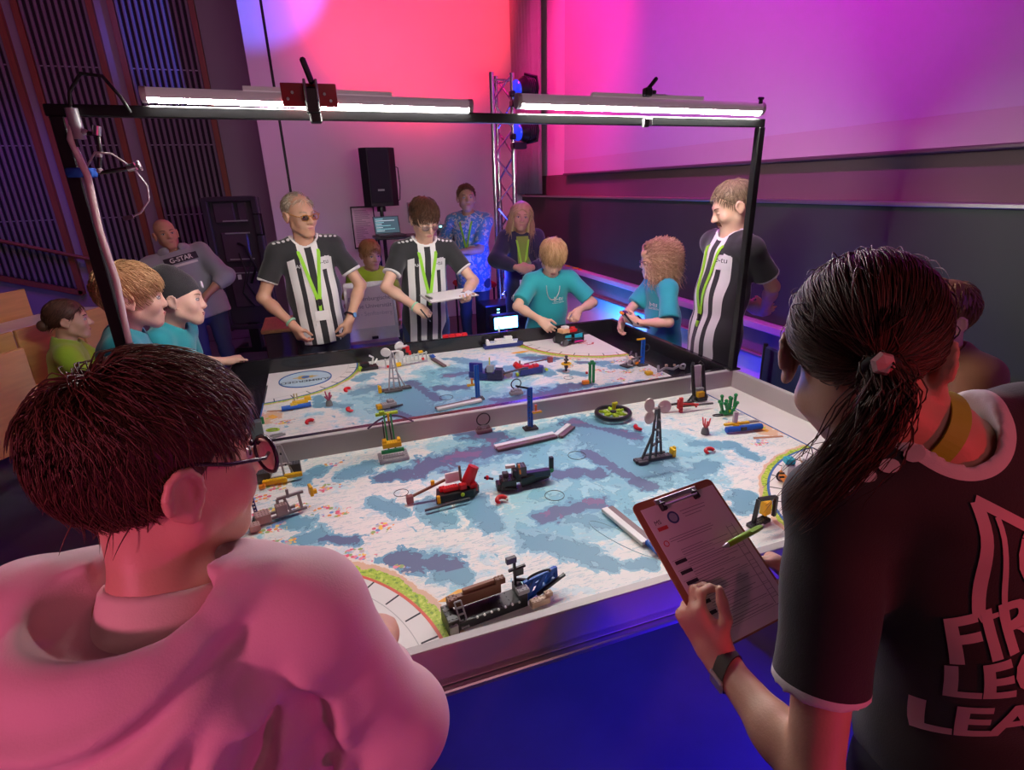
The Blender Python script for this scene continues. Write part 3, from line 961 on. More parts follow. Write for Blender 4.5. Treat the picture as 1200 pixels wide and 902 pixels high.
def playing_mat(label, loc, rz):
    r = thing('playing_mat', label, 'mat', loc, rz)
    V, F, A = make_mat_grid()
    o = mkmesh('printed_sheet', V, F, MATM, r)
    for k, a in A.items():
        at = o.data.attributes.new(k, 'FLOAT', 'POINT')
        at.data.foreach_set('value', a.astype(np.float32))
    z = .0006
    for sx, lm in ((-1, REDLINE), (1, BLUELINE)):
        R_ = .50 if sx < 0 else .487
        def P(rr, a):
            return (sx * (MW - rr * math.cos(a)), .001 + rr * math.sin(a))
        n = 40
        arc = [P(R_, math.pi / 2 * i / n) for i in range(n + 1)]
        poly = [(sx * MW, .001)] + arc
        MB().prism(poly if sx < 0 else poly[::-1], 0, z).build('launch_area', LAUNCH, r)
        mb = MB()
        for i in range(n):
            a0, a1 = math.pi / 2 * i / n, math.pi / 2 * (i + 1) / n
            q = [P(R_ - .0035, a0), P(R_ + .0045, a0), P(R_ + .0045, a1), P(R_ - .0035, a1)]
            mb.prism(q, 0, z + .0004)
        mb.build('launch_arc', lm, r)
        mb = MB()
        for i in range(n):
            a0, a1 = math.pi / 2 * i / n, math.pi / 2 * (i + 1) / n
            mb.prism([P(R_ - .052, a0), P(R_ - .050, a0), P(R_ - .050, a1), P(R_ - .052, a1)], 0, z + .0003)
        mb.build('fine_arc', M('mat_fine_grey', (.50, .48, .46), .5), r)
        mb = MB()
        for i in range(1, 9):
            a = math.pi / 2 * i / 8.6
            d = .0025 / R_
            mb.prism([P(R_ - .045, a - d), P(R_ - .004, a - d), P(R_ - .004, a + d), P(R_ - .045, a + d)], 0, z + .0005)
        mb.build('tick_marks', INK, r)
    MB().box((MW - .003, (.487 + MH) / 2, .0006), (.006, MH - .487, .0012)).build('edge_line', BLUELINE, r)
    MB().box((MW - .004, .35, .0009), (.008, .27, .0018)).build('corner_line', INK, r)
    # round season emblem in the right launch area
    cx, cy, R_ = .812, .187, .135
    MB().prism(ring_poly(cx, cy, R_, 48), 0, z + .0005).build('emblem_disc', PALEB, r)
    MB().ring((cx, cy, z + .0003), R_, .0045, 56, 4).build('emblem_border', BLUELINE, r)
    text_on('emblem_lettering', 'SUBMERGED', .046, (cx, cy + .034, z + .0006), (1, 0, 0), (0, 1, 0), M('mat_lettering', (.04, .08, .10), .5), r, .0006, 0, 'CENTER', .0012)
    mb = MB()
    mb.prism([(cx + .055 * math.cos(t_) * (1 + .25 * math.cos(6 * t_)), cy - .035 + .028 * math.sin(t_) * (1 + .25 * math.cos(5 * t_))) for t_ in [2 * math.pi * i / 40 for i in range(40)]], 0, z + .0008)
    mb.build('emblem_reef', M('mat_ochre', (.60, .42, .10), .5), r)
    MB().prism(ring_poly(cx, cy - .035, .022, 20), 0, z + .0012).build('emblem_mask', BLUELINE, r)
    # printed drawing in the left launch area
    mb = MB()
    for (x, y, w, h, a) in ((-.90, .15, .05, .012, .6), (-.87, .19, .06, .012, -.3), (-.93, .21, .03, .014, .9), (-.90, .23, .05, .010, .1)):
        mb.box((x, y, z), (w, h, .0016), a)
    mb.build('red_drawing', M('mat_red_drawing', (.55, .08, .09), .5), r)
    # thin printed circles
    mb = MB()
    for (x, y, rr) in ((-.032, .544, .032), (.16, .772, .033), (-.504, .754, .024)):
        mb.ring((x, y, .0004), rr, .0013, 30, 4)
    mb.build('printed_circles', INK, r)
    # long outlined lane, orange and wooden prints along the coast
    mb = MB()
    ov = [(.055 + .0 + .030 * math.cos(a), .26 + .11 * math.sin(a)) for a in [2 * math.pi * i / 40 for i in range(40)]]
    mb.tube([(x + (y - .26) * -.4, y, .0004) for x, y in ov], .0011, 4, True)
    mb.build('printed_lane', M('mat_lane_blue', (.25, .45, .52), .5), r)
    MB().prism([(-.50, .20), (-.44, .225), (-.39, .215), (-.375, .20), (-.40, .19), (-.46, .187)], 0, z).build('printed_orange_raft', M('mat_orange', (.85, .40, .04), .5), r)
    MB().prism([(.86, .63), (.98, .60), (.985, .612), (.87, .645)], 0, z).build('printed_jetty', M('mat_brown', (.42, .18, .09), .5), r)
    MB().prism([(.93, .70), (.955, .66), (.975, .67), (.965, .70), (.945, .715)], 0, z).build('printed_orange_boat', _MC['mat_orange'], r)
    return r


playing_mat('printed sea mat lying in the near table', (0, 0, MZ - .0018), 0)
playing_mat('printed sea mat lying in the far black table, turned around', (0, 2 * TY + 2 * TT, MZ - .0018), math.pi)

# ------------------------------------------------------------------ light gantry with two LED tubes
r_ = thing('light_gantry', 'black square-tube gantry spanning the tables on two posts', 'gantry', (0, 1.16, .80))
ga, gb = Vector((-1.312, 0, 1.118)), Vector((1.192, 0, 1.098))
sl = math.atan2(gb.z - ga.z, gb.x - ga.x)
MB().box((ga + gb) / 2, ((gb - ga).length + .03, .024, .032), ry=-sl, bev=.003).build('cross_beam', BLKMET, r_)
MB().box((1.192, 0, .541), (.032, .032, 1.082), bev=.003).build('post', BLKMET, r_)
MB().box((-1.30, 0, .155), (.036, .036, 1.895), bev=.003).build('post', BLKMET, r_)
MB().box((-1.30, 0, -.79), (.16, .30, .016)).build('foot_plate', BLKMET, r_)
MB().box((1.192, 0, .003), (.06, .046, .006)).build('foot_plate', BLKMET, r_)

TUBEH = M('tube_lamp_housing', (.72, .62, .66), .3, emit=.10, ecol=(1.0, .72, .84))
TUBEL = M('lit_tube_diffuser', (1, 1, 1), .4, emit=190, ecol=(1.0, .95, .90))


def tube_light(label, x0, x1, z0, z1, R_, y):
    c = Vector(((x0 + x1) / 2, y, (z0 + z1) / 2))
    r = thing('tube_light', label, 'tube light', c)
    d = Vector((x1 - x0, 0, z1 - z0))
    L_ = d.length
    d.normalize()
    up = Vector((-d.z, 0, d.x))
    fw = Vector((0, -1, 0))

    def shell(a0, a1, r0, n, xa, xb, name, m):
        V, F = [], []
        for s_ in (xa, xb):
            for i in range(n + 1):
                a = math.radians(a0 + (a1 - a0) * i / n)
                V.append(d * s_ + (fw * math.cos(a) + up * math.sin(a)) * r0)
        V += [d * xa, d * xb]
        for i in range(n):
            F.append((i, i + 1, n + 2 + i, n + 1 + i))
            F.append((2 * n + 2, i + 1, i))
            F.append((2 * n + 3, n + 1 + i, n + 2 + i))
        F.append((2 * n + 2, 0, n + 1, 2 * n + 3))
        F.append((2 * n + 2, 2 * n + 3, 2 * n + 1, n))
        return mkmesh(name, V, F, m, r, 'auto')
    h = L_ / 2
    shell(-26, 190, R_, 16, -h + .012, h - .012, 'housing', TUBEH)
    shell(-170, -26, R_ * .97, 12, -h + .012, h - .012, 'diffuser', TUBEL)
    for s_ in (-1, 1):
        MB().cyl(d * (s_ * h), d * (s_ * (h - .016)), R_ * 1.06, 18).build('end_cap', M('tube_end_cap', (.72, .66, .64), .35), r, 'auto')
    MB().box(up * (R_ + .006), (L_ * .45, .02, .012), ry=-math.atan2(d.z, d.x)).build('mounting_rail', TUBEH, r)
    return r


tube_light('lit LED tube on the left half of the gantry, red clamp plate at its middle', -1.08, -.075, 1.962, 1.945, .021, 1.157)
tube_light('lit LED tube on the right half of the gantry, ending near the right post', .088, 1.185, 1.964, 1.951, .025, 1.155)


def clamp(label, x, z, big):
    r = thing('lever_clamp', label, 'clamp', (x, 1.11, z))
    if big:
        MB().box((-.005, .016, .012), (.165, .006, .066), bev=.002).build('red_plate', M('red_perspex', (.45, .01, .02), .25), r)
        for (dx, dz) in ((-.065, .0), (-.05, .018), (.045, .015), (.062, -.004)):
            MB().cyl((dx - .005, .011, dz), (dx - .005, .007, dz), .0045, 8).build('rivet', WHITE, r)
        MB().box((.0, -.012, -.008), (.042, .04, .075), bev=.005).build('jaw', BLKMET, r)
        MB().box((.004, -.010, -.056), (.036, .04, .03), bev=.004).build('lower_jaw', BLACK, r)
        for dx in (-.017, .017):
            MB().box((dx, -.02, .02), (.008, .036, .06), bev=.002).build('side_plate', M('brushed_dark_steel', (.16, .14, .16), .3, .8), r)
        MB().box((-.003, -.01, .075), (.018, .014, .075), ry=-.28, bev=.005).build('lever', BLKMET, r)
    else:
        MB().box((0, 0, .014), (.03, .03, .03), bev=.004).build('jaw', BLKMET, r)
        MB().box((.018, 0, .042), (.014, .014, .060), ry=.75, bev=.004).build('lever', BLKMET, r)
        MB().cyl((.022, 0, .014), (.034, 0, .014), .008, 8).build('knob', BLKMET, r)
        MB().box((.05, 0, .006), (.06, .012, .004)).build('wire_bar', STEEL, r)
    return r


clamp('black lever clamp with red perforated plate on the left tube light', -.607, 1.953, True)
clamp('small black lever clamp on top of the right tube light', .600, 1.982, False)
r_ = thing('metal_bracket', 'small pale metal bracket hooked over the beam below the right tube light', 'bracket', (.628, 1.137, 1.898))
MB().box((0, 0, 0), (.034, .006, .026), bev=.002).build('face_plate', ALU, r_)
MB().box((-.012, .002, -.004), (.02, .02, .03)).build('hook', DGREY, r_)
MB().cyl((0, -.003, 0), (0, -.005, 0), .003, 8).build('screw', BLKMET, r_)
r_ = thing('wing_screw', 'small dark screw knob at the right end of the right tube light', 'screw', (1.135, 1.11, 1.975))
MB().cyl((0, 0, -.01), (0, 0, .006), .008, 8).build('shaft', BLKMET, r_)
MB().box((0, 0, .010), (.03, .008, .010), bev=.003).build('wing', BLKMET, r_)

# cables, strap and little articulated holder on the left post
r_ = thing('white_cable', 'thick white cable running down the left gantry post', 'cable', (-1.27, 1.135, 1.24))
MB().tube([(-.035 + .05, -.01, .655), (-.005, -.01, .60), (.012, -.012, .50), (.004, -.012, .35), (.012, -.012, .2), (.004, -.012, .08), (.0, -.012, .0)], .010, 8).build('sheath', M('white_cable_sheath', (.62, .56, .52), .45), r_, True)
MB().cyl((.0, -.012, .0), (.0, -.012, -.10), .0125, 10).build('plug', DGREY, r_, 'auto')
MB().cyl((.018, -.01, .60), (.016, -.01, .68), .016, 10).build('junction_sleeve', LGREY, r_, 'auto')
r_ = tag(MB().ring((0, 0, 0), .034, .006, 20, 6).build('cable_strap', M('blue_velcro', (.01, .09, .42), .8), None, True, (-1.278, 1.148, 1.752)),
         'blue velcro strap tied around the left gantry post', 'strap')
r_.scale = (1, .85, 2.4)
tag(MB().tube([(-.015, 0, -.06), (-.018, 0, .0), (.0, 0, .08), (.04, -.01, .125), (.09, -.01, .12), (.12, 0, .07), (.135, 0, .03)], .005, 8).build(
    'arched_cable', RUBBER, None, True, (-1.245, 1.12, 1.88)), 'black cable arching over the left corner of the gantry', 'cable')
r_ = thing('usb_cable', 'thin grey cable with a silver plug dangling beside the left post', 'cable', (-1.25, 1.12, 1.77))
MB().tube([(.0, 0, .0), (.03, -.01, .035), (.07, -.01, .03), (.115, -.01, -.01), (.14, -.01, -.06), (.135, -.01, -.10), (.105, -.01, -.135), (.085, -.01, -.143)], .0032, 6).build('wire', M('grey_wire', (.45, .42, .45), .4), r_, True)
MB().box((.070, -.01, -.147), (.028, .006, .012), ry=-.2).build('plug', STEEL, r_)
r_ = thing('articulated_holder', 'small black ball-joint holder with metal ends on the left post', 'holder', (-1.235, 1.12, 1.80))
MB().tube([(-.02, 0, .06), (.01, 0, .055), (.03, 0, .05), (.025, 0, .01), (.015, 0, -.025), (.01, 0, -.05), (.05, -.01, -.045), (.085, -.01, -.04)], .0065, 8).build('arm', BLKMET, r_, True)
MB().cyl((.027, 0, .05), (.034, 0, .075), .011, 10).build('metal_end', STEEL, r_, 'auto')
MB().cyl((.085, -.01, -.04), (.107, -.01, -.034), .011, 10).build('metal_end', STEEL, r_, 'auto')
MB().lathe((.107, -.01, -.034), [(0, 0), (.006, .002), (.015, .010), (.015, .013), (0, .012)], 12, (1, 0, .2)).build('suction_disc', LGREY, r_, True)
for c in ((.02, 0, -.002), (.012, 0, -.045), (.0, 0, .058)):
    MB().sphere(c, .0095, 10, 6).build('ball_joint', LGREY, r_, True)


# ------------------------------------------------------------------ signed-distance modelling for figures
def A3(p):
    return np.array(p, dtype=np.float32)


def smin(a, b, k):
    h = np.maximum(k - np.abs(a - b), 0) / k
    return np.minimum(a, b) - h * h * k * .25


def cap(a, b, ra, rb=None, k=.02, op='u'):
    a, b = A3(a), A3(b)
    rb = ra if rb is None else rb
    ba = b - a
    q = float(ba @ ba) + 1e-9

    def f(P):
        pa = P - a
        t = np.clip((pa @ ba) / q, 0, 1)
        return np.linalg.norm(pa - t[:, None] * ba, axis=1) - (ra + (rb - ra) * t)
    m = max(ra, rb)
    return (f, np.minimum(a, b) - m, np.maximum(a, b) + m, k, op)


def ell(c, r, R=None, k=.02, op='u'):
    c, r = A3(c), A3(r)
    R = np.eye(3, dtype=np.float32) if R is None else np.array(R, dtype=np.float32)   # columns = local axes

    def f(P):
        q = (P - c) @ R
        k0 = np.linalg.norm(q / r, axis=1)
        k1 = np.linalg.norm(q / (r * r), axis=1) + 1e-6
        return k0 * (k0 - 1) / k1
    e = np.abs(R) @ r
    return (f, c - e, c + e, k, op)


def ecap(a, b, u, ra, rb, k=.03, op='u'):
    """capsule with elliptic section; ra, rb = (radius along u, radius across)"""
    a, b, u = A3(a), A3(b), A3(u)
    ba = b - a
    L = float(np.linalg.norm(ba)) + 1e-9
    d = ba / L
    u = u - d * float(u @ d)
    u = u / np.linalg.norm(u)
    w = np.cross(d, u).astype(np.float32)

    def f(P):
        pa = P - a
        s = pa @ d
        t = np.clip(s / L, 0, 1)
        t2 = t * t * (3 - 2 * t)
        rx = ra[0] + (rb[0] - ra[0]) * t2
        ry = ra[1] + (rb[1] - ra[1]) * t2
        x, y, z = pa @ u, pa @ w, s - t * L
        rz = np.minimum(rx, ry)
        k0 = np.sqrt((x / rx) ** 2 + (y / ry) ** 2 + (z / rz) ** 2) + 1e-6
        k1 = np.sqrt((x / rx ** 2) ** 2 + (y / ry ** 2) ** 2 + (z / rz ** 2) ** 2) + 1e-6
        return k0 * (k0 - 1) / k1
    m = max(max(ra), max(rb))
    return (f, np.minimum(a, b) - m, np.maximum(a, b) + m, k, op)


def rbox(c, h, R, r, k=.015, op='u'):
    c, h, R = A3(c), A3(h), np.array(R, dtype=np.float32)

    def f(P):
        q = np.abs((P - c) @ R) - (h - r)
        return np.linalg.norm(np.maximum(q, 0), axis=1) + np.minimum(q.max(1), 0) - r
    e = np.abs(R) @ h
    return (f, c - e, c + e, k, op)


def plane(p, n, k=.004, op='i'):
    """keep the side where (x-p).n < 0"""
    p, n = A3(p), A3(n)
    n = n / np.linalg.norm(n)
    return (lambda P: (P - p) @ n, None, None, k, op)


def flatcap(a, b, ra, rb, k=.02):
    """cone with a flat cut at b"""
    a, b = A3(a), A3(b)
    g = cap(a, b + (b - a) * .35, ra, ra + (rb - ra) * 1.35, k)
    n = (b - a) / np.linalg.norm(b - a)

    def f(P):
        return np.maximum(g[0](P), (P - b) @ n)
    return (f, g[1], g[2], k, 'u')


def folds(amp, seed, freq=(14, 30), n=5, dirs=None):
    rng = np.random.RandomState(seed)
    D = rng.normal(size=(n, 3)).astype(np.float32)
    if dirs is not None:
        D = A3(dirs)[None] + .45 * D
    D /= np.linalg.norm(D, axis=1)[:, None]
    fr = rng.uniform(freq[0], freq[1], n)
    ph = rng.uniform(0, 6.28, n)
    ax = rng.normal(size=(n, 3)).astype(np.float32)

    def f(P):
        s = np.zeros(len(P), dtype=np.float32)
        for i in range(n):
            s += np.sin((P @ D[i]) * fr[i] + ph[i] + 1.3 * np.sin((P @ ax[i]) * 6)).astype(np.float32)
        return amp * s / n * 1.6
    return (f, None, None, 0, 'n')


def creases(org, rt, s, ft, curves, back=True):
    """raised ridges / pressed valleys drawn as curves over the back (or front) of a garment"""
    org, rt, s, ft = A3(org), A3(rt), A3(s), A3(ft)

    def f(P):
        r = P - org
        u, v, w = r @ rt, r @ s, r @ ft
        side = np.clip((-w if back else w) / .03 + .4, 0, 1)
        out = np.zeros(len(P), dtype=np.float32)
        for (pts, amp, wd) in curves:
            pts = np.array(pts, dtype=np.float32)
            best = np.full(len(P), 9.0, dtype=np.float32)
            tb = np.zeros(len(P), dtype=np.float32)
            n = len(pts) - 1
            for i in range(n):
                a, b = pts[i], pts[i + 1]
                ba = b - a
                t = np.clip(((u - a[0]) * ba[0] + (v - a[1]) * ba[1]) / float(ba @ ba), 0, 1)
                d = np.hypot(u - a[0] - t * ba[0], v - a[1] - t * ba[1])
                m = d < best
                best = np.where(m, d, best)
                tb = np.where(m, (i + t) / n, tb)
            out += amp * np.exp(-(best / wd) ** 2) * np.sin(np.clip(tb * .9 + .08, 0, 1) * math.pi)
        return -out * side
    return (f, None, None, 0, 'n')


def spline2(pts, n=8):
    P = [np.array(p, float) for p in pts]
    P = [2 * P[0] - P[1]] + P + [2 * P[-1] - P[-2]]
    out = []
    for i in range(1, len(P) - 2):
        for k in range(n):
            t = k / n
            out.append(.5 * ((2 * P[i]) + (P[i + 1] - P[i - 1]) * t + (2 * P[i - 1] - 5 * P[i] + 4 * P[i + 1] - P[i + 2]) * t * t + (-P[i - 1] + 3 * P[i] - 3 * P[i + 1] + P[i + 2]) * t ** 3))
    out.append(P[-2])
    return out


def sdf(prims, P):
    P = np.asarray(P, dtype=np.float32)
    d = np.full(len(P), 1.0, dtype=np.float32)
    for (f, lo, hi, k, op) in prims:
        v = f(P)
        if op == 'u':
            d = smin(d, v, k)
        elif op == 's':
            d = -smin(-d, v, k)
        elif op == 'i':
            d = -smin(-d, -v, k)
        elif op == 'n':
            d = d + v
    return d


def mesh_sdf(prims, h):
    lo = np.min([p[1] for p in prims if p[1] is not None and p[4] == 'u'], axis=0) - 3 * h
    hi = np.max([p[2] for p in prims if p[1] is not None and p[4] == 'u'], axis=0) + 3 * h
    n = np.ceil((hi - lo) / h).astype(int) + 1
    D = np.full(n, 1.0, dtype=np.float32)
    ax = [(lo[i] + h * np.arange(n[i])).astype(np.float32) for i in range(3)]
    for (f, a, b, k, op) in prims:
        if a is None:
            msk = np.abs(D) < max(.09, 4 * h)
            idx = np.nonzero(msk)
            P = np.stack([ax[0][idx[0]], ax[1][idx[1]], ax[2][idx[2]]], 1)
            v = f(P)
            d = D[idx]
            if op == 'i':
                full = np.nonzero(D < .2)
                P = np.stack([ax[0][full[0]], ax[1][full[1]], ax[2][full[2]]], 1)
                D[full] = -smin(-D[full], -f(P), k)
            elif op == 'n':
                D[idx] = d + v
            continue
        m = max(k, 2 * h) + .012
        i0 = np.maximum(np.floor((a - m - lo) / h).astype(int), 0)
        i1 = np.minimum(np.ceil((b + m - lo) / h).astype(int) + 1, n)
        if (i1 <= i0).any():
            continue
        sl = tuple(slice(i0[i], i1[i]) for i in range(3))
        G = np.meshgrid(*[ax[i][sl[i]] for i in range(3)], indexing='ij')
        P = np.stack([g.ravel() for g in G], 1)
        v = f(P).reshape(G[0].shape).astype(np.float32)
        if op == 'u':
            D[sl] = smin(D[sl], v, k)
        else:
            D[sl] = -smin(-D[sl], v, k)
    return surface_nets(D, lo, h)


def surface_nets(D, lo, h):
    S = D < 0
    n = D.shape
    c = np.zeros((n[0] - 1, n[1] - 1, n[2] - 1), dtype=np.int8)
    for i in (0, 1):
        for j in (0, 1):
            for k in (0, 1):
                c += S[i:n[0] - 1 + i, j:n[1] - 1 + j, k:n[2] - 1 + k]
    act = (c > 0) & (c < 8)
    idx = np.nonzero(act)
    m = len(idx[0])
    I = np.full(act.shape, -1, dtype=np.int32)
    I[idx] = np.arange(m)
    acc = np.zeros((m, 3), dtype=np.float32)
    cnt = np.zeros(m, dtype=np.float32)
    corners = [(i, j, k) for i in (0, 1) for j in (0, 1) for k in (0, 1)]
    val = {q: D[idx[0] + q[0], idx[1] + q[1], idx[2] + q[2]] for q in corners}
    for q in corners:
        for a in range(3):
            if q[a] == 0:
                r = list(q)
                r[a] = 1
                v0, v1 = val[q], val[tuple(r)]
                x = (v0 < 0) != (v1 < 0)
                t = np.where(x, v0 / np.where(x, v0 - v1, 1), 0)
                p = np.tile(A3(q), (m, 1))
                p[:, a] += t
                acc += np.where(x[:, None], p, 0)
                cnt += x
    V = (acc / cnt[:, None] + np.stack(idx, 1)) * h + lo
    F = []
    for a in range(3):
        b, cc = (a + 1) % 3, (a + 2) % 3
        sl0 = [slice(1, n[i] - 1) for i in range(3)]
        sl0[a] = slice(0, n[a] - 1)
        sl1 = list(sl0)
        sl1[a] = slice(1, n[a])
        s0, s1 = S[tuple(sl0)], S[tuple(sl1)]
        e = np.nonzero(s0 != s1)
        base = [e[i] + (1 if i != a else 0) for i in range(3)]
        inside = s0[e]

        def cell(db, dc):
            q = list(base)
            q[b] = q[b] - db
            q[cc] = q[cc] - dc
            return I[tuple(q)]
        quad = np.stack([cell(1, 1), cell(0, 1), cell(0, 0), cell(1, 0)], 1)
        quad[~inside] = quad[~inside][:, ::-1]
        F.append(quad)
    F = np.concatenate(F)
    F = F[(F >= 0).all(1)]
    return V.astype(np.float32), F


def project(prims, P, dirv, lift=.003, it=14):
    """march points along dirv until they sit `lift` above the surface"""
    P = np.array(P, dtype=np.float32)
    dirv = np.asarray(dirv, dtype=np.float32)
    if dirv.ndim == 1:
        dirv = np.tile(dirv / np.linalg.norm(dirv), (len(P), 1))
    for _ in range(it):
        d = sdf(prims, P) - lift
        P = P + dirv * (np.clip(d, -.05, .05) * .8)[:, None]
    return P


def set_attr(o, name, arr):
    arr = np.asarray(arr, dtype=np.float32)
    if arr.ndim == 1:
        at = o.data.attributes.new(name, 'FLOAT', 'POINT')
        at.data.foreach_set('value', arr)
    else:
        at = o.data.attributes.new(name, 'FLOAT_VECTOR', 'POINT')
        at.data.foreach_set('vector', arr.ravel())


# ---- cloth, skin and hair materials
def skin_mat(name, c):
    m = M(name, c, .48, 0, .05, 18, bump=.06, bscale=260)
    b = m.node_tree.nodes['Principled BSDF']
    b.inputs['Subsurface Weight'].default_value = .12
    b.inputs['Subsurface Radius'].default_value = (.012, .005, .003)
    b.inputs['Subsurface Scale'].default_value = .6
    return m


def hair_mat(name, c, c2):
    if name in _MC:
        return _MC[name]
    m = bpy.data.materials.new(name)
    t, b = nt(m)
    a = t.nodes.new('ShaderNodeAttribute')
    a.attribute_name = 'rnd'
    mx = t.nodes.new('ShaderNodeMix')
    mx.data_type = 'RGBA'
    mx.inputs['A'].default_value = (*c, 1)
    mx.inputs['B'].default_value = (*c2, 1)
    t.links.new(a.outputs['Fac'], mx.inputs['Factor'])
    t.links.new(mx.outputs['Result'], b.inputs['Base Color'])
    b.inputs['Roughness'].default_value = .5
    b.inputs['Specular IOR Level'].default_value = .35
    _MC[name] = m
    return m


def cloth_mat(name, c, kind='plain', trim=None, bump=.12):
    """kinds use the figure's own garment coordinates (attributes ga, gb)"""
    if name in _MC:
        return _MC[name]
    m = bpy.data.materials.new(name)
    t, b = nt(m)
    N, L = t.nodes, t.links

    def mt(op, x, y=0.0):
        n = N.new('ShaderNodeMath')
        n.operation = op
        for i, v in enumerate((x, y)):
            if isinstance(v, (int, float)):
                n.inputs[i].default_value = v
            else:
                L.new(v, n.inputs[i])
        return n.outputs[0]

    def mix(f, a, b_):
        n = N.new('ShaderNodeMix')
        n.data_type = 'RGBA'
        L.new(f, n.inputs['Factor'])
        for nm, v in (('A', a), ('B', b_)):
            if isinstance(v, tuple):
                n.inputs[nm].default_value = (*v, 1)
            else:
                L.new(v, n.inputs[nm])
        return n.outputs['Result']
    ga = N.new('ShaderNodeAttribute')
    ga.attribute_name = 'ga'
    gb = N.new('ShaderNodeAttribute')
    gb.attribute_name = 'gb'
    sa = N.new('ShaderNodeSeparateXYZ')
    sb = N.new('ShaderNodeSeparateXYZ')
    L.new(ga.outputs['Vector'], sa.inputs[0])
    L.new(gb.outputs['Vector'], sb.inputs[0])
    x, z, sl = sa.outputs[0], sa.outputs[2], sb.outputs[0]      # lateral, height, sleeve mask
    cuff, neck = sb.outputs[1], sb.outputs[2]                   # distance from sleeve end, distance from neck hole
    tc = N.new('ShaderNodeTexCoord')
    nz = N.new('ShaderNodeTexNoise')
    nz.inputs['Scale'].default_value = 14
    nz.inputs['Detail'].default_value = 3
    L.new(tc.outputs['Object'], nz.inputs['Vector'])
    dark = tuple(v * .90 for v in c)
    col = mix(nz.outputs['Fac'], dark, c)
    if kind == 'jersey':
        w = mt('ABSOLUTE', x)
        # stripes: black centre, white, black, white, black side
        def band(lo, hi):
            return mt('MULTIPLY', mt('GREATER_THAN', w, lo), mt('LESS_THAN', w, hi))
        wh = mt('ADD', band(.021, .062), band(.090, .134))
        body = mix(mt('MINIMUM', wh, 1.0), (.020, .020, .022), (.74, .72, .70))
        col = body
        slv = mt('GREATER_THAN', sl, 0.0)
        col = mix(slv, col, (.018, .018, .020))
        yoke = mt('MULTIPLY', mt('GREATER_THAN', mt('ADD', z, mt('MULTIPLY', w, .35)), .505), mt('GREATER_THAN', w, .075))
        col = mix(yoke, col, (.018, .018, .020))
    if kind == 'floral':
        vo = N.new('ShaderNodeTexVoronoi')
        vo.inputs['Scale'].default_value = 26
        L.new(tc.outputs['Object'], vo.inputs['Vector'])
        n2 = N.new('ShaderNodeTexNoise')
        n2.inputs['Scale'].default_value = 16
        n2.inputs['Distortion'].default_value = 2.0
        L.new(tc.outputs['Object'], n2.inputs['Vector'])
        col = mix(mt('GREATER_THAN', n2.outputs['Fac'], .55), (.10, .25, .52), (.55, .55, .62))
        col = mix(mt('LESS_THAN', vo.outputs['Distance'], .22), col, (.62, .30, .30))
    if trim:
        col = mix(mt('MULTIPLY', mt('LESS_THAN', cuff, .013), mt('GREATER_THAN', sl, -.03)), col, trim)
        col = mix(mt('LESS_THAN', neck, .016), col, trim)
    L.new(col, b.inputs['Base Color'])
    b.inputs['Roughness'].default_value = .8
    b.inputs['Sheen Weight'].default_value = .25
    n3 = N.new('ShaderNodeTexNoise')
    n3.inputs['Scale'].default_value = 420
    L.new(tc.outputs['Object'], n3.inputs['Vector'])
    bp = N.new('ShaderNodeBump')
    bp.inputs['Strength'].default_value = bump
    bp.inputs['Distance'].default_value = .004
    L.new(n3.outputs['Fac'], bp.inputs['Height'])
    L.new(bp.outputs['Normal'], b.inputs['Normal'])
    _MC[name] = m
    return m


SKIN = skin_mat('skin_fair', (.62, .355, .245))
SKIN2 = skin_mat('skin_pale', (.67, .405, .295))
SKIN3 = skin_mat('skin_ruddy', (.55, .30, .20))
LIPS = M('lips', (.50, .20, .17), .45)
EYEW = M('eye_white', (.52, .50, .48), .25)
EYED = M('eye_iris', (.05, .04, .04), .2)
LANYARD = M('lime_green_lanyard', (.30, .66, .03), .6)
DENIM = M('dark_blue_denim', (.03, .05, .13), .8, bump=.1, bscale=300)
DTROUS = M('dark_trousers', (.018, .020, .035), .8)
SHOE = M('dark_shoe', (.03, .03, .035), .5)


def unit(v):
    v = np.array(v, dtype=float)
    return v / (np.linalg.norm(v) + 1e-12)


def az_dir(az):
    a = math.radians(az)
    return np.array([math.sin(a), math.cos(a), 0.0]), np.array([math.cos(a), -math.sin(a), 0.0])


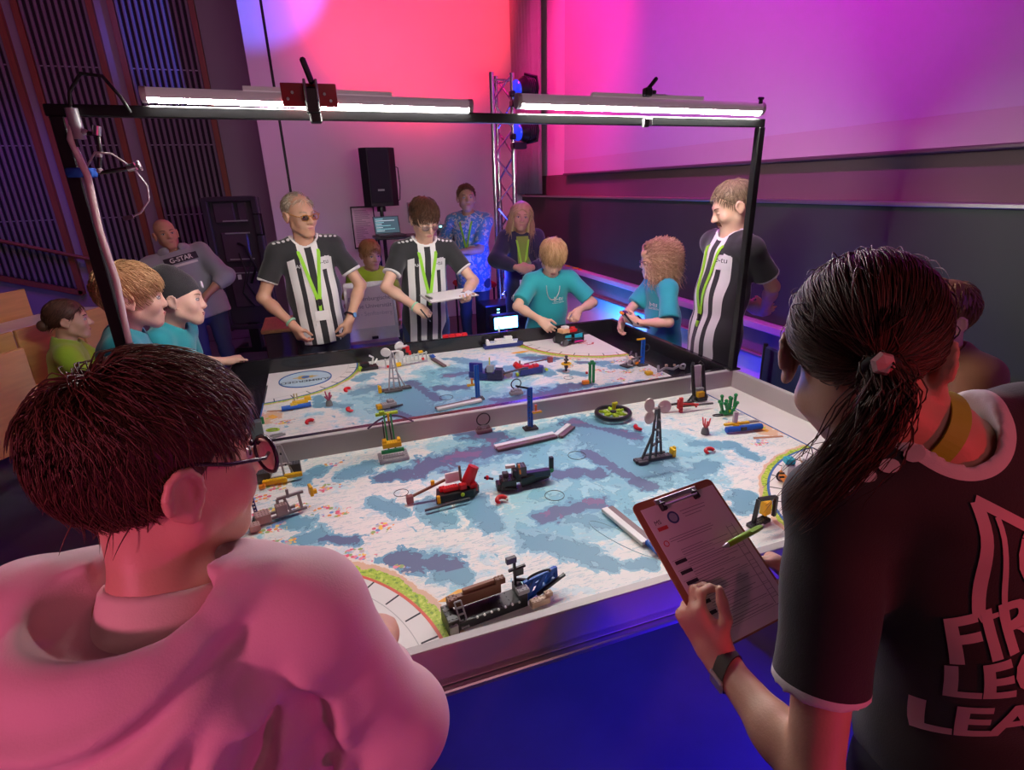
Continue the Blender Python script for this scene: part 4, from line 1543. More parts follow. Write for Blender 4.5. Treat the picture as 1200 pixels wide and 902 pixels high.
def hand_prims(W, F, Np, side, q, curl=.35, thumb=.5, spread=.10, fingers=None):
    """W wrist, F finger direction, Np palm normal, side +1 right / -1 left"""
    W, F = np.array(W, float), unit(F)
    Np = unit(np.array(Np) - F * float(np.dot(Np, F)))
    T = np.cross(F, Np) * (1 if side > 0 else -1)       # towards the thumb
    R = np.stack([T, F, Np], 1)
    pr = [rbox(W + F * .048 * q, (.038 * q, .048 * q, .0155 * q), R, .0150 * q, .018),
          ell(W + F * .03 * q + T * .022 * q + Np * .008 * q, (.018 * q, .03 * q, .014 * q), R, .014)]
    if curl > .9 and not fingers:
        pr[0] = ell(W + F * .046 * q + Np * .006 * q, (.043 * q, .056 * q, .027 * q), R, .016)
    for i in range(4):
        off = (.029, .0100, -.0095, -.0275)[i] * q
        L = (.072, .080, .074, .058)[i] * q
        cu = (fingers[i] if fingers else curl * (1 + .12 * i))
        r = (.0088, .0090, .0085, .0076)[i] * q
        d = unit(F + T * spread * (1.2 - .8 * i))
        p = W + F * (.088 - .006 * abs(i - 1)) * q + T * off
        ang = 0
        for j, fr in enumerate((.44, .31, .25)):
            ang += cu * (1.25, 1.45, .9)[j]
            dd = d * math.cos(ang) + Np * math.sin(ang)
            p2 = p + dd * L * fr
            pr.append(cap(p, p2, r * (1 - .07 * j), r * (1 - .07 * (j + 1)), .006 * q))
            p = p2
    p = W + F * .028 * q + T * .030 * q + Np * .004 * q
    d1 = unit(F * .62 + T * (.75 - .35 * thumb) + Np * (.15 + .75 * thumb))
    d2 = unit(F * .85 + T * (.30 - .65 * thumb) + Np * (.15 + .55 * thumb))
    p1 = p + d1 * .040 * q
    p2 = p1 + d2 * .030 * q
    pr += [cap(p, p1, .0125 * q, .0105 * q, .014 * q), cap(p1, p2, .0105 * q, .0095 * q, .006 * q), cap(p2, p2 + unit(d2 + Np * .2 * thumb) * .022 * q, .0098 * q, .0078 * q, .006 * q)]
    return pr


def ik(S, T, l1, l2, pole):
    S, T = np.array(S, float), np.array(T, float)
    v = T - S
    d = np.linalg.norm(v)
    d2 = min(max(d, abs(l1 - l2) + .02), (l1 + l2) * .998)
    u = v / d
    T = S + u * d2
    a = (l1 * l1 - l2 * l2 + d2 * d2) / (2 * d2)
    hh = math.sqrt(max(l1 * l1 - a * a, 0))
    p = np.array(pole, float)
    p = unit(p - u * float(p @ u))
    return S + u * a + p * hh, T


class Head:
    def __init__(s, HC, az, pitch, roll, q):
        f, r = az_dir(az)
        u = np.array([0, 0, 1.0])
        p = math.radians(pitch)
        f2 = f * math.cos(p) - u * math.sin(p)
        u2 = np.cross(r, f2)
        ro = math.radians(roll)
        r3 = r * math.cos(ro) - u2 * math.sin(ro)
        u3 = u2 * math.cos(ro) + r * math.sin(ro)
        s.c, s.r, s.f, s.u, s.q = np.array(HC, float), r3, f2, u3, q
        s.R = np.stack([r3, f2, u3], 1)

    def p(s, x, y, z):
        return s.c + s.R @ (np.array([x, y, z]) * s.q)

    def local(s, P):
        return ((np.asarray(P) - s.c) @ s.R) / s.q


def head_prims(H, child=0.0, nose=1.0, jaw=1.0, fat=1.0):
    q = H.q
    E = lambda c, r, k=.02, op='u': ell(H.p(*c), np.array(r) * q, H.R, k * q, op)
    K = lambda a, b, ra, rb, k=.02, op='u': cap(H.p(*a), H.p(*b), ra * q, rb * q, k * q, op)
    j = jaw
    pr = [E((0, -.012, .034), (.075, .094, .082)),
          E((0, .028, -.030), (.058 * fat, .060, .070), .04),
          E((0, .070, -.098 * (1 - .06 * child)), (.024 * j, .019, .018), .035),
          K((-.050 * fat, .005, -.062), (-.016, .066, -.098), .019 * j, .014, .035), K((.050 * fat, .005, -.062), (.016, .066, -.098), .019 * j, .014, .035),
          K((-.030, .080, .024), (.030, .080, .024), .010, .010, .02),
          E((-.037 * fat, .062, -.032), (.024, .022, .024), .03), E((.037 * fat, .062, -.032), (.024, .022, .024), .03),
          E((-.032, .104, .003), (.016, .018, .011), .014, 's'), E((.032, .104, .003), (.016, .018, .011), .014, 's'),
          K((0, .088, .008), (0, .106 + .008 * nose, -.030), .0075, .0115, .016),
          E((-.011, .098, -.034), (.009, .010, .008), .008), E((.011, .098, -.034), (.009, .010, .008), .008),
          E((0, .086, -.066), (.026, .012, .014), .016),
          E((-.080, -.012, -.010), (.010, .021, .031), .008), E((.080, -.012, -.010), (.010, .021, .031), .008),
          E((-.090, -.006, -.008), (.007, .011, .017), .005, 's'), E((.090, -.006, -.008), (.007, .011, .017), .005, 's')]
    for s_ in (-1, 1):
        prev = None
        for i in range(8):
            a = math.radians(-35 + 245 * i / 7)
            pt = (s_ * (.085 + .005 * math.sin(max(0, a) * .6)), -.012 + .0185 * math.cos(a), -.008 + .0285 * math.sin(a))
            if prev is not None:
                pr.append(K(prev, pt, .0046, .0046, .004))
            prev = pt
        pr.append(E((s_ * .083, -.004, -.036), (.006, .009, .009), .006))
    return pr


def face_parts(H, root, base, lips=True, brow=(.10, .06, .04), closed=False, skin=None):
    q = H.q

    def sph(c, r, name, m, par=root, n=12):
        c = H.p(*c)
        mb = MB()
        Fm = Matrix([list(row) for row in H.R]).to_4x4()
        g = MB().sphere((0, 0, 0), 1, n, 8)
        V = [tuple(np.array(c) + H.R @ (np.array(v) * np.array(r) * q) - base) for v in g.v]
        return mkmesh(name, V, g.f, m, par, True)
    for s in (-1, 1):
        e = sph((s * .032, .078, .001), (.0130, .0125, .0085 if not closed else .0065), 'eye', EYEW if not closed else skin)
        if not closed:
            sph((s * .032, .0868, .0005), (.0055, .0042, .0058), 'iris', EYED, e)
        pts = [H.p(s * (.014 + .036 * t), .092 - .016 * t * t, .021 + .006 * math.sin(t * 2.6)) - base for t in (0, .25, .5, .75, 1)]
        MB().tube(pts, [.0022 * q, .0032 * q, .0032 * q, .0026 * q, .0014 * q], 6).build('eyebrow', M('brow_%d_%d' % (int(brow[0] * 100), int(brow[1] * 100)), brow, .7), root, True)
        pts = [H.p(s * (.018 + .030 * t), .0905 - .014 * abs(t - .4) ** 1.5 - .003 * t, .0075 - .004 * (2 * t - 1) ** 2 - (.007 if closed else 0)) - base for t in (0, .25, .5, .75, 1)]
        MB().tube(pts, .0013 * q, 5).build('eyelid_line', M('lash_dark', (.05, .03, .025), .6), root, True)
    if lips:
        l = sph((0, .0965, -.063), (.021, .006, .0042), 'lips', LIPS)
        sph((0, .0955, -.0705), (.017, .006, .0045), 'lower_lip', LIPS, l)


# ---- hair: a sculpted cap plus combed strands
def strand_mesh(Pts, w):
    """Pts (N,S,3) -> triangular tubes tapering to the tip"""
    N, S, _ = Pts.shape
    T = np.gradient(Pts, axis=1)
    T /= np.linalg.norm(T, axis=2, keepdims=True) + 1e-9
    ref = np.where(np.abs(T[..., 2:3]) < .9, np.array([0, 0, 1.0]), np.array([1.0, 0, 0]))
    U = np.cross(T, ref)
    U /= np.linalg.norm(U, axis=2, keepdims=True) + 1e-9
    W = np.cross(T, U)
    tap = w * (1 - .85 * np.linspace(0, 1, S) ** 2.2)[None, :, None]
    V = np.stack([Pts + (U * math.cos(a) + W * math.sin(a)) * tap for a in (0, 2.094, 4.189)], 2)   # N,S,3,3
    I = np.arange(N * S * 3).reshape(N, S, 3)
    F = []
    for k in range(3):
        k2 = (k + 1) % 3
        F.append(np.stack([I[:, :-1, k], I[:, :-1, k2], I[:, 1:, k2], I[:, 1:, k]], -1).reshape(-1, 4))
    rng = np.random.RandomState(N)
    rnd = np.repeat(rng.rand(N), S * 3)
    return V.reshape(-1, 3), np.concatenate(F), rnd


def grow(H, N, L, keep, comb, seed, segs=7, lift=(.0, .02), grav=.3, jit=.12, rad=(.079, .099, .088), crown=(0, -.05, .125), curl=0.0, cut=None, wave=0.0, hang=None):
    """strands rooted on the scalp; keep(local)->mask, comb(local)->flow direction"""
    rng = np.random.RandomState(seed)
    c0 = np.array([0, -.012, .034])
    r = np.array(rad)
    D = rng.normal(size=(N * 4, 3))
    D /= np.linalg.norm(D, axis=1)[:, None]
    P = c0 + D * r
    P = P[keep(P)][:N]
    n = len(P)
    LL = L * rng.uniform(.75, 1.1, n)
    lf = rng.uniform(lift[0], lift[1], n)
    pts = [P.copy()]
    ph = rng.uniform(0, 6.28, n)
    J = rng.normal(size=(n, 3)) * jit
    for s in range(1, segs):
        Nn = (P - c0) / (r * r)
        Nn /= np.linalg.norm(Nn, axis=1)[:, None]
        fl = comb(P) + J
        fl[:, 2] -= grav * s / segs * 2
        fl -= Nn * np.sum(fl * Nn, 1)[:, None] * .9
        fl /= np.linalg.norm(fl, axis=1)[:, None] + 1e-9
        if hang is not None:
            dn = np.array([0, 0, -1.0]) + J * .5
            rxy = P * np.array([1, 1, 0])
            rxy /= np.linalg.norm(rxy, axis=1)[:, None] + 1e-9
            dn = dn + rxy * .10
            dn /= np.linalg.norm(dn, axis=1)[:, None]
            wt = np.clip((hang - P[:, 2]) / .04 + .5, 0, 1)[:, None]
            fl = fl * (1 - wt) + dn * wt
            fl /= np.linalg.norm(fl, axis=1)[:, None] + 1e-9
        P = P + fl * (LL / (segs - 1))[:, None]
        q = (P - c0) / r
        k = np.linalg.norm(q, axis=1)
        want = 1 + (lf * min(1, s / segs * 2.2))
        low = (P[:, 2] < hang - .02) if hang is not None else np.zeros(n, bool)
        P = np.where(((k < want) & ~low)[:, None], c0 + (P - c0) / k[:, None] * want[:, None], P)
        o = P
        if curl or wave:
            a = ph + s * 1.9
            side = np.cross(fl, Nn)
            o = P + (side * np.cos(a)[:, None] + Nn * np.sin(a)[:, None]) * (curl + wave)
        pts.append(o.copy())
    Pt = np.stack(pts, 1)
    return np.einsum('ij,nsj->nsi', H.R, Pt * H.q) + H.c


def radial(crown, bias=(0, 0, 0), bw=0.0):
    crown, bias = np.array(crown), np.array(bias, float)

    def f(P):
        v = P - crown
        v /= np.linalg.norm(v, axis=1)[:, None] + 1e-9
        return v + bias * bw
    return f


def side_part(P):
    v = P - np.array([0, -.01, .13])
    v /= np.linalg.norm(v, axis=1)[:, None] + 1e-9
    fr = np.clip(P[:, 1] / .05, 0, 1)
    v[:, 0] += np.where(P[:, 0] >= 0, 1.6, -1.6) * fr
    v[:, 1] -= 1.2 * fr
    return v


def hairline(front=.075, fz=.068, slope=1.12, side=0.0, nape=-.085):
    """scalp region: above a slanted line from the forehead to the nape"""
    def f(P):
        line = fz + (P[:, 1] - front) * slope
        line = np.maximum(line, nape)
        ok = P[:, 2] > line
        return ok
    return f


def make_hair(H, root, base, mat, cap_r=.010, front=.078, fz=.066, slope=1.12, nape=-.085, sets=(), w=.0018, h=.006, extra=(), capped=True, name='hair', long=False):
    q = H.q
    Vs, Fs, Rs = [], [], []
    nv = 0
    if capped:
        pr = [ell(H.p(0, -.012, .034), np.array((.076 + cap_r * .8, .095 + cap_r, .083 + cap_r)) * q, H.R, .02)]
        pr += list(extra)
        # cut away the face and the neck
        n1 = H.R @ unit((0, slope, -1))
        if long:
            pr.append(ell(H.p(0, .092, -.045), np.array((.056, .085, .105)) * q, H.R, .015 * q, 's'))
            pr.append(plane(H.p(0, front + .012, 0), H.R @ unit((0, 1, .0)), .012 * q))
        else:
            pr.append(plane(H.p(0, front, fz), n1, .012 * q))
        n2 = H.R @ unit((0, .15, -1))
        pr.append(plane(H.p(0, -.08, nape), n2, .02 * q))
        V, F = mesh_sdf(pr, h)
        if len(F):
            Vs.append(V)
            Fs.append(F)
            loc = H.local(V)
            Rs.append(.35 + .3 * np.sin(loc[:, 0] * 160 + 3 * np.sin(loc[:, 1] * 60)) * .5)
            nv = len(V)
    for S in sets:
        V, F, R_ = strand_mesh(S, w)
        Vs.append(V)
        Fs.append(F + nv)
        Rs.append(R_)
        nv += len(V)
    o = mkmesh(name, np.concatenate(Vs) - base, np.concatenate(Fs), mat, root, True)
    set_attr(o, 'rnd', np.concatenate(Rs))
    return o


def glasses(H, root, base, mat, lens=True, w=.0022, gs=1.0):
    q = H.q
    g = None
    pts_l = []
    mb = MB()
    for s in (-1, 1):
        pts = []
        for i in range(16):
            a = 2 * math.pi * i / 16
            x = s * (.033 * (1 + (gs - 1) * .6) + .025 * gs * math.cos(a) * (1 if abs(math.cos(a)) < .8 else .95))
            z = -.004 + .0165 * gs * math.sin(a)
            y = .104 + .012 * (gs - 1) - .12 * max(0, abs(x) - .02)
            pts.append(H.p(x, y, z) - base)
        mb.tube(pts, w * q, 6, True)
        pts_l.append(pts)
        mb.tube([H.p(s * .058, .099, .004) - base, H.p(s * .076, .085, .006) - base, H.p(s * .081, .04, .012) - base, H.p(s * .0835, -.006, .026) - base, H.p(s * .083, -.034, .004) - base], w * q * .9, 6)
    mb.tube([H.p(-.009, .103, .001) - base, H.p(0, .106, .004) - base, H.p(.009, .103, .001) - base], w * q, 6)
    g = mb.build('glasses', mat, root, True)
    if lens:
        lm = M('spectacle_lens', (.9, .9, .95), .03, trans=1.0)
        for pts in pts_l:
            c = sum(pts) / len(pts)
            V = [tuple(c + H.f * .0012 * q)] + [tuple(p + H.f * .0006 * q) for p in pts] + [tuple(c - H.f * .0006 * q)] + [tuple(p - H.f * .0006 * q) for p in pts]
            n = len(pts)
            F = [(0, 1 + i, 1 + (i + 1) % n) for i in range(n)] + [(n + 1, n + 2 + (i + 1) % n, n + 2 + i) for i in range(n)] + [(1 + i, n + 2 + i, n + 2 + (i + 1) % n, 1 + (i + 1) % n) for i in range(n)]
            mkmesh('lens', V, F, lm, g)
    return g


class Person:
    pass


def person(label, head, az, lean=4, side=0, hz=None, pitch=0, roll=0, Ht=None, hq=1.0, wf=1.0, df=1.0, arms=None, hb=.0075, hs=.0086, seated=False,
           shirt=None, sleeve=.62, hem=-.07, skin=SKIN, headkw=None, legs=True, trousers=DTROUS, hipz=None, shirt_loose=0.0, neckhole=.070, foldamp=.005, foldseed=1,
           closed=False, brow=(.10, .06, .04), face=True, extra_shirt=(), shirt_mat=None, stance=.09, foot_fwd=0.0, shirt_name='shirt', group=None, torso_twist=0, pullover=False,
           lips=True, armr=1.0, neckk=.118, collar_cut=.050, headx=0.0, hipx=0.0):
    """builds one figure: an Empty at the feet; parts body, hair ..., shirt, trousers, shoe"""
    p = Person()
    head = np.array(head, float)
    fw, rt = az_dir(az)
    up = np.array([0, 0, 1.0])
    la, sa = math.radians(lean), math.radians(side)
    s = unit(up * math.cos(la) + fw * math.sin(la) + rt * math.sin(sa))
    ft = unit(fw - s * float(fw @ s))
    rt2 = np.cross(ft, s)
    if Ht is None:
        Ht = head[2] / (.52 + .415 * float(s[2]))
    q = Ht / 1.75
    SC = head - s * neckk * Ht - fw * .020 * Ht + rt * headx
    HIP = SC - s * .295 * Ht + rt * hipx
    if hipz is not None:
        HIP[2] = hipz
    base = np.array([HIP[0], HIP[1], 0.0])
    H = Head(head, az if hz is None else hz, pitch, roll, hq)
    root = thing('person', label, 'person', tuple(base), 0, group)
    p.root, p.base, p.H, p.q, p.SC, p.HIP, p.s, p.ft, p.rt, p.Ht = root, base, H, q, SC, HIP, s, ft, rt2, Ht
    shw = .094 * Ht * wf
    p.SJ = {1: SC + rt2 * shw - s * .004 * Ht, -1: SC - rt2 * shw - s * .004 * Ht}
    l1, l2 = .168 * Ht, .145 * Ht
    arms = arms or {}
    hand_q = Ht * .108 / .19 * (1.0)
    hq2 = hand_q
    body = head_prims(H, **(headkw or {}))
    nb = SC + s * .022 * Ht
    hk = H.p(0, -.022, -.055)
    body += [cap(hk, nb, .047 * hq, .056 * q, .03), cap(nb, nb - s * .05 * Ht, .056 * q, .07 * q, .03)]
    body += [ecap(SC - s * .05 * Ht, HIP, rt2, (.115 * q * wf, .070 * q * df), (.115 * q * wf, .075 * q * df), .04),
             cap(p.SJ[-1], p.SJ[1], .042 * q, None, .04)]
    p.arms = {}
    ar = armr
    for sd in (1, -1):
        a = arms.get(sd, {})
        S = p.SJ[sd]
        tgt = a.get('hand')
        if tgt is None:
            tgt = S - up * (l1 + l2) * .97 + fw * .08 * q + rt * sd * .05 * q
        pole = a.get('pole', -fw * .7 + rt * sd * .6 - up * .2)
        EL, WR = ik(S, tgt, l1, l2, pole)
        if 'elbow' in a:
            EL, WR = np.array(a['elbow'], float), np.array(tgt, float)
        dF = a.get('dir')
        dF = unit(WR - EL) if dF is None else unit(dF)
        pn = a.get('palm', -rt * sd)
        p.arms[sd] = (S, EL, WR, dF, unit(pn))
        body += [cap(S, EL, .046 * q * ar, .036 * q * ar, .03), cap(EL, EL + (WR - EL) * .35, .036 * q * ar, .037 * q * ar, .02), cap(EL + (WR - EL) * .3, WR, .037 * q * ar, .0245 * q * ar, .02),
                 cap(WR - unit(WR - EL) * .01, WR + dF * .02 * q, .0245 * q * ar, .023 * q, .02)]
        if not a.get('nohand'):
            body += hand_prims(WR + dF * .008 * q, dF, pn, sd, hq2, a.get('curl', .35), a.get('thumb', .5), a.get('spread', .10), a.get('fingers'))
    V, F = mesh_sdf(body, hb)
    p.body_prims = body
    p.body = mkmesh('body', V - base, F, skin, root, True)
    if face:
        face_parts(H, root, base, lips, brow, closed, skin)
    # ---- shirt
    t_ = .012 + shirt_loose
    cw = wf
    sp = [ecap(SC - s * .035 * Ht, SC - s * .16 * Ht, rt2, (.140 * q * cw + t_, .088 * q * df + t_), (.135 * q * cw + t_, .098 * q * df + t_), .05),
          ecap(SC - s * .16 * Ht, HIP + s * .0 * Ht, rt2, (.135 * q * cw + t_, .098 * q * df + t_), (.142 * q * cw + t_, .100 * q * df + t_), .05),
          ecap(HIP + s * .02 * Ht, HIP + s * (hem - .06) * Ht, rt2, (.142 * q * cw + t_, .100 * q * df + t_), (.150 * q * cw + t_, .106 * q * df + t_), .04),
          cap(p.SJ[-1], p.SJ[1], .043 * q + t_ * .7, None, .04),
          cap(SC + s * .030 * Ht, p.SJ[-1], .052 * q + t_ * .5, .044 * q + t_ * .5, .04), cap(SC + s * .030 * Ht, p.SJ[1], .052 * q + t_ * .5, .044 * q + t_ * .5, .04)]
    ends = {}
    for sd in (1, -1):
        S, EL, WR, dF, pn = p.arms[sd]
        if sleeve <= 1:
            E_ = S + (EL - S) * sleeve
            sp.append(flatcap(S, E_, .046 * q * ar + t_ * .8, .050 * q * ar + t_ * .8, .03))
            ends[sd] = (E_, unit(EL - S))
        else:
            sp.append(cap(S, EL, .052 * q * ar + t_, .046 * q * ar + t_, .04))
            E_ = EL + (WR - EL) * (sleeve - 1)
            sp.append(flatcap(EL, E_, .046 * q * ar + t_, .034 * q * ar + t_ * .55, .03))
            ends[sd] = (E_, unit(WR - EL))
    sp += list(extra_shirt)
    p.neck_a, p.neck_b = SC + s * .028 * Ht, SC + s * .12 * Ht + fw * .03 * Ht
    if foldamp:
        sp.append(folds(foldamp, foldseed, (16, 42), 6, s * .5 + rt2))
    na, nbv = A3(p.neck_a), A3(p.neck_b)
    sp.append(cap(p.neck_a, p.neck_b, neckhole * q, neckhole * 1.25 * q, .012, 's'))
    if collar_cut:
        sp.append(plane(SC + s * collar_cut * Ht + fw * .012, s * .96 + ft * .28, .010))
    sp.append(plane(HIP + s * hem * Ht, -s, .006))
    p.shirt_prims = sp
    if shirt_mat is not None:
        V, F = mesh_sdf(sp, hs)
        o = mkmesh(shirt_name, V - base, F, shirt_mat, root, True)
        p.shirt = o
        rel = V - SC
        ga = np.stack([rel @ rt2 / q, rel @ ft / q, (V - HIP) @ s / q], 1)
        torso = sdf(sp[:3], V)
        asd = []
        cuff = np.full(len(V), 9.0)
        for sd in (1, -1):
            S, EL, WR, dF, pn = p.arms[sd]
            asd.append(sdf([cap(S + (EL - S) * .22, EL, .052 * q, .05 * q)], V))
            E_, n_ = ends[sd]
            near = np.linalg.norm(V - E_, axis=1) < .088 * q
            dist = -(V - E_) @ n_
            cuff = np.where(near & (asd[-1] < torso - .006), np.minimum(cuff, dist), cuff)
        slv = torso - np.minimum(asd[0], asd[1]) - .022
        nk = cap(p.neck_a, p.neck_b, neckhole * q, neckhole * 1.25 * q)[0](V)
        gb = np.stack([slv, cuff, nk], 1)
        set_attr(o, 'ga', ga)
        set_attr(o, 'gb', gb)
    # ---- trousers and shoes
    if legs:
        tr = []
        knees = {}
        kn_l = .25 * Ht
        for sd in (1, -1):
            hj = HIP + rt * sd * .052 * Ht - up * .02 * Ht
            if seated:
                kn = hj + fw * .24 * Ht + up * .01 + rt * sd * .02
                an = kn - up * (kn[2] - .10) + fw * .02
            else:
                an = np.array([HIP[0], HIP[1], .085 * q]) + rt * sd * stance * Ht * .6 + fw * foot_fwd
                kn = (hj + an) / 2 + fw * .02
            tr += [cap(hj, kn, .082 * q * df, .058 * q, .04), cap(kn, an, .058 * q, .047 * q, .03)]
            knees[sd] = (kn, an)
        tr.append(ecap(HIP + s * .03 * Ht, HIP - up * .03 * Ht, rt2, (.138 * q * wf + .004, .096 * q * df + .004), (.140 * q * wf, .100 * q * df), .04))
        tr.append(plane(HIP + s * .055 * Ht, s, .006))
        tr.append(folds(.005, foldseed + 7, (20, 45), 5))
        V, F = mesh_sdf(tr, max(hs, .010))
        mkmesh('trousers', V - base, F, trousers, root, True)
        for sd in (1, -1):
            kn, an = knees[sd]
            z0 = an[2] - .085 * q + .028
            a_ = np.array([an[0], an[1], z0 + .02]) - fw * .03 * q
            b_ = np.array([an[0], an[1], z0]) + fw * .15 * q
            V, F = mesh_sdf([cap(a_, b_, .042 * q, .034 * q), cap(a_ + up * .03, a_ + up * .07 * q, .045 * q, .045 * q), plane((0, 0, max(0.0, z0 - .028)), (0, 0, -1))], .010)
            mkmesh('shoe', V - base, F, SHOE, root, True)
    p.fw, p.rtw = fw, rt
    return p


def tp(p, x, y, z):
    """torso coordinates (lateral, forward, height above hips), scaled by the figure's size"""
    return p.SC + p.rt * x * p.q + p.ft * y * p.q + (p.HIP - p.SC + p.s * (z + .125) * p.q)


def decal(p, name, V, F, org, xd, yd, dirv, mat, lift=.0025):
    """flat lettering or shape laid onto the garment"""
    xd, yd = unit(xd), unit(yd)
    P = np.array([np.array(org) + xd * v[0] + yd * v[1] for v in V])
    P = P - np.array(unit(dirv)) * .12
    P = project(p.shirt_prims, P, dirv, lift, 22)
    return mkmesh(name, P - p.base, [tuple(f) for f in F] if not isinstance(F, np.ndarray) else F, mat, p.root)


def shirt_text(p, name, s, size, org, mat, back=False, shear=0.0, rot=0.0, sub=2, offset=0.0, lift=.0025, align='CENTER'):
    V, F = text_geo(s, size, shear, align, sub, offset)
    V3 = [(v[0], v[1]) for v in V]
    c_, s_ = math.cos(rot), math.sin(rot)
    V3 = [(x * c_ - y * s_, x * s_ + y * c_) for x, y in V3]
    xd = -p.rt if not back else p.rt
    # seen from the front the wearer's left is on the viewer's right
    return decal(p, name, V3, F, org, xd, p.s, -p.ft if not back else p.ft, mat, lift)


def grid_patch(w, h, nx, ny):
    V = [((i / nx - .5) * w, (j / ny - .5) * h) for i in range(nx + 1) for j in range(ny + 1)]
    F = [(i * (ny + 1) + j, (i + 1) * (ny + 1) + j, (i + 1) * (ny + 1) + j + 1, i * (ny + 1) + j + 1) for i in range(nx) for j in range(ny)]
    return V, F


def lanyard(p, low=.13, wd=.010, mat=LANYARD, badge=True, apex_x=0.0, clip=True):
    """two ribbons from the neck meeting on the chest, a clip and a badge"""
    root = p.root
    mb = MB()
    top = .385
    ends = []
    for sd in (-1, 1):
        pts = []
        n = 14
        for i in range(n + 1):
            t = i / n
            x = sd * .062 * (1 - t) + (apex_x + sd * .006) * t
            z = .400 * (1 - t) + low * t
            pts.append(tp(p, x, .30, z))
        P = project(p.shirt_prims, np.array(pts), -p.ft, .006, 30)
        Q = [tp(p, sd * .056, -.02, .432), tp(p, sd * .062, .035, .425)]
        P = np.concatenate([np.array(Q), P[1:]])
        V, F = [], []
        for i in range(len(P)):
            d = P[min(i + 1, len(P) - 1)] - P[max(i - 1, 0)]
            w_ = unit(np.cross(d, p.ft if i > 1 else (p.ft * .3 + p.rt * sd))) * wd * p.q
            nrm = unit(np.cross(w_, d)) * .0012
            for a in (P[i] + w_ + nrm, P[i] - w_ + nrm, P[i] - w_ - nrm, P[i] + w_ - nrm):
                V.append(a - p.base)
        m = len(P)
        for i in range(m - 1):
            for k in range(4):
                F.append((i * 4 + k, i * 4 + (k + 1) % 4, i * 4 + 4 + (k + 1) % 4, i * 4 + 4 + k))
        mb.add(V, F)
        ends.append(P[-1])
    nb = [tp(p, x * .058, -.035 - .035 * (1 - x * x), .437 + .006 * (1 - x * x)) - p.base for x in (-1, -.6, -.2, .2, .6, 1)]
    mb.tube(nb, .006 * p.q, 6)
    o = mb.build('lanyard', mat, root)
    e = (ends[0] + ends[1]) / 2
    if clip:
        MB().box(e - p.base - p.s * .02 * p.q + p.ft * .002, (.014 * p.q, .010 * p.q, .045 * p.q), -math.atan2(p.ft[0], p.ft[1])).build('lanyard_clip', BLACK, root)
        MB().box(e - p.base - p.s * .055 * p.q + p.ft * .003, (.018 * p.q, .010 * p.q, .035 * p.q), -math.atan2(p.ft[0], p.ft[1])).build('lanyard_end', mat, root)
    if badge:
        MB().box(e - p.base - p.s * .105 * p.q + p.ft * .006, (.085 * p.q, .004, .062 * p.q), -math.atan2(p.ft[0], p.ft[1]), math.radians(-4)).build('badge', PAPER, root)
    return o


def shoulder_dots(p, mat, n=5, sides=(1, -1), r=.0105, start=.062, step=.026, fwd=.030):
    """row of round dots running out along each shoulder"""
    for sd in sides:
        for i in range(n):
            c = p.SC + p.rt * sd * (start + step * i) * p.q + p.ft * fwd * p.q + p.s * .035 * p.q
            pl = ring_poly(0, 0, r * p.q, 14)
            V = [(0, 0)] + pl
            F = [(0, 1 + k, 1 + (k + 1) % 14) for k in range(14)]
            xd, yd = p.rt, p.ft
            P = np.array([c + xd * v[0] + yd * v[1] for v in V])
            dr = -p.s * .95 - p.rt * sd * (.10 + .16 * i) * 1.0 + (p.ft * .75 if fwd < 0 else -p.ft * .25)
            dr = unit(dr)
            P = project(p.shirt_prims, P - dr * .12, dr, .003, 26)
            if sd > 0 or True:
                mkmesh('shoulder_dot', P - p.base, F, mat, p.root)


# ------------------------------------------------------------------ the people
C = lambda *a: np.array(a, float)
TEAL = cloth_mat('teal_t_shirt', (.015, .33, .36))
JERSEY = cloth_mat('black_white_jersey', (.7, .7, .7), 'jersey', (.74, .72, .70))
BLKSHIRT = cloth_mat('black_t_shirt', (.020, .018, .020), 'plain', (.74, .70, .70))
HOODIE = cloth_mat('pale_pink_hoodie', (.70, .47, .49))
GREYHOOD = cloth_mat('grey_hoodie', (.34, .35, .40))
LIMESHIRT = cloth_mat('lime_t_shirt', (.30, .50, .02))
RUSTSHIRT = cloth_mat('rust_brown_sweater', (.20, .058, .018))
FLORAL = cloth_mat('blue_patterned_shirt', (.2, .3, .5), 'floral')
NAVYCARD = cloth_mat('navy_cardigan', (.02, .02, .05))
PRINTW = M('white_print', (.74, .73, .72), .6)
H_BROWN = hair_mat('hair_brown', (.055, .022, .012), (.14, .06, .03))
H_DARK = hair_mat('hair_dark_brown', (.050, .022, .016), (.16, .075, .050))
H_BLOND = hair_mat('hair_blond', (.36, .20, .08), (.66, .43, .22))
H_CURL = hair_mat('hair_light_brown_curls', (.38, .21, .11), (.70, .46, .28))
H_GREY = hair_mat('hair_grey_blond', (.30, .22, .15), (.55, .46, .36))
H_GINGER = hair_mat('hair_ginger_brown', (.13, .05, .02), (.26, .11, .05))
H_FAIR = hair_mat('hair_fair_blond', (.42, .26, .12), (.66, .46, .26))

front_keep = hairline(.078, .066, 1.12, 0, -.090)


def short_hair(p, mat, n=900, L=.05, w=.0022, cap_r=.011, front=.078, fz=.066, slope=1.12, nape=-.085, bias=(0, .4, 0), bw=.6, lift=(.04, .16), seed=3, h=.007, jit=.2, crown=(0, -.05, .125), segs=6, extra=()):
    k = hairline(front - .006, fz + .004, slope, 0, nape + .004)
    st = grow(p.H, n, L, k, radial(crown, bias, bw), seed, segs, lift, .3, jit, (.079, .099, .088), crown)
    return make_hair(p.H, p.root, p.base, mat, cap_r, front, fz, slope, nape, (st,), w, h, extra)


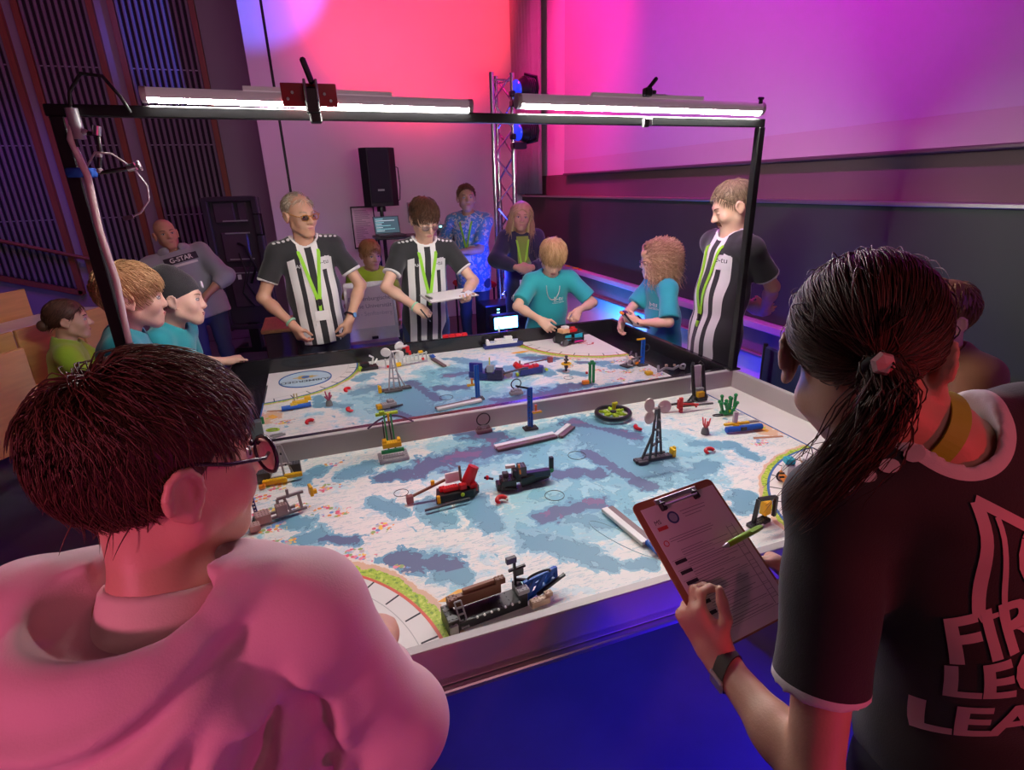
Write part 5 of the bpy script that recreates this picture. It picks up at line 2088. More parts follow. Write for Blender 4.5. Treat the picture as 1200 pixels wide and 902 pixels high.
# -- foreground boy in the pale hoodie
fgb_h = C(-.868, -.218, 1.386)
hd = []
p = person('boy in a pale pink hoodie with dark glasses, seen from behind at lower left', fgb_h, 17, 7, 2, hz=57, pitch=8, hq=1.0, wf=1.10, df=1.12,
           arms={1: dict(hand=C(-.648, -.050, .866), elbow=C(-.655, -.275, .945), dir=C(.06, .86, -.02), palm=C(-.25, .0, -.97), curl=1.05, thumb=.8),
                 -1: dict(hand=C(-1.08, -.06, .90), pole=C(-.7, -.5, -.3), dir=C(.1, .9, -.3), palm=C(.4, 0, -.9), curl=.8)},
           hb=.0040, hs=.0065, sleeve=1.70, hem=-.10, skin=SKIN, shirt_loose=.016, neckhole=.078, foldamp=.0, armr=1.05, brow=(.05, .02, .01), headkw=dict(child=1, fat=1.16),
           extra_shirt=(), shirt_mat=None)
q, SC, s, ft, rt = p.q, p.SC, p.s, p.ft, p.rt
SJr, EL, WR = p.arms[1][0], p.arms[1][1], p.arms[1][2]
SJl, ELl, WRl = p.arms[-1][0], p.arms[-1][1], p.arms[-1][2]
pb = p
# hood lying on the back and folds of the fabric
extra = []
ringp = []
for i in range(23):
    a = math.radians(-165 + 330 * i / 22)
    bk = max(0.0, math.cos(a))
    ringp.append(SC + rt * (math.sin(a) * .118 - .012 * bk) - ft * (math.cos(a) * (.096 + .036 * bk) + .004) + s * (.066 - .052 * bk + .010 * math.sin(a)))
for i in range(22):
    extra.append(cap(ringp[i], ringp[i + 1], .017, .017, .020))
extra.append(ell(SC - ft * .112 - s * .050 - rt * .01, (.150, .058, .085), np.stack([rt, ft, s], 1), .04))
extra.append(ell(SC - ft * .118 - s * .130 - rt * .03, (.110, .046, .085), np.stack([rt, ft, s], 1), .05))
extra.append(ell(SC - ft * .058 + s * .052 - rt * .006, (.088, .066, .050), np.stack([rt, ft, s], 1), .018, 's'))
cv = []
for pts, amp, wd in (
        ([(.125, .055), (.03, -.005), (-.08, -.018), (-.21, .0)], .012, .016), ([(.115, .030), (.02, -.045), (-.09, -.062), (-.22, -.055)], -.012, .016),
        ([(.12, .020), (.04, -.070), (-.07, -.108), (-.20, -.11)], .015, .019), ([(.125, .005), (.07, -.095), (-.03, -.150), (-.17, -.165)], -.014, .018),
        ([(.128, .0), (.095, -.11), (.02, -.19), (-.10, -.225)], .016, .020), ([(.135, -.01), (.122, -.13), (.070, -.22), (-.02, -.28)], -.015, .018),
        ([(.140, .0), (.150, -.12), (.118, -.22), (.05, -.32)], .014, .018), ([(.155, -.02), (.178, -.13), (.160, -.23), (.11, -.34)], -.013, .016),
        ([(.175, -.02), (.205, -.12), (.195, -.22), (.16, -.33)], .010, .016), ([(-.20, .02), (-.16, -.10), (-.14, -.24)], -.010, .02), ([(-.14, -.20), (.0, -.30), (.10, -.36)], .012, .022)):
    cv.append((spline2(pts), amp * 1.35, wd * .95))
rel = creases(SC, rt, s, ft, cv)
# creases of the sleeve, drawn across the upper arm and the elbow
extra.append(ell(EL + rt * .005 - s * .012, (.066, .064, .066), None, .05))
ad = unit(EL - SJr)
cs_ = []
for (t, am, wd) in ((.10, .008, .018), (.32, -.007, .016), (.52, .008, .017), (.74, -.008, .015), (.92, .010, .017)):
    c_ = (EL - SJr) * t
    x0, z0 = float(c_ @ rt), float(c_ @ s)
    cs_.append((spline2([(x0 - .075, z0 + .035), (x0 - .01, z0 - .012), (x0 + .07, z0 + .015)]), am * .9, wd))
rel2 = creases(SJr, rt, s, ft, cs_)
sp = p.shirt_prims
sp2 = [x for x in sp if x[4] == 'u'] + extra + [rel, rel2, folds(.0022, 4, (14, 30), 6, s)] + [x for x in sp if x[4] in 'si']
V, F = mesh_sdf(sp2, .0055)
o = mkmesh('hoodie', V - p.base, F, HOODIE, p.root, True)
set_attr(o, 'ga', np.zeros((len(V), 3)))
set_attr(o, 'gb', np.tile(C(-9, 9, 9), (len(V), 1)))
V, F = mesh_sdf([cap(SC + s * .000, SC + s * .034 + ft * .008, .082 * q + .006, .075 * q + .006, .01), cap(SC - s * .03, SC + s * .12 + ft * .025, .066 * q, .066 * q, .006, 's'), plane(SC + s * .046, s * .97 + ft * .25, .01)], .004)
o = mkmesh('collar', V - p.base, F, cloth_mat('beige_collar', (.74, .62, .52)), p.root, True)
k1 = hairline(.070, .062, .98, 0, -.098)


def boy_keep(P):
    # sideburn stays, ear region free
    line = .078 + (P[:, 1] - .072) * 1.25
    line = np.where(P[:, 1] < -.02, np.maximum(-.030 + (P[:, 1] + .02) * 1.0, -.078), line)
    ear = (P[:, 2] < .050) & (P[:, 1] > -.035) & (P[:, 1] < .030)
    return (P[:, 2] > line) & ~ear


crown = (0, -.06, .12)
fl = radial(crown, (0, .0, 0), .5)
st1 = grow(p.H, 5200, .050, boy_keep, fl, 11, 7, (.03, .14), .25, .22, (.080, .101, .089), crown)
st2 = grow(p.H, 1500, .046, lambda P: boy_keep(P) & (P[:, 2] > .075), radial(crown, (.5, .35, 0), 1.0), 12, 7, (.08, .20), .2, .28, (.082, .102, .092), crown)
make_hair(p.H, p.root, p.base, H_BROWN, .010, .072, .074, 1.25, -.100, (st1, st2), .0011, .005)
glasses(p.H, p.root, p.base, M('dark_spectacle_frame', (.03, .015, .03), .25), True, .0028, 1.35)

# -- foreground woman in the black shirt
wom_h = C(-.022, -.412, 1.464)
p = person('woman with a dark ponytail in a black jersey with back print, holding a clipboard', wom_h, 12, 9, -18, hz=50, pitch=20, roll=-3, hq=1.0, wf=.88, df=1.0,
           arms={-1: dict(hand=C(-.128, -.352, .938), elbow=C(-.140, -.552, .935), dir=C(-.28, .62, .70), palm=C(.88, .32, .10), fingers=(.62, .66, .70, .74), thumb=.12, spread=.04),
                 1: dict(hand=C(.115, -.300, .955), pole=C(.7, -.6, -.4), dir=C(-.50, .60, .55), palm=C(-.6, -.1, -.7), curl=.62, thumb=.6)},
           hb=.0048, hs=.006, sleeve=.66, hem=-.12, skin=SKIN, shirt_loose=.006, neckhole=.074, foldamp=.0045, foldseed=9, neckk=.090, headx=.045, hipx=-.04, shirt_mat=BLKSHIRT, brow=(.04, .02, .01), shirt_name='jersey', face=True)
pw = p
tie = p.H.p(.012, -.118, -.022)
tl = p.H.local(tie[None])[0]


def wk(P):
    line = .070 + (P[:, 1] - .080) * .62
    line = np.where(P[:, 1] < .0, np.maximum(.0205 + P[:, 1] * 1.9, -.082), line)
    return P[:, 2] > line


def to_tie(P):
    v = tl - P
    d = np.linalg.norm(v, axis=1)[:, None]
    return v / (d + 1e-6)


st = grow(p.H, 3800, .17, wk, to_tie, 21, 11, (.02, .10), .0, .05, (.081, .102, .090))
# clamp strands at the tie so that they gather there
Tie = np.array(tie)
dist = np.linalg.norm(st - Tie, axis=2)
hit = np.cumsum(dist < .022, axis=1) > 0
st = np.where(hit[:, :, None], Tie + (st[:, :1] - Tie) * .06, st)
st_s = grow(p.H, 160, .09, wk, to_tie, 22, 8, (.06, .18), .0, .25, (.081, .102, .090))


def bundle(guide, n, r0, r1, seed, segs=16, fray=.35, wave=.004):
    rng = np.random.RandomState(seed)
    G = np.array(guide, float)
    t = np.linspace(0, 1, len(G))
    ts = np.linspace(0, 1, segs)
    out = np.zeros((n, segs, 3))
    D = rng.normal(size=(n, 3))
    D /= np.linalg.norm(D, axis=1)[:, None]
    D *= np.sqrt(rng.rand(n))[:, None]
    ends = rng.uniform(.72, 1.0, n)
    for i in range(n):
        tt = ts * ends[i]
        c = np.stack([np.interp(tt, t, G[:, k]) for k in range(3)], 1)
        rad_ = r0 + (r1 - r0) * np.sin(np.clip(tt * 1.5, 0, 1) * math.pi / 2)
        jit = np.cumsum(rng.normal(size=(segs, 3)) * fray * .004, 0)
        out[i] = c + D[i] * rad_[:, None] + jit + wave * np.sin(tt * 9 + rng.rand() * 6)[:, None] * rng.normal(size=3)
    return out


guide = [tie + C(.008, .016, .004), tie, C(-0.108, -0.517, 1.464), C(-0.119, -0.517, 1.431), C(-0.129, -0.505, 1.389), C(-0.135, -0.483, 1.343), C(-0.138, -0.454, 1.285)]
pony = bundle(guide, 2000, .010, .024, 5, 15, .16, .0015)
fly = bundle(guide, 160, .012, .036, 6, 15, .5, .004)
make_hair(p.H, p.root, p.base, H_DARK, .011, .080, .070, .74, -.080, (st, st_s), .0011, .005)
V, F, R_ = strand_mesh(np.concatenate([pony, fly]), .0011)
o = mkmesh('ponytail', V - p.base, F, H_DARK, p.root, True)
set_attr(o, 'rnd', R_)
MB().ring(tie - p.base, .015, .006, 18, 8, unit(C(-.4, -.6, -.4))).build('hair_tie', RUBBER, p.root, True)
bt = tie - p.base + C(-.016, -.014, .012)
MB().lathe(bt, [(0, -.003), (.010, -.003), (.013, .0), (.010, .006), (0, .007)], 6, unit(C(-.45, -.8, .25))).build('hair_gem', M('rose_gem', (.72, .42, .42), .3), p.root)
# lime lanyard round the neck
n0_, n1_ = p.SC + p.s * .022 * p.Ht, p.H.p(0, -.022, -.055)
nd_ = unit(n1_ - n0_)
nr_ = unit(p.rt - nd_ * float(p.rt @ nd_))
nf_ = np.cross(nd_, nr_)
V, F = [], []
NL = 40
for i in range(NL + 1):
    a = math.radians(-140 + 280 * i / NL)
    rad_ = nr_ * math.sin(a) - nf_ * math.cos(a)
    P_ = n0_ + nd_ * (.030 - .012 * (1 - math.cos(a)) * .5) + rad_ * .0565 - p.base
    for a_, b_ in ((.011, .0), (-.011, .006), (-.011, .0075), (.011, .0015)):
        V.append(P_ + nd_ * a_ + rad_ * (b_ + .001))
for i in range(NL):
    for k in range(4):
        F.append((i * 4 + k, i * 4 + (k + 1) % 4, i * 4 + 4 + (k + 1) % 4, i * 4 + 4 + k))
mkmesh('lanyard', V, F, M('lime_lanyard_woven', (.42, .62, .03), .6), p.root)
PINKPRINT = M('white_back_print', (.72, .46, .50), .6)
shoulder_dots(p, M('jersey_dots', (.72, .62, .62), .6), 5, (-1,), .0125, .064, .0285, -.036)
# lettering on the back
for (txt, sz, x, z) in (('FIRST', .076, .028, .200), ('LEGO', .062, .006, .137), ('LEAGUE', .066, .016, .070)):
    shirt_text(p, 'back_lettering', txt, sz, tp(p, x, -.30, z), PINKPRINT, True, .34, math.radians(11), 2, .002, .0016)
# outlined emblem above the lettering
VV, FF = [], []


def add_stroke(pts, wd):
    n0 = len(VV)
    P2 = [np.array(a, float) for a in pts]
    out = []
    for i in range(len(P2) - 1):
        m = max(2, int(np.linalg.norm(P2[i + 1] - P2[i]) / .012))
        for k in range(m):
            out.append(P2[i] + (P2[i + 1] - P2[i]) * k / m)
    out.append(P2[-1])
    for i, a in enumerate(out):
        d = unit(np.append(out[min(i + 1, len(out) - 1)] - out[max(i - 1, 0)], 0))[:2]
        nn = np.array([-d[1], d[0]]) * wd / 2
        VV.extend([tuple(a + nn), tuple(a - nn)])
    for i in range(len(out) - 1):
        FF.append((n0 + 2 * i, n0 + 2 * i + 1, n0 + 2 * i + 3, n0 + 2 * i + 2))


add_stroke([(-.085, -.075), (-.075, .070)], .013)
add_stroke([(-.075, .072), (.075, -.055)], .012)
add_stroke([(-.060, .052), (-.058, -.070), (-.085, -.078)], .006)
add_stroke([(.072, .090), (.060, -.055)], .008)
add_stroke([(.090, .090), (.085, -.070)], .011)
add_stroke([(.05 * math.cos(a) + .01, .05 * math.sin(a) - .005) for a in [math.radians(150 - 20 * i) for i in range(19)]], .010)
add_stroke([(.026 * math.cos(a) + .01, .026 * math.sin(a) - .005) for a in [math.radians(20 * i) for i in range(19)]], .006)
c9, s9 = math.cos(math.radians(-7)), math.sin(math.radians(-7))
VV = [(x * c9 - y * s9, x * s9 + y * c9) for x, y in VV]
decal(p, 'back_emblem', VV, FF, tp(p, .085, -.30, .288), p.rt, p.s, p.ft, PINKPRINT, .0016)
# smart watch on the left wrist
S_, E_, W_, dF, pn = p.arms[-1]
fa = unit(W_ - E_)
wc = W_ - fa * .020
bk = -pn
V, F = [], []
MBw = MB()
cir = []
u_ = unit(np.cross(fa, bk))
for i in range(22):
    a = 2 * math.pi * i / 22
    cir.append((u_ * math.cos(a) * .0310 + unit(bk) * math.sin(a) * .0285))
for i, c_ in enumerate(cir):
    rr = unit(c_)
    for a_, b_ in ((-.012, 0), (.012, 0), (.012, .003), (-.012, .003)):
        V.append(wc - p.base + c_ + fa * a_ + rr * b_)
n = len(cir)
for i in range(n):
    j = (i + 1) % n
    for k in range(4):
        F.append((i * 4 + k, j * 4 + k, j * 4 + (k + 1) % 4, i * 4 + (k + 1) % 4))
wt = mkmesh('watch_strap', V, F, M('olive_black_strap', (.05, .05, .035), .6), p.root, 'auto')
Rw = np.stack([unit(np.cross(fa, bk)), fa, unit(bk)], 1)
g = MB().box((0, 0, 0), (.024, .032, .008), bev=.003)
mkmesh('watch_case', [tuple(wc - p.base + unit(bk) * .032 + Rw @ np.array(v)) for v in g.v], g.f, M('watch_steel', (.6, .55, .52), .3, .7), wt)

# -- clipboard with scoring sheet, and the pen
cb = thing('clipboard', 'brown clipboard with printed scoring sheet held over the near table edge', 'clipboard', (-.067, -.240, 1.044))
cb.rotation_euler = (.609, -.026, .115)
cw_, ch_ = .194, .270
poly = []
for (cx, cy, a0) in ((cw_ / 2 - .012, ch_ / 2 - .012, 0), (-cw_ / 2 + .012, ch_ / 2 - .012, 90), (-cw_ / 2 + .012, -ch_ / 2 + .012, 180), (cw_ / 2 - .012, -ch_ / 2 + .012, 270)):
    poly += [(cx + .012 * math.cos(math.radians(a0 + 18 * i)), cy + .012 * math.sin(math.radians(a0 + 18 * i))) for i in range(6)]
MB().prism(poly, -.003, 0).build('board', M('hardboard_brown', (.34, .14, .06), .5, var=.1), cb)
pp = MB().box((.003, -.006, .0012), (.176, .252, .0012)).build('scoring_sheet', M('scoring_paper', (.76, .70, .70), .6, var=.01), cb)
for x in (-.040, .040):
    MB().box((x, .112, .006), (.012, .016, .010), bev=.002).build('clip_end', BLACK, cb)
MB().tube([(-.040, .124, .004), (-.040, .112, .010), (.040, .112, .010), (.040, .124, .004)], .0022, 6).build('clip_wire', STEEL, cb, True)
MB().box((0, .124, .003), (.10, .010, .004), bev=.001).build('clip_bar', STEEL, cb)
GI = M('sheet_grey_ink', (.30, .27, .29), .7)
zt_ = .0020
lines, boxes = MB(), MB()
random.seed(3)
for k in range(2):
    text_on('printed_logo', 'MS', .012, (-.066, .088 - .004 * k, zt_), (1, 0, 0), (0, 1, 0), INK, cb, .0003) if k == 0 else None
MB().box((-.062, .076, zt_), (.022, .007, .0006)).build('red_logo_bar', M('sheet_red', (.62, .06, .06), .6), cb)
MB().prism(ring_poly(-.030, .088, .012, 20), .0015, .0024).build('round_stamp', M('stamp_blue', (.05, .08, .22), .6), cb)
MB().prism(ring_poly(-.030, .088, .0085, 18), .0015, .0026).build('stamp_centre', M('stamp_pale', (.35, .40, .50), .6), cb)
for (y, w, x) in ((.094, .060, .020), (.088, .055, .020), (.082, .040, .015)):
    lines.box((x, y, zt_), (w, .0012, .0005))
MB().ring((-.072, .049, zt_), .005, .0009, 14, 4).build('sheet_icon', _MC['sheet_red'], cb)
y = .054
for k in range(3):
    lines.box((-.005 + random.uniform(-.01, .0), y - .0045 * k, zt_), (random.uniform(.08, .115), .0011, .0005))
for blk in range(8):
    y0 = .030 - .0185 * blk
    if blk:
        boxes.box((-.064, y0 + .001, zt_), (.025, .0062, .0007))
    for k in range(3):
        w = random.uniform(.05, .12)
        lines.box((-.052 + w / 2, y0 - .0045 * k, zt_), (w, .0010, .0005))
    lines.box((.0, y0 - .0125, zt_), (.160, .0006, .0005))
for x in (.064, .078):
    lines.box((x, -.035, zt_), (.0007, .150, .0005))
for k in range(12):
    lines.box((.071, .036 - .0135 * k, zt_), (.014, .0007, .0005))
lines.build('printed_lines', GI, cb)
boxes.build('printed_tags', INK, cb)
random.seed(12)
pen = thing('pen', 'lime green ballpoint pen lying across the scoring sheet', 'pen', (.006, -.232, 1.062))
MB().tube([(-.050, 0, 0), (.0, .0, .0), (.045, 0, 0), (.062, 0, 0)], [.0052, .0060, .0058, .0050], 10).build('barrel', M('lime_pen', (.25, .52, .03), .3), pen, True)
MB().cyl((-.050, 0, 0), (-.064, 0, 0), .0050, 10, .0018).build('tip', STEEL, pen, 'auto')
MB().box((.040, -.004, .005), (.040, .004, .002)).build('clip', _MC['lime_pen'], pen)
MB().cyl((.062, 0, 0), (.072, 0, 0), .0034, 8).build('push_button', STEEL, pen, 'auto')
pen.rotation_euler = (0, .10, .30)

# -- grey haired referee
p = person('grey-haired man in glasses and black-white striped referee jersey with hands in pockets', (-.720, 2.66, 1.555), 172, 3, 3, hz=146, pitch=6, roll=3, hq=1.0, wf=1.04, df=1.06,
           arms={1: dict(hand=C(-.850, 2.545, .935), pole=C(-.8, .3, -.1), dir=C(.35, -.1, -.9), palm=C(.6, .4, 0), curl=.4),
                 -1: dict(hand=C(-.520, 2.54, .945), pole=C(.8, .4, -.1), dir=C(-.3, -.05, -.9), palm=C(-.6, .4, 0), curl=.4)},
           shirt_mat=JERSEY, shirt_loose=.004, sleeve=.66, hem=-.05, skin=SKIN3, foldseed=21, headkw=dict(nose=.9), brow=(.30, .22, .16), shirt_name='jersey')
k = lambda P: (P[:, 2] < .085) & (P[:, 2] > np.maximum(-.018 + (P[:, 1] + .02) * 1.6, -.08)) & (P[:, 1] < .045)
st = grow(p.H, 900, .040, k, radial((0, .02, .13), (0, -.4, 0), .5), 31, 6, (.03, .12), .3, .15)
st2 = grow(p.H, 130, .05, lambda P: P[:, 2] > .075, radial((0, .05, .14), (0, -.8, 0), 1.0), 32, 6, (.02, .08), .2, .2)
make_hair(p.H, p.root, p.base, H_GREY, .006, .030, .070, 1.6, -.08, (st, st2), .0020, .007, (ell(p.H.p(0, .035, .085), C(.064, .070, .055), p.H.R, .02, 's'),))
glasses(p.H, p.root, p.base, M('amber_spectacle_frame', (.45, .18, .03), .3), True, .0028)
lanyard(p, .09, .0105)
shoulder_dots(p, PRINTW)
shirt_text(p, 'chest_logo', 'JAKO', .030, tp(p, .062, .30, .300), PRINTW)
V, F = grid_patch(.085, .075, 6, 6)
decal(p, 'sponsor_patch', V, F, tp(p, -.075, .30, .305), -p.rt, p.s, -p.ft, M('white_patch', (.72, .70, .69), .6), .0022)
shirt_text(p, 'patch_logo', 'b-tu', .040, tp(p, -.075, .30, .312), INK, lift=.0040)
b_ = MB()
for i in range(5):
    b_.box(tp(p, -.02 + .022 * i - .03, .118, -.075 - .008 * (i % 2)) - p.base, (.018, .02, .03), .3 * i, .2, .4 * i)
mkmesh('hem_print', *[b_.v, b_.f], PRINTW, p.root)
WR = p.arms[1][2]
MB().ring(WR - p.base + C(-.010, .0, .02), .029, .007, 18, 6, WR - p.arms[1][1]).build('wristband', M('mint_wristband', (.30, .62, .42), .6), p.root, True)
WR = p.arms[-1][2]
w_ = MB().ring(WR - p.base + C(.0, .0, .02), .029, .006, 18, 6, WR - p.arms[-1][1]).build('watch_strap', RUBBER, p.root, True)
MB().lathe(WR - p.base + C(.026, -.014, .02), [(0, 0), (.016, 0), (.016, .008), (0, .009)], 14, unit(C(.8, -.5, .1))).build('watch_face', M('watch_glass', (.15, .35, .7), .15), w_)

# -- referee with the clipboard in the middle
p = person('brown-haired man in glasses and striped referee jersey looking down at a clipboard', (.010, 2.655, 1.500), 178, 7, -2, hz=168, pitch=30, roll=3, hq=.99, wf=1.02, df=1.08,
           arms={1: dict(hand=C(-.135, 2.43, 1.000), pole=C(-.9, .1, -.3), dir=C(.65, -.55, -.45), palm=C(.3, .5, -.7), curl=.75, thumb=.8),
                 -1: dict(hand=C(.170, 2.42, 1.035), pole=C(.9, .3, -.5), dir=C(-.1, -.95, -.1), palm=C(-.2, 0, 1), curl=.35, thumb=.2)},
           shirt_mat=JERSEY, shirt_loose=.005, sleeve=.66, hem=-.10, skin=SKIN2, foldseed=33, trousers=DENIM, closed=True, brow=(.07, .035, .02), shirt_name='jersey', foldamp=.006)
pc = p
fr_k = lambda P: (P[:, 2] > np.maximum(.066 + (P[:, 1] - .078) * 1.0, -.085))
st = grow(p.H, 1300, .060, fr_k, radial((0, -.055, .125), (.25, .5, 0), .8), 41, 6, (.06, .20), .3, .18)
make_hair(p.H, p.root, p.base, H_BROWN, .013, .080, .068, 1.08, -.085, (st,), .0024, .007)
glasses(p.H, p.root, p.base, M('thin_metal_frame', (.25, .20, .18), .3, .8), True, .0016)
lanyard(p, .10, .0105, badge=False)
shoulder_dots(p, PRINTW)
shirt_text(p, 'chest_logo', 'JAKO', .030, tp(p, .066, .30, .300), PRINTW)
V, F = grid_patch(.085, .075, 6, 6)
decal(p, 'sponsor_patch', V, F, tp(p, -.072, .30, .305), -p.rt, p.s, -p.ft, _MC['white_patch'], .0022)
shirt_text(p, 'patch_logo', 'b-tu', .040, tp(p, -.072, .30, .312), INK, lift=.0040)
for sd, m_ in ((1, _MC['mint_wristband']), (-1, RUBBER)):
    WR = p.arms[sd][2]
    MB().ring(WR - p.base, .027, .006, 18, 6, WR - p.arms[sd][1]).build('wristband', m_, p.root, True)
c2 = thing('clipboard', 'thin clipboard seen edge-on in the hand of the brown-haired referee', 'clipboard', (.075, 2.40, 1.055), .12)
c2.rotation_euler = (.06, -.04, .12)
MB().box((0, 0, 0), (.31, .22, .004), bev=.001).build('board', M('grey_board', (.40, .36, .36), .5), c2)
MB().box((0, 0, .003), (.29, .20, .0015)).build('sheet', PAPER, c2)
MB().box((-.13, 0, .008), (.02, .09, .012), bev=.003).build('clip', STEEL, c2)
pn_ = thing('pen', 'dark pen in the right hand of the brown-haired referee', 'pen', (-.085, 2.36, .950))
MB().tube([(-.03, 0, .045), (.02, 0, -.03)], [.0045, .004], 8).build('barrel', BLACK, pn_, True)
MB().cyl((.02, 0, -.03), (.026, 0, -.039), .004, 8, .001).build('tip', STEEL, pn_)

# -- moustached referee on the right
p = person('moustached man in striped referee jersey standing by the right gantry post, arms behind his back', (1.385, 1.505, 1.552), 276, -5, 0, hz=296, pitch=26, roll=-2, hq=1.0, wf=1.05, df=1.05,
           arms={-1: dict(hand=C(1.68, 1.50, .985), pole=C(.3, -1, -.1), dir=C(.0, 1, -.1), palm=C(.8, 0, .3), curl=.4),
                 1: dict(hand=C(1.68, 1.60, .97), pole=C(.4, 1, -.1), dir=C(0, -1, 0), palm=C(.8, 0, .3), curl=.4)},
           shirt_mat=JERSEY, shirt_loose=.008, sleeve=.70, hem=-.16, skin=SKIN2, foldseed=44, headkw=dict(nose=.9), brow=(.16, .10, .06), closed=True, shirt_name='jersey', foldamp=.006)
rk = lambda P: (P[:, 2] > np.maximum(.062 + (P[:, 1] - .055) * 1.15, -.085))
st = grow(p.H, 1000, .035, rk, radial((0, -.05, .125), (0, .3, 0), .4), 51, 6, (.02, .10), .3, .2)
make_hair(p.H, p.root, p.base, hair_mat('hair_ash_brown', (.10, .06, .035), (.28, .19, .12)), .007, .052, .066, 1.15, -.085, (st,), .0020, .007)
ms = []
rng = np.random.RandomState(2)
for i in range(260):
    x = rng.uniform(-.037, .037)
    a = p.H.p(x * .6, .101 - abs(x) * .25, -.046)
    b = p.H.p(x * 1.15, .103 - abs(x) * .32, -.062 - abs(x) * .15)
    ms.append(np.linspace(a, b, 4))
V, F, R_ = strand_mesh(np.array(ms), .0030)
o = mkmesh('moustache', V - p.base, F, H_BROWN, p.root, True)
set_attr(o, 'rnd', R_)
lanyard(p, .0, .0105, badge=False, apex_x=.0)
shoulder_dots(p, PRINTW, sides=(-1, 1), fwd=.0, start=.05, step=.024)
V, F = grid_patch(.085, .075, 6, 6)
decal(p, 'sponsor_patch', V, F, tp(p, -.085, .30, .300), -p.rt, p.s, -p.ft, _MC['white_patch'], .0022)
shirt_text(p, 'patch_logo', 'b-tu', .040, tp(p, -.085, .30, .312), INK, lift=.0040)

# -- boy steadying the robot on the far table
p = person('boy in a teal T-shirt and bead chain bending over his robot at the far table', (.815, 2.500, 1.225), 187, 16, 0, hz=192, pitch=38, roll=-4, Ht=1.40, hq=.95, wf=1.02, df=1.0,
           arms={1: dict(hand=C(.640, 2.300, .862), pole=C(-.9, .4, -.1), dir=C(.45, -.55, -.55), palm=C(.6, -.2, -.6), curl=.38, thumb=.3, spread=.16),
                 -1: dict(hand=C(.930, 2.345, .885), pole=C(.9, .4, -.1), dir=C(-.50, -.60, -.45), palm=C(-.6, .1, -.7), curl=.62, thumb=.7)},
           shirt_mat=TEAL, shirt_loose=.012, sleeve=.80, hem=-.08, skin=SKIN2, foldseed=55, closed=True, headkw=dict(child=1, nose=-.2), brow=(.20, .11, .05), shirt_name='t_shirt', hb=.006)
st = grow(p.H, 1500, .070, lambda P: (P[:, 2] > np.maximum(.050 + (P[:, 1] - .08) * 1.0, -.085)), radial((0, -.06, .12), (-.2, .5, 0), .7), 61, 7, (.06, .24), .35, .22)
make_hair(p.H, p.root, p.base, H_BLOND, .016, .082, .048, 1.0, -.085, (st,), .0024, .007)
for txt, sz, z in (('b-tu', .042, .265), ('Brandenburgische', .010, .238), ('Technische Universität', .010, .227)):
    shirt_text(p, 'chest_logo', txt, sz, tp(p, -.055, .32, z), PRINTW, sub=1)
ch = []
for i in range(17):
    a = math.pi * i / 16
    ch.append(tp(p, .058 * math.cos(a), .20, .385 - .125 * math.sin(a)))
P_ = project(p.shirt_prims, np.array(ch), -p.ft, .004, 26)
mb = MB()
for i in range(len(P_) - 1):
    for k in range(3):
        mb.sphere(P_[i] + (P_[i + 1] - P_[i]) * k / 3 - p.base, .0042, 6, 4)
mb.build('bead_chain', M('grey_beads', (.45, .45, .47), .3, .6), p.root, True)
S_, E_ = p.arms[1][0], p.arms[1][1]
for i, t_ in enumerate((.35, .48, .6)):
    V, F = text_geo(('THE', 'NEXT', 'TEAM')[i], .026, 0, 'CENTER', 1, .001)
    decal(p, 'sleeve_print', V, F, S_ + (E_ - S_) * t_ - p.rt * -.0 - p.ft * -.0 + p.ft * .05 + p.rt * .12, unit(-p.rt * .4 + p.s * .8), unit(S_ - E_), unit(-p.ft * .5 - p.rt * .8), PRINTW, .0025)

# -- girl with curly hair
p = person('girl with shoulder-length curly light brown hair and glasses in a teal T-shirt', (1.368, 2.130, 1.208), 284, 6, 0, hz=312, pitch=8, Ht=1.34, hq=.94, wf=1.02, df=1.0,
           arms={-1: dict(hand=C(1.175, 2.010, .850), pole=C(.5, -1, -.5), dir=C(-.75, .35, .35), palm=C(-.1, .8, .3), curl=.5, thumb=.4),
                 1: dict(hand=C(1.130, 2.110, .855), pole=C(.2, 1, -.6), dir=C(-.4, -.35, -.85), palm=C(.3, -.7, .1), curl=.35, thumb=.4)},
           shirt_mat=TEAL, shirt_loose=.014, sleeve=.88, hem=-.10, skin=SKIN2, foldseed=66, headkw=dict(child=1, nose=-.2), brow=(.25, .14, .07), shirt_name='t_shirt', hb=.006)
gk = lambda P: (P[:, 2] > np.maximum(.058 + (P[:, 1] - .085) * .9, -.05))
st = grow(p.H, 1500, .195, lambda P: gk(P) & ((P[:, 1] < .050) | (P[:, 2] > .085)), lambda P: side_part(P) + np.array([0, -1.3, 0]), 71, 16, (.16, .60), .6, .20, curl=.0, wave=.017, hang=.035)
make_hair(p.H, p.root, p.base, H_CURL, .026, .076, .058, .95, -.19, (st,), .0030, .008,
          (ell(p.H.p(0, -.050, -.075), C(.088, .060, .098), p.H.R, .03), ell(p.H.p(-.066, -.010, -.070), C(.030, .046, .085), p.H.R, .03), ell(p.H.p(.066, -.010, -.070), C(.030, .046, .085), p.H.R, .03), folds(.009, 9, (60, 110), 6)), long=True)
glasses(p.H, p.root, p.base, M('dark_blue_frame', (.03, .03, .09), .3), True, .0026)
for txt, sz, z in (('b-tu', .042, .255), ('Brandenburgische', .010, .228), ('Technische Universität', .010, .217)):
    shirt_text(p, 'chest_logo', txt, sz, tp(p, -.080, .32, z), PRINTW, sub=1)

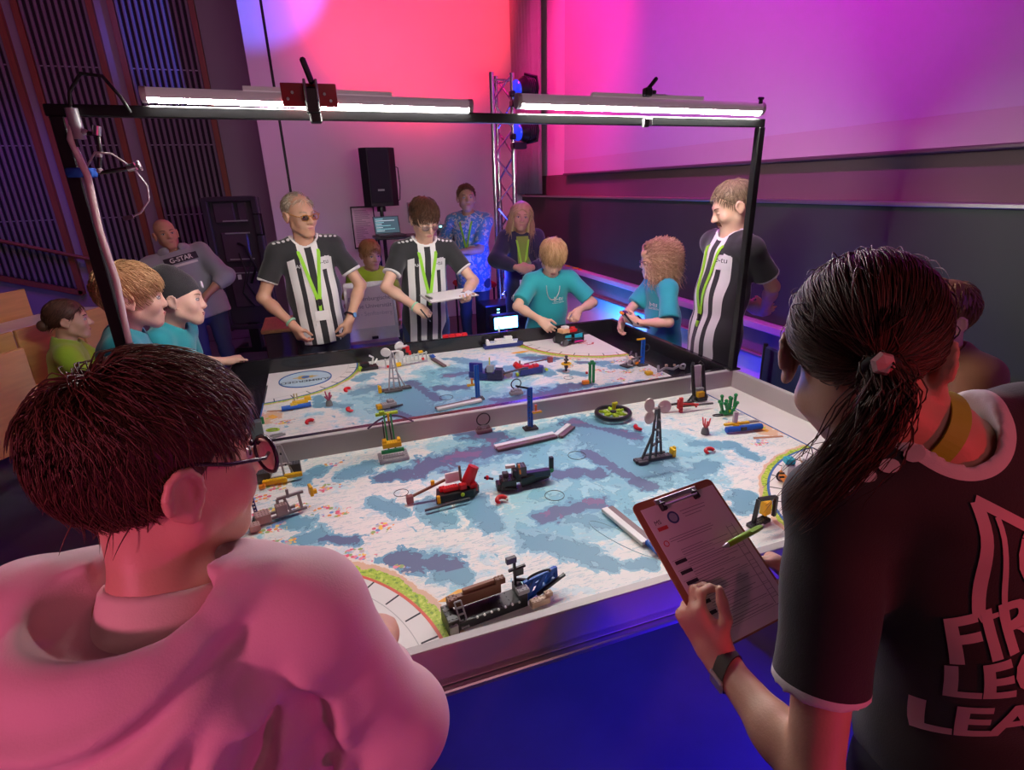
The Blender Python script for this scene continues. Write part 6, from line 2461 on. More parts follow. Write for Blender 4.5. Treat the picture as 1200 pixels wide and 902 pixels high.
# -- two boys at the left end of the tables
p = person('blond boy in profile in a teal T-shirt beside the left gantry post', (-1.330, 1.490, 1.330), 80, 11, 0, hz=76, pitch=6, hq=.97, wf=1.0, Ht=1.42,
           shirt_mat=TEAL, shirt_loose=.010, sleeve=.8, hem=-.08, skin=SKIN2, foldseed=77, headkw=dict(child=1, nose=-.3), brow=(.22, .12, .05), shirt_name='t_shirt',
           arms={1: dict(hand=C(-1.27, 1.32, .74), pole=C(-.8, -.3, -.3)), -1: dict(hand=C(-1.27, 1.66, .74), pole=C(-.8, .3, -.3))})
bk_ = lambda P: (P[:, 2] > np.maximum(.076 + (P[:, 1] - .085) * 1.0, -.095))
st = grow(p.H, 2200, .052, bk_, radial((0, -.05, .125), (0, .75, 0), .8), 81, 8, (.08, .24), .45, .15)
make_hair(p.H, p.root, p.base, H_BLOND, .017, .084, .062, .92, -.095, (st,), .0024, .007)
p = person('boy in a black beanie and teal T-shirt resting a hand on the far table', (-1.268, 1.900, 1.242), 100, 15, 0, hz=92, pitch=4, roll=-8, hq=.94, wf=1.0, Ht=1.37,
           shirt_mat=TEAL, shirt_loose=.012, sleeve=.80, hem=-.08, skin=SKIN2, foldseed=88, headkw=dict(child=1, nose=-.2), brow=(.18, .10, .05), shirt_name='t_shirt',
           arms={-1: dict(hand=C(-1.175, 2.270, .835), pole=C(-.5, .2, -.8), dir=C(.25, .95, .0), palm=C(.1, 0, -1), curl=.55, thumb=.3),
                 1: dict(hand=C(-1.22, 1.74, .74), pole=C(-.8, -.3, -.3))})
st = grow(p.H, 300, .05, lambda P: (P[:, 2] < .03) & (P[:, 2] > -.07) & (P[:, 1] < -.005), radial((0, 0, .13)), 91, 5, (.02, .06), .3, .1)
make_hair(p.H, p.root, p.base, H_BROWN, .004, .0, .0, 1.1, -.07, (st,), .0022, .007)
bn = [ell(p.H.p(0, -.014, .040), C(.086, .104, .098) * p.H.q, p.H.R, .02), ell(p.H.p(0, -.050, .105), C(.055, .060, .060) * p.H.q, p.H.R, .05),
      plane(p.H.p(0, .085, .048), p.H.R @ unit(C(0, .55, -1)), .008), folds(.0015, 5, (90, 140), 4)]
V, F = mesh_sdf(bn, .007)
mkmesh('beanie', V - p.base, F, cloth_mat('black_knit', (.018, .016, .018), bump=.5), p.root, True)
MB().lathe(p.H.p(-.012, .098, .070) - p.base, [(0, 0), (.016, 0), (.016, .004), (.007, .005), (.0, .003)], 14, p.H.f + p.H.u * .2).build('beanie_badge', M('white_badge', (.72, .70, .70), .5), p.root)
for txt, sz, z in (('b-tu', .040, .25), ('Brandenburgische', .010, .224), ('Technische Universität', .010, .213)):
    shirt_text(p, 'chest_logo', txt, sz, tp(p, -.075, .32, z), PRINTW, sub=1)

# -- boy in the rust sweater behind the woman
p = person('boy in a rust-brown sweater half hidden behind the ponytailed woman', (1.222, .290, 1.235), 285, 12, 0, hz=292, pitch=14, hq=.95, wf=1.0, df=1.05, Ht=1.36,
           shirt_mat=RUSTSHIRT, shirt_loose=.014, sleeve=1.9, hem=-.10, skin=SKIN, foldseed=99, headkw=dict(child=1, nose=-.2), brow=(.08, .04, .02), shirt_name='sweater', trousers=DENIM, foldamp=.012)
short_hair(p, H_GINGER, 1400, .05, .0022, .013, .076, .058, 1.05, seed=101)

# -- man in the grey hoodie leaning at the side wall
p = person('bald man in a grey hoodie leaning by the slatted wall, hand in pocket', (-1.78, 4.330, 1.390), 165, -8, 12, hz=158, pitch=-4, roll=6, hq=1.0, wf=1.12, df=1.1, Ht=1.70, hipz=.80, foot_fwd=.30,
           arms={-1: dict(hand=C(-1.56, 4.12, .90), pole=C(1, .2, .1), dir=C(-.3, -.2, -.9), palm=C(-1, 0, 0)), 1: dict(hand=C(-1.95, 4.15, .92), pole=C(-1, .2, .1), dir=C(.3, -.2, -.9), palm=C(1, 0, 0))},
           shirt_mat=GREYHOOD, shirt_loose=.018, sleeve=1.45, hem=-.06, skin=SKIN3, foldseed=111, trousers=DENIM, shirt_name='hoodie', hb=.009, hs=.011, foldamp=.008,
           extra_shirt=(), brow=(.12, .07, .04))
rp = []
for i in range(13):
    a = math.radians(-140 + 280 * i / 12)
    rp.append(p.SC + p.rt * math.sin(a) * .095 - p.ft * math.cos(a) * .085 + p.s * (.05 - .03 * math.cos(a)))
V, F = mesh_sdf([cap(rp[i], rp[i + 1], .030, .030, .02) for i in range(12)], .010)
o = mkmesh('hood', V - p.base, F, GREYHOOD, p.root, True)
set_attr(o, 'gb', np.tile(C(-9, 9, 9), (len(V), 1)))
V, F = grid_patch(.25, .055, 10, 3)
decal(p, 'print_panel', V, F, tp(p, 0, .36, .285), -p.rt, p.s, -p.ft, M('dark_print_panel', (.03, .02, .04), .6), .004)
shirt_text(p, 'chest_lettering', 'G-STAR', .050, tp(p, 0, .36, .284), PRINTW, sub=1, offset=.001, lift=.008)
V, F = grid_patch(.22, .018, 10, 1)
decal(p, 'print_line', V, F, tp(p, 0, .36, .237), -p.rt, p.s, -p.ft, PRINTW, .004)
b_ = grow(p.H, 300, .012, lambda P: (P[:, 2] < -.045) & (P[:, 1] > .0), radial((0, 0, .1)), 112, 4, (.0, .02), .3, .3, (.062, .082, .150))

# -- seated young man in green at far left
p = person('young man in a green T-shirt with tied-back dark hair sitting on the lecture bench', (-2.127, 3.054, .997), 72, 6, 0, hz=76, pitch=4, hq=1.0, wf=1.05, Ht=1.52, seated=True, hipz=.40,
           shirt_mat=LIMESHIRT, shirt_loose=.014, sleeve=.8, hem=-.05, skin=SKIN, foldseed=121, shirt_name='t_shirt', hb=.009, hs=.011, brow=(.05, .03, .02),
           arms={1: dict(hand=C(-1.85, 2.95, .50)), -1: dict(hand=C(-1.85, 3.15, .50))})
short_hair(p, H_DARK, 900, .07, .0025, .010, .074, .070, 1.0, -.08, (0, -1, 0), 1.2, (.02, .08), 122, .008, extra=(ell(p.H.p(0, -.125, -.03), C(.030, .030, .034), p.H.R, .02),))

# -- young helper sitting behind the sign
p = person('person in a bright lime T-shirt sitting behind the university sign', (-.215, 4.10, 1.150), 172, 4, 0, hz=160, pitch=10, hq=1.0, wf=1.0, Ht=1.58, seated=True, hipz=.52,
           shirt_mat=cloth_mat('bright_lime_t_shirt', (.42, .60, .02)), shirt_loose=.016, sleeve=.8, hem=-.05, skin=SKIN3, foldseed=131, shirt_name='t_shirt', hb=.009, hs=.011,
           arms={1: dict(hand=C(-.40, 3.82, .62)), -1: dict(hand=C(-.05, 3.82, .62))}, brow=(.2, .1, .05))
short_hair(p, hair_mat('hair_reddish_blond', (.36, .16, .06), (.55, .30, .14)), 800, .055, .0025, .013, .08, .058, 1.05, seed=132, h=.008)
r_ = thing('stool', 'dark stool under the person in the bright lime T-shirt', 'stool', (-.215, 4.12, 0))
MB().cyl((0, 0, .36), (0, 0, .40), .17, 20).build('seat', BLKMET, r_, 'auto')
for kk in range(4):
    a = math.pi / 4 + kk * math.pi / 2
    MB().cyl((.14 * math.cos(a), .14 * math.sin(a), 0), (.10 * math.cos(a), .10 * math.sin(a), .37), .012, 8).build('leg', BLKMET, r_)

# -- technician in the patterned shirt
p = person('man in a blue patterned short-sleeved shirt standing at the lighting console', (.735, 4.330, 1.580), 214, 4, 0, hz=188, pitch=-2, hq=1.0, wf=1.04, df=1.1, Ht=1.70,
           arms={1: dict(hand=C(.50, 4.38, 1.14), pole=C(-.4, .2, -.9), dir=C(-.9, .2, -.1), palm=C(0, 0, -1)), -1: dict(hand=C(.56, 4.22, 1.10), pole=C(.6, -.3, -.7), dir=C(-.95, .2, -.1), palm=C(0, 0, -1))},
           shirt_mat=FLORAL, shirt_loose=.014, sleeve=.85, hem=-.10, skin=SKIN3, foldseed=141, trousers=DENIM, hb=.009, hs=.010, brow=(.15, .08, .04), neckhole=.066)
short_hair(p, hair_mat('hair_red_brown', (.10, .045, .025), (.22, .11, .06)), 900, .035, .0024, .009, .066, .072, 1.15, seed=142, h=.008, bias=(0, .6, .5))
lanyard(p, .15, .009, badge=True)

# -- woman in the navy cardigan
p = person('blond woman in a navy cardigan over a green top, lanyard, hands folded, behind the truss', (1.050, 3.720, 1.425), 192, 3, 0, hz=196, pitch=2, roll=-5, hq=.97, wf=.95, df=1.0,
           arms={1: dict(hand=C(.905, 3.46, 1.03), pole=C(-1, .3, -.3), dir=C(.9, -.1, -.2), palm=C(0, 1, 0)), -1: dict(hand=C(1.04, 3.47, 1.02), pole=C(1, .3, -.3), dir=C(-.9, -.1, -.2), palm=C(0, 1, 0))},
           shirt_mat=NAVYCARD, shirt_loose=.016, sleeve=1.9, hem=-.16, skin=SKIN3, foldseed=151, hb=.009, hs=.010, shirt_name='cardigan', brow=(.25, .15, .08), trousers=DTROUS)
V, F = grid_patch(.085, .30, 6, 14)
V = [(x * (1 - .25 * (y + .15) / .3 * -1), y) for x, y in V]
decal(p, 'green_top', V, F, tp(p, 0, .34, .245), -p.rt, p.s, -p.ft, cloth_mat('olive_green_top', (.22, .34, .04)), .004)
lanyard(p, .07, .0095, badge=True)
st = grow(p.H, 1300, .36, lambda P: (P[:, 2] > np.maximum(.066 + (P[:, 1] - .085) * .85, -.05)), side_part, 152, 14, (.06, .35), .6, .13, wave=.004, hang=.03)
make_hair(p.H, p.root, p.base, H_FAIR, .018, .078, .060, .85, -.17, (st,), .0028, .008,
          (ell(p.H.p(0, -.045, -.07), C(.082, .058, .10), p.H.R, .03), ell(p.H.p(-.068, -.005, -.075), C(.022, .040, .085), p.H.R, .02), ell(p.H.p(.068, -.005, -.075), C(.022, .040, .085), p.H.R, .02), folds(.004, 9, (50, 90), 6)), long=True)

# -- jacket draped over a chair behind the moustached referee
ch = thing('folding_chair', 'dark chair under the draped jacket at the right of the tables', 'chair', (1.62, 1.02, 0), 1.4)
for x in (-.18, .18):
    MB().cyl((x, .18, 0), (x, .20, .88), .012, 8).build('back_post', BLKMET, ch)
    MB().cyl((x, -.18, 0), (x, -.18, .44), .012, 8).build('front_leg', BLKMET, ch)
MB().box((0, 0, .45), (.40, .40, .03), bev=.01).build('seat', M('dark_blue_seat', (.02, .03, .10), .7), ch)
MB().box((0, .195, .76), (.38, .02, .22), bev=.008).build('backrest', _MC['dark_blue_seat'], ch)
jc = C(1.60, 1.02, .80)
jp = [ecap(jc + C(0, -.16, .10), jc + C(0, .16, .10), (1, 0, 0), (.05, .04), (.05, .04), .04), ecap(jc + C(-.06, 0, .06), jc + C(-.10, -.02, -.34), (0, 1, 0), (.19, .030), (.16, .028), .04),
      ecap(jc + C(.07, 0, .06), jc + C(.10, 0, -.25), (0, 1, 0), (.19, .030), (.17, .028), .04), cap(jc + C(-.10, -.15, .05), jc + C(-.14, -.20, -.30), .040, .034, .03), folds(.011, 17, (22, 55), 6, (0, 0, 1))]
jp[-1] = folds(.011, 17, (22, 55), 6, C(0, 1, .2))
V, F = mesh_sdf(jp, .009)
o = mkmesh('jacket', V - jc, F, cloth_mat('dark_red_brown_jacket', (.055, .025, .04)), None, True, jc)
set_attr(o, 'gb', np.tile(C(-9, 9, 9), (len(V), 1)))
tag(o, 'dark jacket draped over the chair behind the moustached referee', 'jacket')


# ------------------------------------------------------------------ mission models on the mats (brick-built)
Z0 = MZ + .0002


def K(name, label, x, y, rz=0.0, group=None, z=Z0, cat='model'):
    return thing(name, label, cat, (x, y, z), rz, group)


def beam(mb, a, b, w=.008):
    """square liftarm between two points with rounded-off look and pin bosses"""
    a, b = Vector(a), Vector(b)
    L_ = (b - a).length
    mb.cyl(a, b, w * .70, 4)
    return mb


def lift(name, mat, parent, segs, w=.008):
    mb = MB()
    for a, b in segs:
        beam(mb, a, b, w)
    return mb.build(name, mat, parent)


def bricks(name, mat, parent, items, studs=True):
    o = None
    for (c, s) in items:
        mb = MB()
        mb.box(c, s, bev=.0012)
        if studs and s[0] > .012 and s[1] > .012:
            nx, ny = max(1, int(s[0] / .008)), max(1, int(s[1] / .008))
            for i in range(min(nx, 8)):
                for j in range(min(ny, 4)):
                    p = (c[0] - s[0] / 2 + s[0] * (i + .5) / min(nx, 8), c[1] - s[1] / 2 + s[1] * (j + .5) / min(ny, 4), c[2] + s[2] / 2)
                    mb.cyl(p, (p[0], p[1], p[2] + .0017), .0024, 6)
        o = mb.build(name, mat, parent)
    return o


def pins(name, mat, parent, pts, r=.0035, l=.010, axis=(0, 1, 0)):
    mb = MB()
    a = Vector(axis) * l / 2
    for p in pts:
        mb.cyl(Vector(p) - a, Vector(p) + a, r, 8)
    return mb.build(name, mat, parent)


def disc(name, mat, parent, c, r, axis, t=.006):
    return MB().lathe(c, [(0, -t / 2), (r * .92, -t / 2), (r, 0), (r * .92, t / 2), (r * .4, t / 2 + .001), (r * .25, t / 2 + .003), (0, t / 2 + .003)], 20, axis).build(name, mat, parent, 'auto')


def radar(label, x, y, rz, dm, tower, cap_, ends):
    r = K('sonar_tower', label, x, y, rz)
    bricks('base', DGREY, r, [((.0, 0, .006), (.15, .024, .010)), ((.02, .026, .006), (.09, .010, .010)), ((-.05, -.02, .006), (.04, .012, .010))])
    lift('mast', tower, r, [((-.02, -.012, .01), (.0, 0, .20)), ((.04, .010, .01), (.012, 0, .20)), ((.012, 0, .01), (.010, 0, .21)), ((-.045, 0, .01), (-.004, 0, .11)), ((-.01, -.006, .06), (.032, .006, .07)), ((-.006, 0, .12), (.02, 0, .12))], .007)
    pins('pin', LGREY, r, [(.0, -.008, .06), (.01, -.008, .09), (.01, -.008, .12), (.012, -.008, .16)])
    lift('arm', dm, r, [((-.03, 0, .205), (.05, 0, .205)), ((-.03, 0, .205), (-.03, -.004, .17))], .007)
    for c, ax in (((-.035, -.012, .225), (.3, -1, .25)), ((-.032, -.012, .178), (.3, -1, .15)), ((.035, .002, .205), (-.2, -1, .2))):
        disc('dish', dm, r, c, .025, ax)
    bricks('end_wheel', ends, r, [((.082, 0, .016), (.012, .030, .030)), ((.088, 0, .016), (.008, .014, .044))], False)
    if cap_:
        bricks('claw', cap_, r, [((-.075, -.01, .205), (.018, .014, .034)), ((-.085, -.01, .185), (.012, .016, .020)), ((-.06, -.01, .216), (.02, .01, .012))], False)
        lift('boom', dm, r, [((-.03, -.005, .222), (-.075, -.01, .222))], .010)
    return r


radar('dark sonar tower with white dishes and a yellow wheel end, on the near mat', .402, .634, -.05, M('warm_white_dish', (.72, .66, .60), .35), DGREY, None, YELLOW)
radar('grey sonar tower with white dishes and a red claw, on the far mat', -.371, 1.765, math.pi, WHITE, LGREY, RED, YELLOW)

# large ring wheel
r = K('ring_wheel', 'big black ring with lime green spokes lying on the near mat', .462, 1.035)
MB().ring((0, 0, .020), .072, .010, 36, 8).build('tyre', BLACK, r, True)
MB().ring((0, 0, .014), .074, .007, 36, 6).build('tread', DGREY, r, True)
for i in range(6):
    a = i * math.pi / 3 + .3
    bricks('spoke', LIME, r, [((.036 * math.cos(a), .036 * math.sin(a), .020), (.020, .020, .010))])
    lift('spoke_arm', LIME, r, [((0, 0, .018), (.066 * math.cos(a), .066 * math.sin(a), .018))], .009)
disc('hub', BLACK, r, (0, 0, .026), .014, (0, 0, 1))
bricks('post', M('lime_yellow_plastic', (.60, .68, .02), .35), r, [((.014, .02, .040), (.014, .014, .034)), ((.020, .02, .052), (.022, .010, .012))])


def blue_post(label, x, y, rz, h, flag=True, clip=True):
    r = K('blue_post', label, x, y, rz)
    bricks('base', DGREY, r, [((0, 0, .004), (.06, .036, .008)), ((-.01, .0, .010), (.02, .02, .008))])
    lift('column', BLUE, r, [((-.006, 0, .008), (-.006, 0, h)), ((.006, 0, .008), (.006, 0, h))], .0095)
    pins('pin', NAVY, r, [(-.006, -.006, .03 + .024 * i) for i in range(int(h / .028))], .003, .006)
    if clip:
        bricks('clip', YELLOW, r, [((.026, -.012, h * .42), (.040, .016, .008))])
        bricks('figure', ORANGE, r, [((.022, -.010, h * .42 + .014), (.008, .008, .018)), ((.022, -.010, h * .42 + .028), (.010, .010, .008))], False)
    if flag:
        lift('top_arm', BLACK, r, [((.0, 0, h - .004), (-.06, .0, h + .016))], .007)
    return r


blue_post('upright blue post with a yellow clip against the dividing wall, near mat', .084, 1.060, 0, .185)
blue_post('upright blue post with a small yellow clip on the far mat beside the navy ship', -.026, 1.473, math.pi, .175, False)


def hook(label, x, y, z, rz, base_m, rr=.028):
    r = K('hook_ring', label, x, y, rz)
    bricks('base', base_m, r, [((0, 0, .008), (.066, .026, .014)), ((-.018, 0, .020), (.016, .018, .012)), ((.018, 0, .020), (.016, .018, .012))])
    bricks('clamp', LGREY, r, [((0, 0, .026), (.03, .014, .012))], False)
    MB().ring((0, 0, .030 + rr), rr, .0028, 26, 6, (0, 1, .1)).build('loop', BLACK, r, True)
    return r


hook('black loop standing on a grey-brown base at the dividing wall, near mat', -.106, 1.106, 0, 0, M('mauve_brown_brick', (.20, .13, .14), .4))
hook('small black loop near the dividing wall on the far mat', .167, 1.462, 0, 0, LGREY, .025)

# green and yellow lift
r = K('cargo_lift', 'green and yellow lift on a grey base leaning on the dividing wall', -.492, 1.020)
bricks('base', LGREY, r, [((0, -.03, .006), (.110, .018, .012)), ((-.048, .0, .006), (.014, .075, .012)), ((.048, .0, .006), (.014, .075, .012)), ((.0, -.012, .012), (.08, .02, .012))])
bricks('crossbar', GREEN, r, [((0, .0, .030), (.085, .014, .012)), ((0, .022, .018), (.07, .012, .012))])
bricks('cargo', YELLOW, r, [((0, .014, .052), (.070, .030, .020)), ((-.026, .014, .068), (.016, .024, .010)), ((.028, .014, .068), (.012, .024, .010))])
lift('upright', GREEN, r, [((-.012, .03, .02), (-.012, .075, .150)), ((.014, .03, .02), (.014, .075, .150))], .006)
lift('strut', BLACK, r, [((-.022, .03, .03), (-.020, .07, .130)), ((.004, .03, .06), (.002, .078, .155))], .005)
bricks('head', LIME, r, [((0, .080, .152), (.085, .014, .010)), ((-.018, .080, .160), (.020, .014, .010))])
bricks('marker', YELLOW, r, [((.003, .066, .140), (.008, .008, .034))], False)
MB().tube([(-.075 + .010 * i, .125, .082 + .040 * math.sin(math.pi * i / 18)) for i in range(19)], .004, 6).build('arc_band', M('dark_violet_band', (.05, .02, .06), .4), r, True)

# upright white-faced stand in the far right corner of the near table
r = K('tall_tower', 'tall black stand with white front panel and yellow box, near table far corner', .925, 1.060, -.05)
bricks('panel', WHITE, r, [((0, .030, .098), (.046, .010, .120))], False)
for sx in (-1, 1):
    lift('side_arm', BLACK, r, [((sx * .028, -.006, .02), (sx * .028, .028, .158)), ((sx * .028, .028, .158), (sx * .016, .038, .170))], .012)
    disc('wheel', DGREY, r, (sx * .034, -.008, .013), .013, (1, 0, 0), .008)
bricks('yellow_box', YELLOW, r, [((0, -.012, .030), (.034, .022, .026))])
bricks('grey_block', LGREY, r, [((0, -.004, .052), (.038, .016, .014))])
bricks('foot', BLACK, r, [((0, -.01, .010), (.05, .05, .014))])
lift('prop', BLACK, r, [((-.032, -.006, .030), (-.066, -.016, .004))], .007)

# green frame with coral-like knobs
r = K('green_kelp', 'green knobbly kelp frame on the near mat edge behind the blue submarine', .940, .872)
random.seed(21)
for i in range(9):
    a = random.uniform(0, 6.28)
    q0 = (random.uniform(-.025, .025), random.uniform(-.015, .015), .004)
    q1 = (q0[0] + .022 * math.cos(a), q0[1] + .012 * math.sin(a), random.uniform(.04, .085))
    lift('stem', GREEN, r, [(q0, q1)], .008)
    MB().sphere(q1, .0085, 8, 6).build('knob', GREEN, r, True)
bricks('foot', GREEN, r, [((0, 0, .005), (.07, .034, .010))])
for c in ((-.01, -.016, .018), (.016, -.016, .03)):
    disc('flower', LIME, r, c, .007, (0, -1, 0), .004)
MB().ring((-.062, -.010, .006), .022, .003, 22, 6, (0, .3, 1)).build('ring', BLACK, r, True)

# submarines
r = K('blue_submarine', 'blue submarine with a yellow cross beam and pale fin on the near mat', .872, .700, -.16)
MB().cyl((-.078, 0, .014), (.078, 0, .014), .012, 12).build('hull', BLUE, r, 'auto')
bricks('band', BLACK, r, [((-.008, -.001, .016), (.026, .026, .014))], False)
bricks('cross_beam', YELLOW, r, [((-.025, .016, .030), (.110, .012, .008)), ((-.030, .010, .024), (.016, .020, .014))])
bricks('fin', M('pale_lilac_brick', (.52, .46, .50), .4), r, [((-.030, .022, .055), (.018, .012, .050))], False)
bricks('plates', LGREY, r, [((.052, .040, .020), (.075, .014, .006)), ((.05, .028, .013), (.08, .010, .006))])
bricks('rail', RED, r, [((.045, .034, .006), (.085, .008, .006))], False)
r = K('yellow_submarine', 'yellow and blue submarine lying on the far mat near the round emblem', -.850, 1.700, .10)
MB().cyl((-.065, 0, .014), (.065, -.004, .014), .012, 12).build('hull', BLUE, r, 'auto')
bricks('body', YELLOW, r, [((.02, .004, .030), (.070, .020, .018)), ((.055, .006, .042), (.03, .022, .018)), ((-.01, .0, .026), (.03, .02, .012))])
bricks('fin', M('straw_brick', (.55, .47, .25), .4), r, [((-.002, .012, .056), (.006, .006, .036)), ((.010, .012, .058), (.006, .006, .030))], False)

# red drill on grey beams
r = K('red_drill', 'red drill unit on long grey beams near the dividing wall, near mat', .790, .975, -.10)
lift('beam', DGREY, r, [((-.10, .01, .030), (.05, .014, .030)), ((-.02, -.012, .026), (.13, -.012, .022)), ((-.11, .004, .034), (-.02, .004, .036))], .007)
bricks('body', RED, r, [((-.030, -.006, .034), (.020, .020, .040)), ((-.030, -.012, .060), (.016, .012, .016))])
bricks('tip', M('dark_red_plastic', (.40, .01, .03), .3), r, [((-.032, -.020, .012), (.014, .012, .022))], False)
lift('arm', RED, r, [((-.02, -.012, .036), (.03, -.016, .032)), ((.03, -.016, .032), (.045, -.018, .018)), ((.02, -.014, .03), (.055, -.014, .026))], .008)


def coral(label, x, y, m):
    r = K('coral_tree', label, x, y, .2)
    MB().lathe((0, 0, 0), [(.017, 0), (.016, .012), (.011, .026), (0, .027)], 10).build('rock', M('rock_grey_brick', (.16, .15, .15), .6), r, 'auto')
    for i in range(6):
        a = i * 1.05
        MB().tube([(.002 * math.cos(a), .002 * math.sin(a), .026), (.010 * math.cos(a), .010 * math.sin(a), .040), (.017 * math.cos(a), .014 * math.sin(a), .050 + .010 * (i % 3))], [.004, .0035, .003], 6).build('branch', m, r, True)
    return r


coral('small coral with pinkish red branches on a grey rock, near mat right half', .716, .741, M('coral_red', (.62, .10, .10), .4))
coral('small coral with plum branches on a grey rock, far mat left half', -.703, 1.684, M('coral_plum', (.38, .06, .12), .4))


def shrimp(label, x, y, rz, m):
    r = K('shrimp', label, x, y, rz, 'small red shrimps on the mats')
    MB().tube([(.016 * math.cos(a), .013 * math.sin(a), .009 + .004 * math.sin(a)) for a in [math.radians(20 + 25 * i) for i in range(10)]], [.005, .007, .008, .008, .008, .008, .0075, .007, .006, .004], 8).build('body', m, r, True)
    bricks('tip', WHITE, r, [((.017, .003, .008), (.007, .008, .009))], False)
    return r


shrimp('red shrimp lying below the coral with pinkish red branches', .624, .594, -.5, RED)
shrimp('red shrimp lying between the ring wheel and the dark sonar tower', .493, .880, 1.2, RED)
shrimp('red shrimp lying right of the sunken red and black ship', -.207, .568, -.3, RED)
shrimp('red shrimp nearest to the grey sonar tower on the far mat', -.605, 1.850, .3, RED)
shrimp('red shrimp near the dividing wall, left end of the far mat', -.790, 1.490, -.2, RED)
shrimp('red shrimp between the plum coral and the green lift, far mat', -.613, 1.570, 1.4, RED)

# orange robot in the right launch area
r = K('orange_robot', 'orange and white wheeled robot standing on the right launch area of the near mat', .735, .300, -.35)
bricks('chassis', ORANGE, r, [((0, 0, .030), (.095, .050, .026)), ((-.030, .0, .050), (.030, .046, .016)), ((.036, .004, .052), (.014, .04, .020))])
bricks('ribs', M('amber_plastic', (.88, .42, .02), .35), r, [((-.008 + .010 * i, -.027, .034), (.005, .006, .032)) for i in range(5)], False)
bricks('hub', WHITE, r, [((-.030, -.010, .066), (.040, .040, .030))], False)
bricks('blue_block', TEALP, r, [((-.036, -.004, .094), (.030, .026, .018)), ((.052, -.024, .018), (.020, .020, .026))])
for c in ((-.032, -.034, .018), (.036, .030, .018), (-.032, .030, .018)):
    disc('wheel', M('wheel_grey', (.35, .30, .32), .4), r, c, .018, (0, 1, 0), .010)
    MB().ring(c, .018, .004, 20, 6, (0, 1, 0)).build('tyre', BLACK, r, True)
lift('white_arm', WHITE, r, [((.016, -.026, .020), (.014, -.022, .095)), ((.014, -.022, .095), (-.004, -.02, .108))], .010)
lift('tan_arm', TAN, r, [((.010, -.01, .098), (.040, .01, .080)), ((.0, 0, .098), (.024, .014, .066)), ((.04, .01, .08), (.066, .016, .060))], .007)
MB().tube([(.01, .01, .10), (.022, .02, .125), (.044, .022, .124), (.052, .02, .10), (.040, .016, .085)], .0018, 5).build('wire', BLACK, r, True)
MB().tube([(.060, -.02, .03), (.075, -.01, .075), (.10, 0, .085)], .0022, 5).build('cable', BLACK, r, True)
bricks('pegs', BLACK, r, [((-.056, -.012, .052), (.020, .006, .006)), ((-.056, -.012, .038), (.016, .006, .006))], False)


def slab(label, a, b, rz_extra, blue):
    A, B_ = Vector((*a, 0)), Vector((*b, 0))
    c = (A + B_) / 2
    d = B_ - A
    r = K('ramp_plank', label, c.x, c.y, math.atan2(d.y, d.x))
    L_ = d.length
    bricks('white_face', WHITE, r, [((0, .012, .008), (L_, .022, .012))], False)
    bricks('brown_face', M('dusky_brown_plastic', (.17, .10, .10), .45), r, [((0, -.010, .006), (L_, .022, .010))], False)
    if blue:
        bricks('blue_end', BLUE, r, [((-L_ / 2 - .024, .002, .010), (.050, .020, .014)), ((-L_ / 2 - .044, .012, .012), (.020, .010, .012))])
        bricks('peg', LGREY, r, [((-L_ / 2 - .058, .0, .008), (.022, .014, .010))], False)
    return r


slab('white and brown plank with a blue end beside the clipboard, near mat', (.108, .205), (.085, .400), 0, True)
slab('white and brown plank with a blue end near the far black wall, far mat', (-.085, 2.205), (-.050, 2.030), 0, True)
slab('long white and brown plank with its bent end piece by the blue post, near mat', (-.110, .930), (.150, .952), 0, False)
rr_ = [o for o in bpy.data.objects if o.name.startswith('ramp_plank')][-1]
mbx = MB().box((.178, .025, .008), (.120, .020, .012), math.radians(33), bev=.001)
mbx.build('bent_white_end', WHITE, rr_)
MB().box((.188, .005, .006), (.110, .020, .010), math.radians(33), bev=.001).build('bent_brown_end', _MC['dusky_brown_plastic'], rr_)
slab('slim white plank lying along the dividing wall on the far mat', (-.02, 1.452), (-.24, 1.420), 0, False)

# sunken ship with red parts
r = K('sunken_ship', 'black ship model with a red funnel and white tile on the near mat', -.335, .655, .05)
MB().prism([(-.075, -.022), (.05, -.028), (.075, -.010), (.075, .016), (.05, .028), (-.06, .030)], .004, .030).build('hull', BLACK, r)
bricks('deck_parts', RED, r, [((-.020, .0, .038), (.050, .020, .014)), ((.020, -.008, .040), (.024, .020, .018)), ((.055, -.008, .030), (.024, .022, .026)), ((-.045, .010, .036), (.020, .020, .012))])
MB().cyl((.040, .010, .036), (.068, .014, .092), .022, 14, .018).build('funnel', RED, r, 'auto')
bricks('tile', WHITE, r, [((-.004, .026, .062), (.050, .006, .036))], False)
lift('mast', BROWN, r, [((-.150, .030, .020), (.02, .03, .070)), ((.02, .01, .05), (.018, .012, .105))], .007)
bricks('mast_block', M('mauve_brown', (.26, .10, .09), .4), r, [((-.150, .030, .014), (.022, .018, .026))])
bricks('fittings', YELLOW, r, [((-.068, -.026, .022), (.010, .012, .026)), ((-.070, .034, .050), (.012, .010, .022))], False)
lift('lower_rail', DGREY, r, [((-.12, -.05, .010), (.03, -.045, .012))], .006)
disc('plant', LIME, r, (.012, -.030, .022), .007, (0, -1, .2), .003)

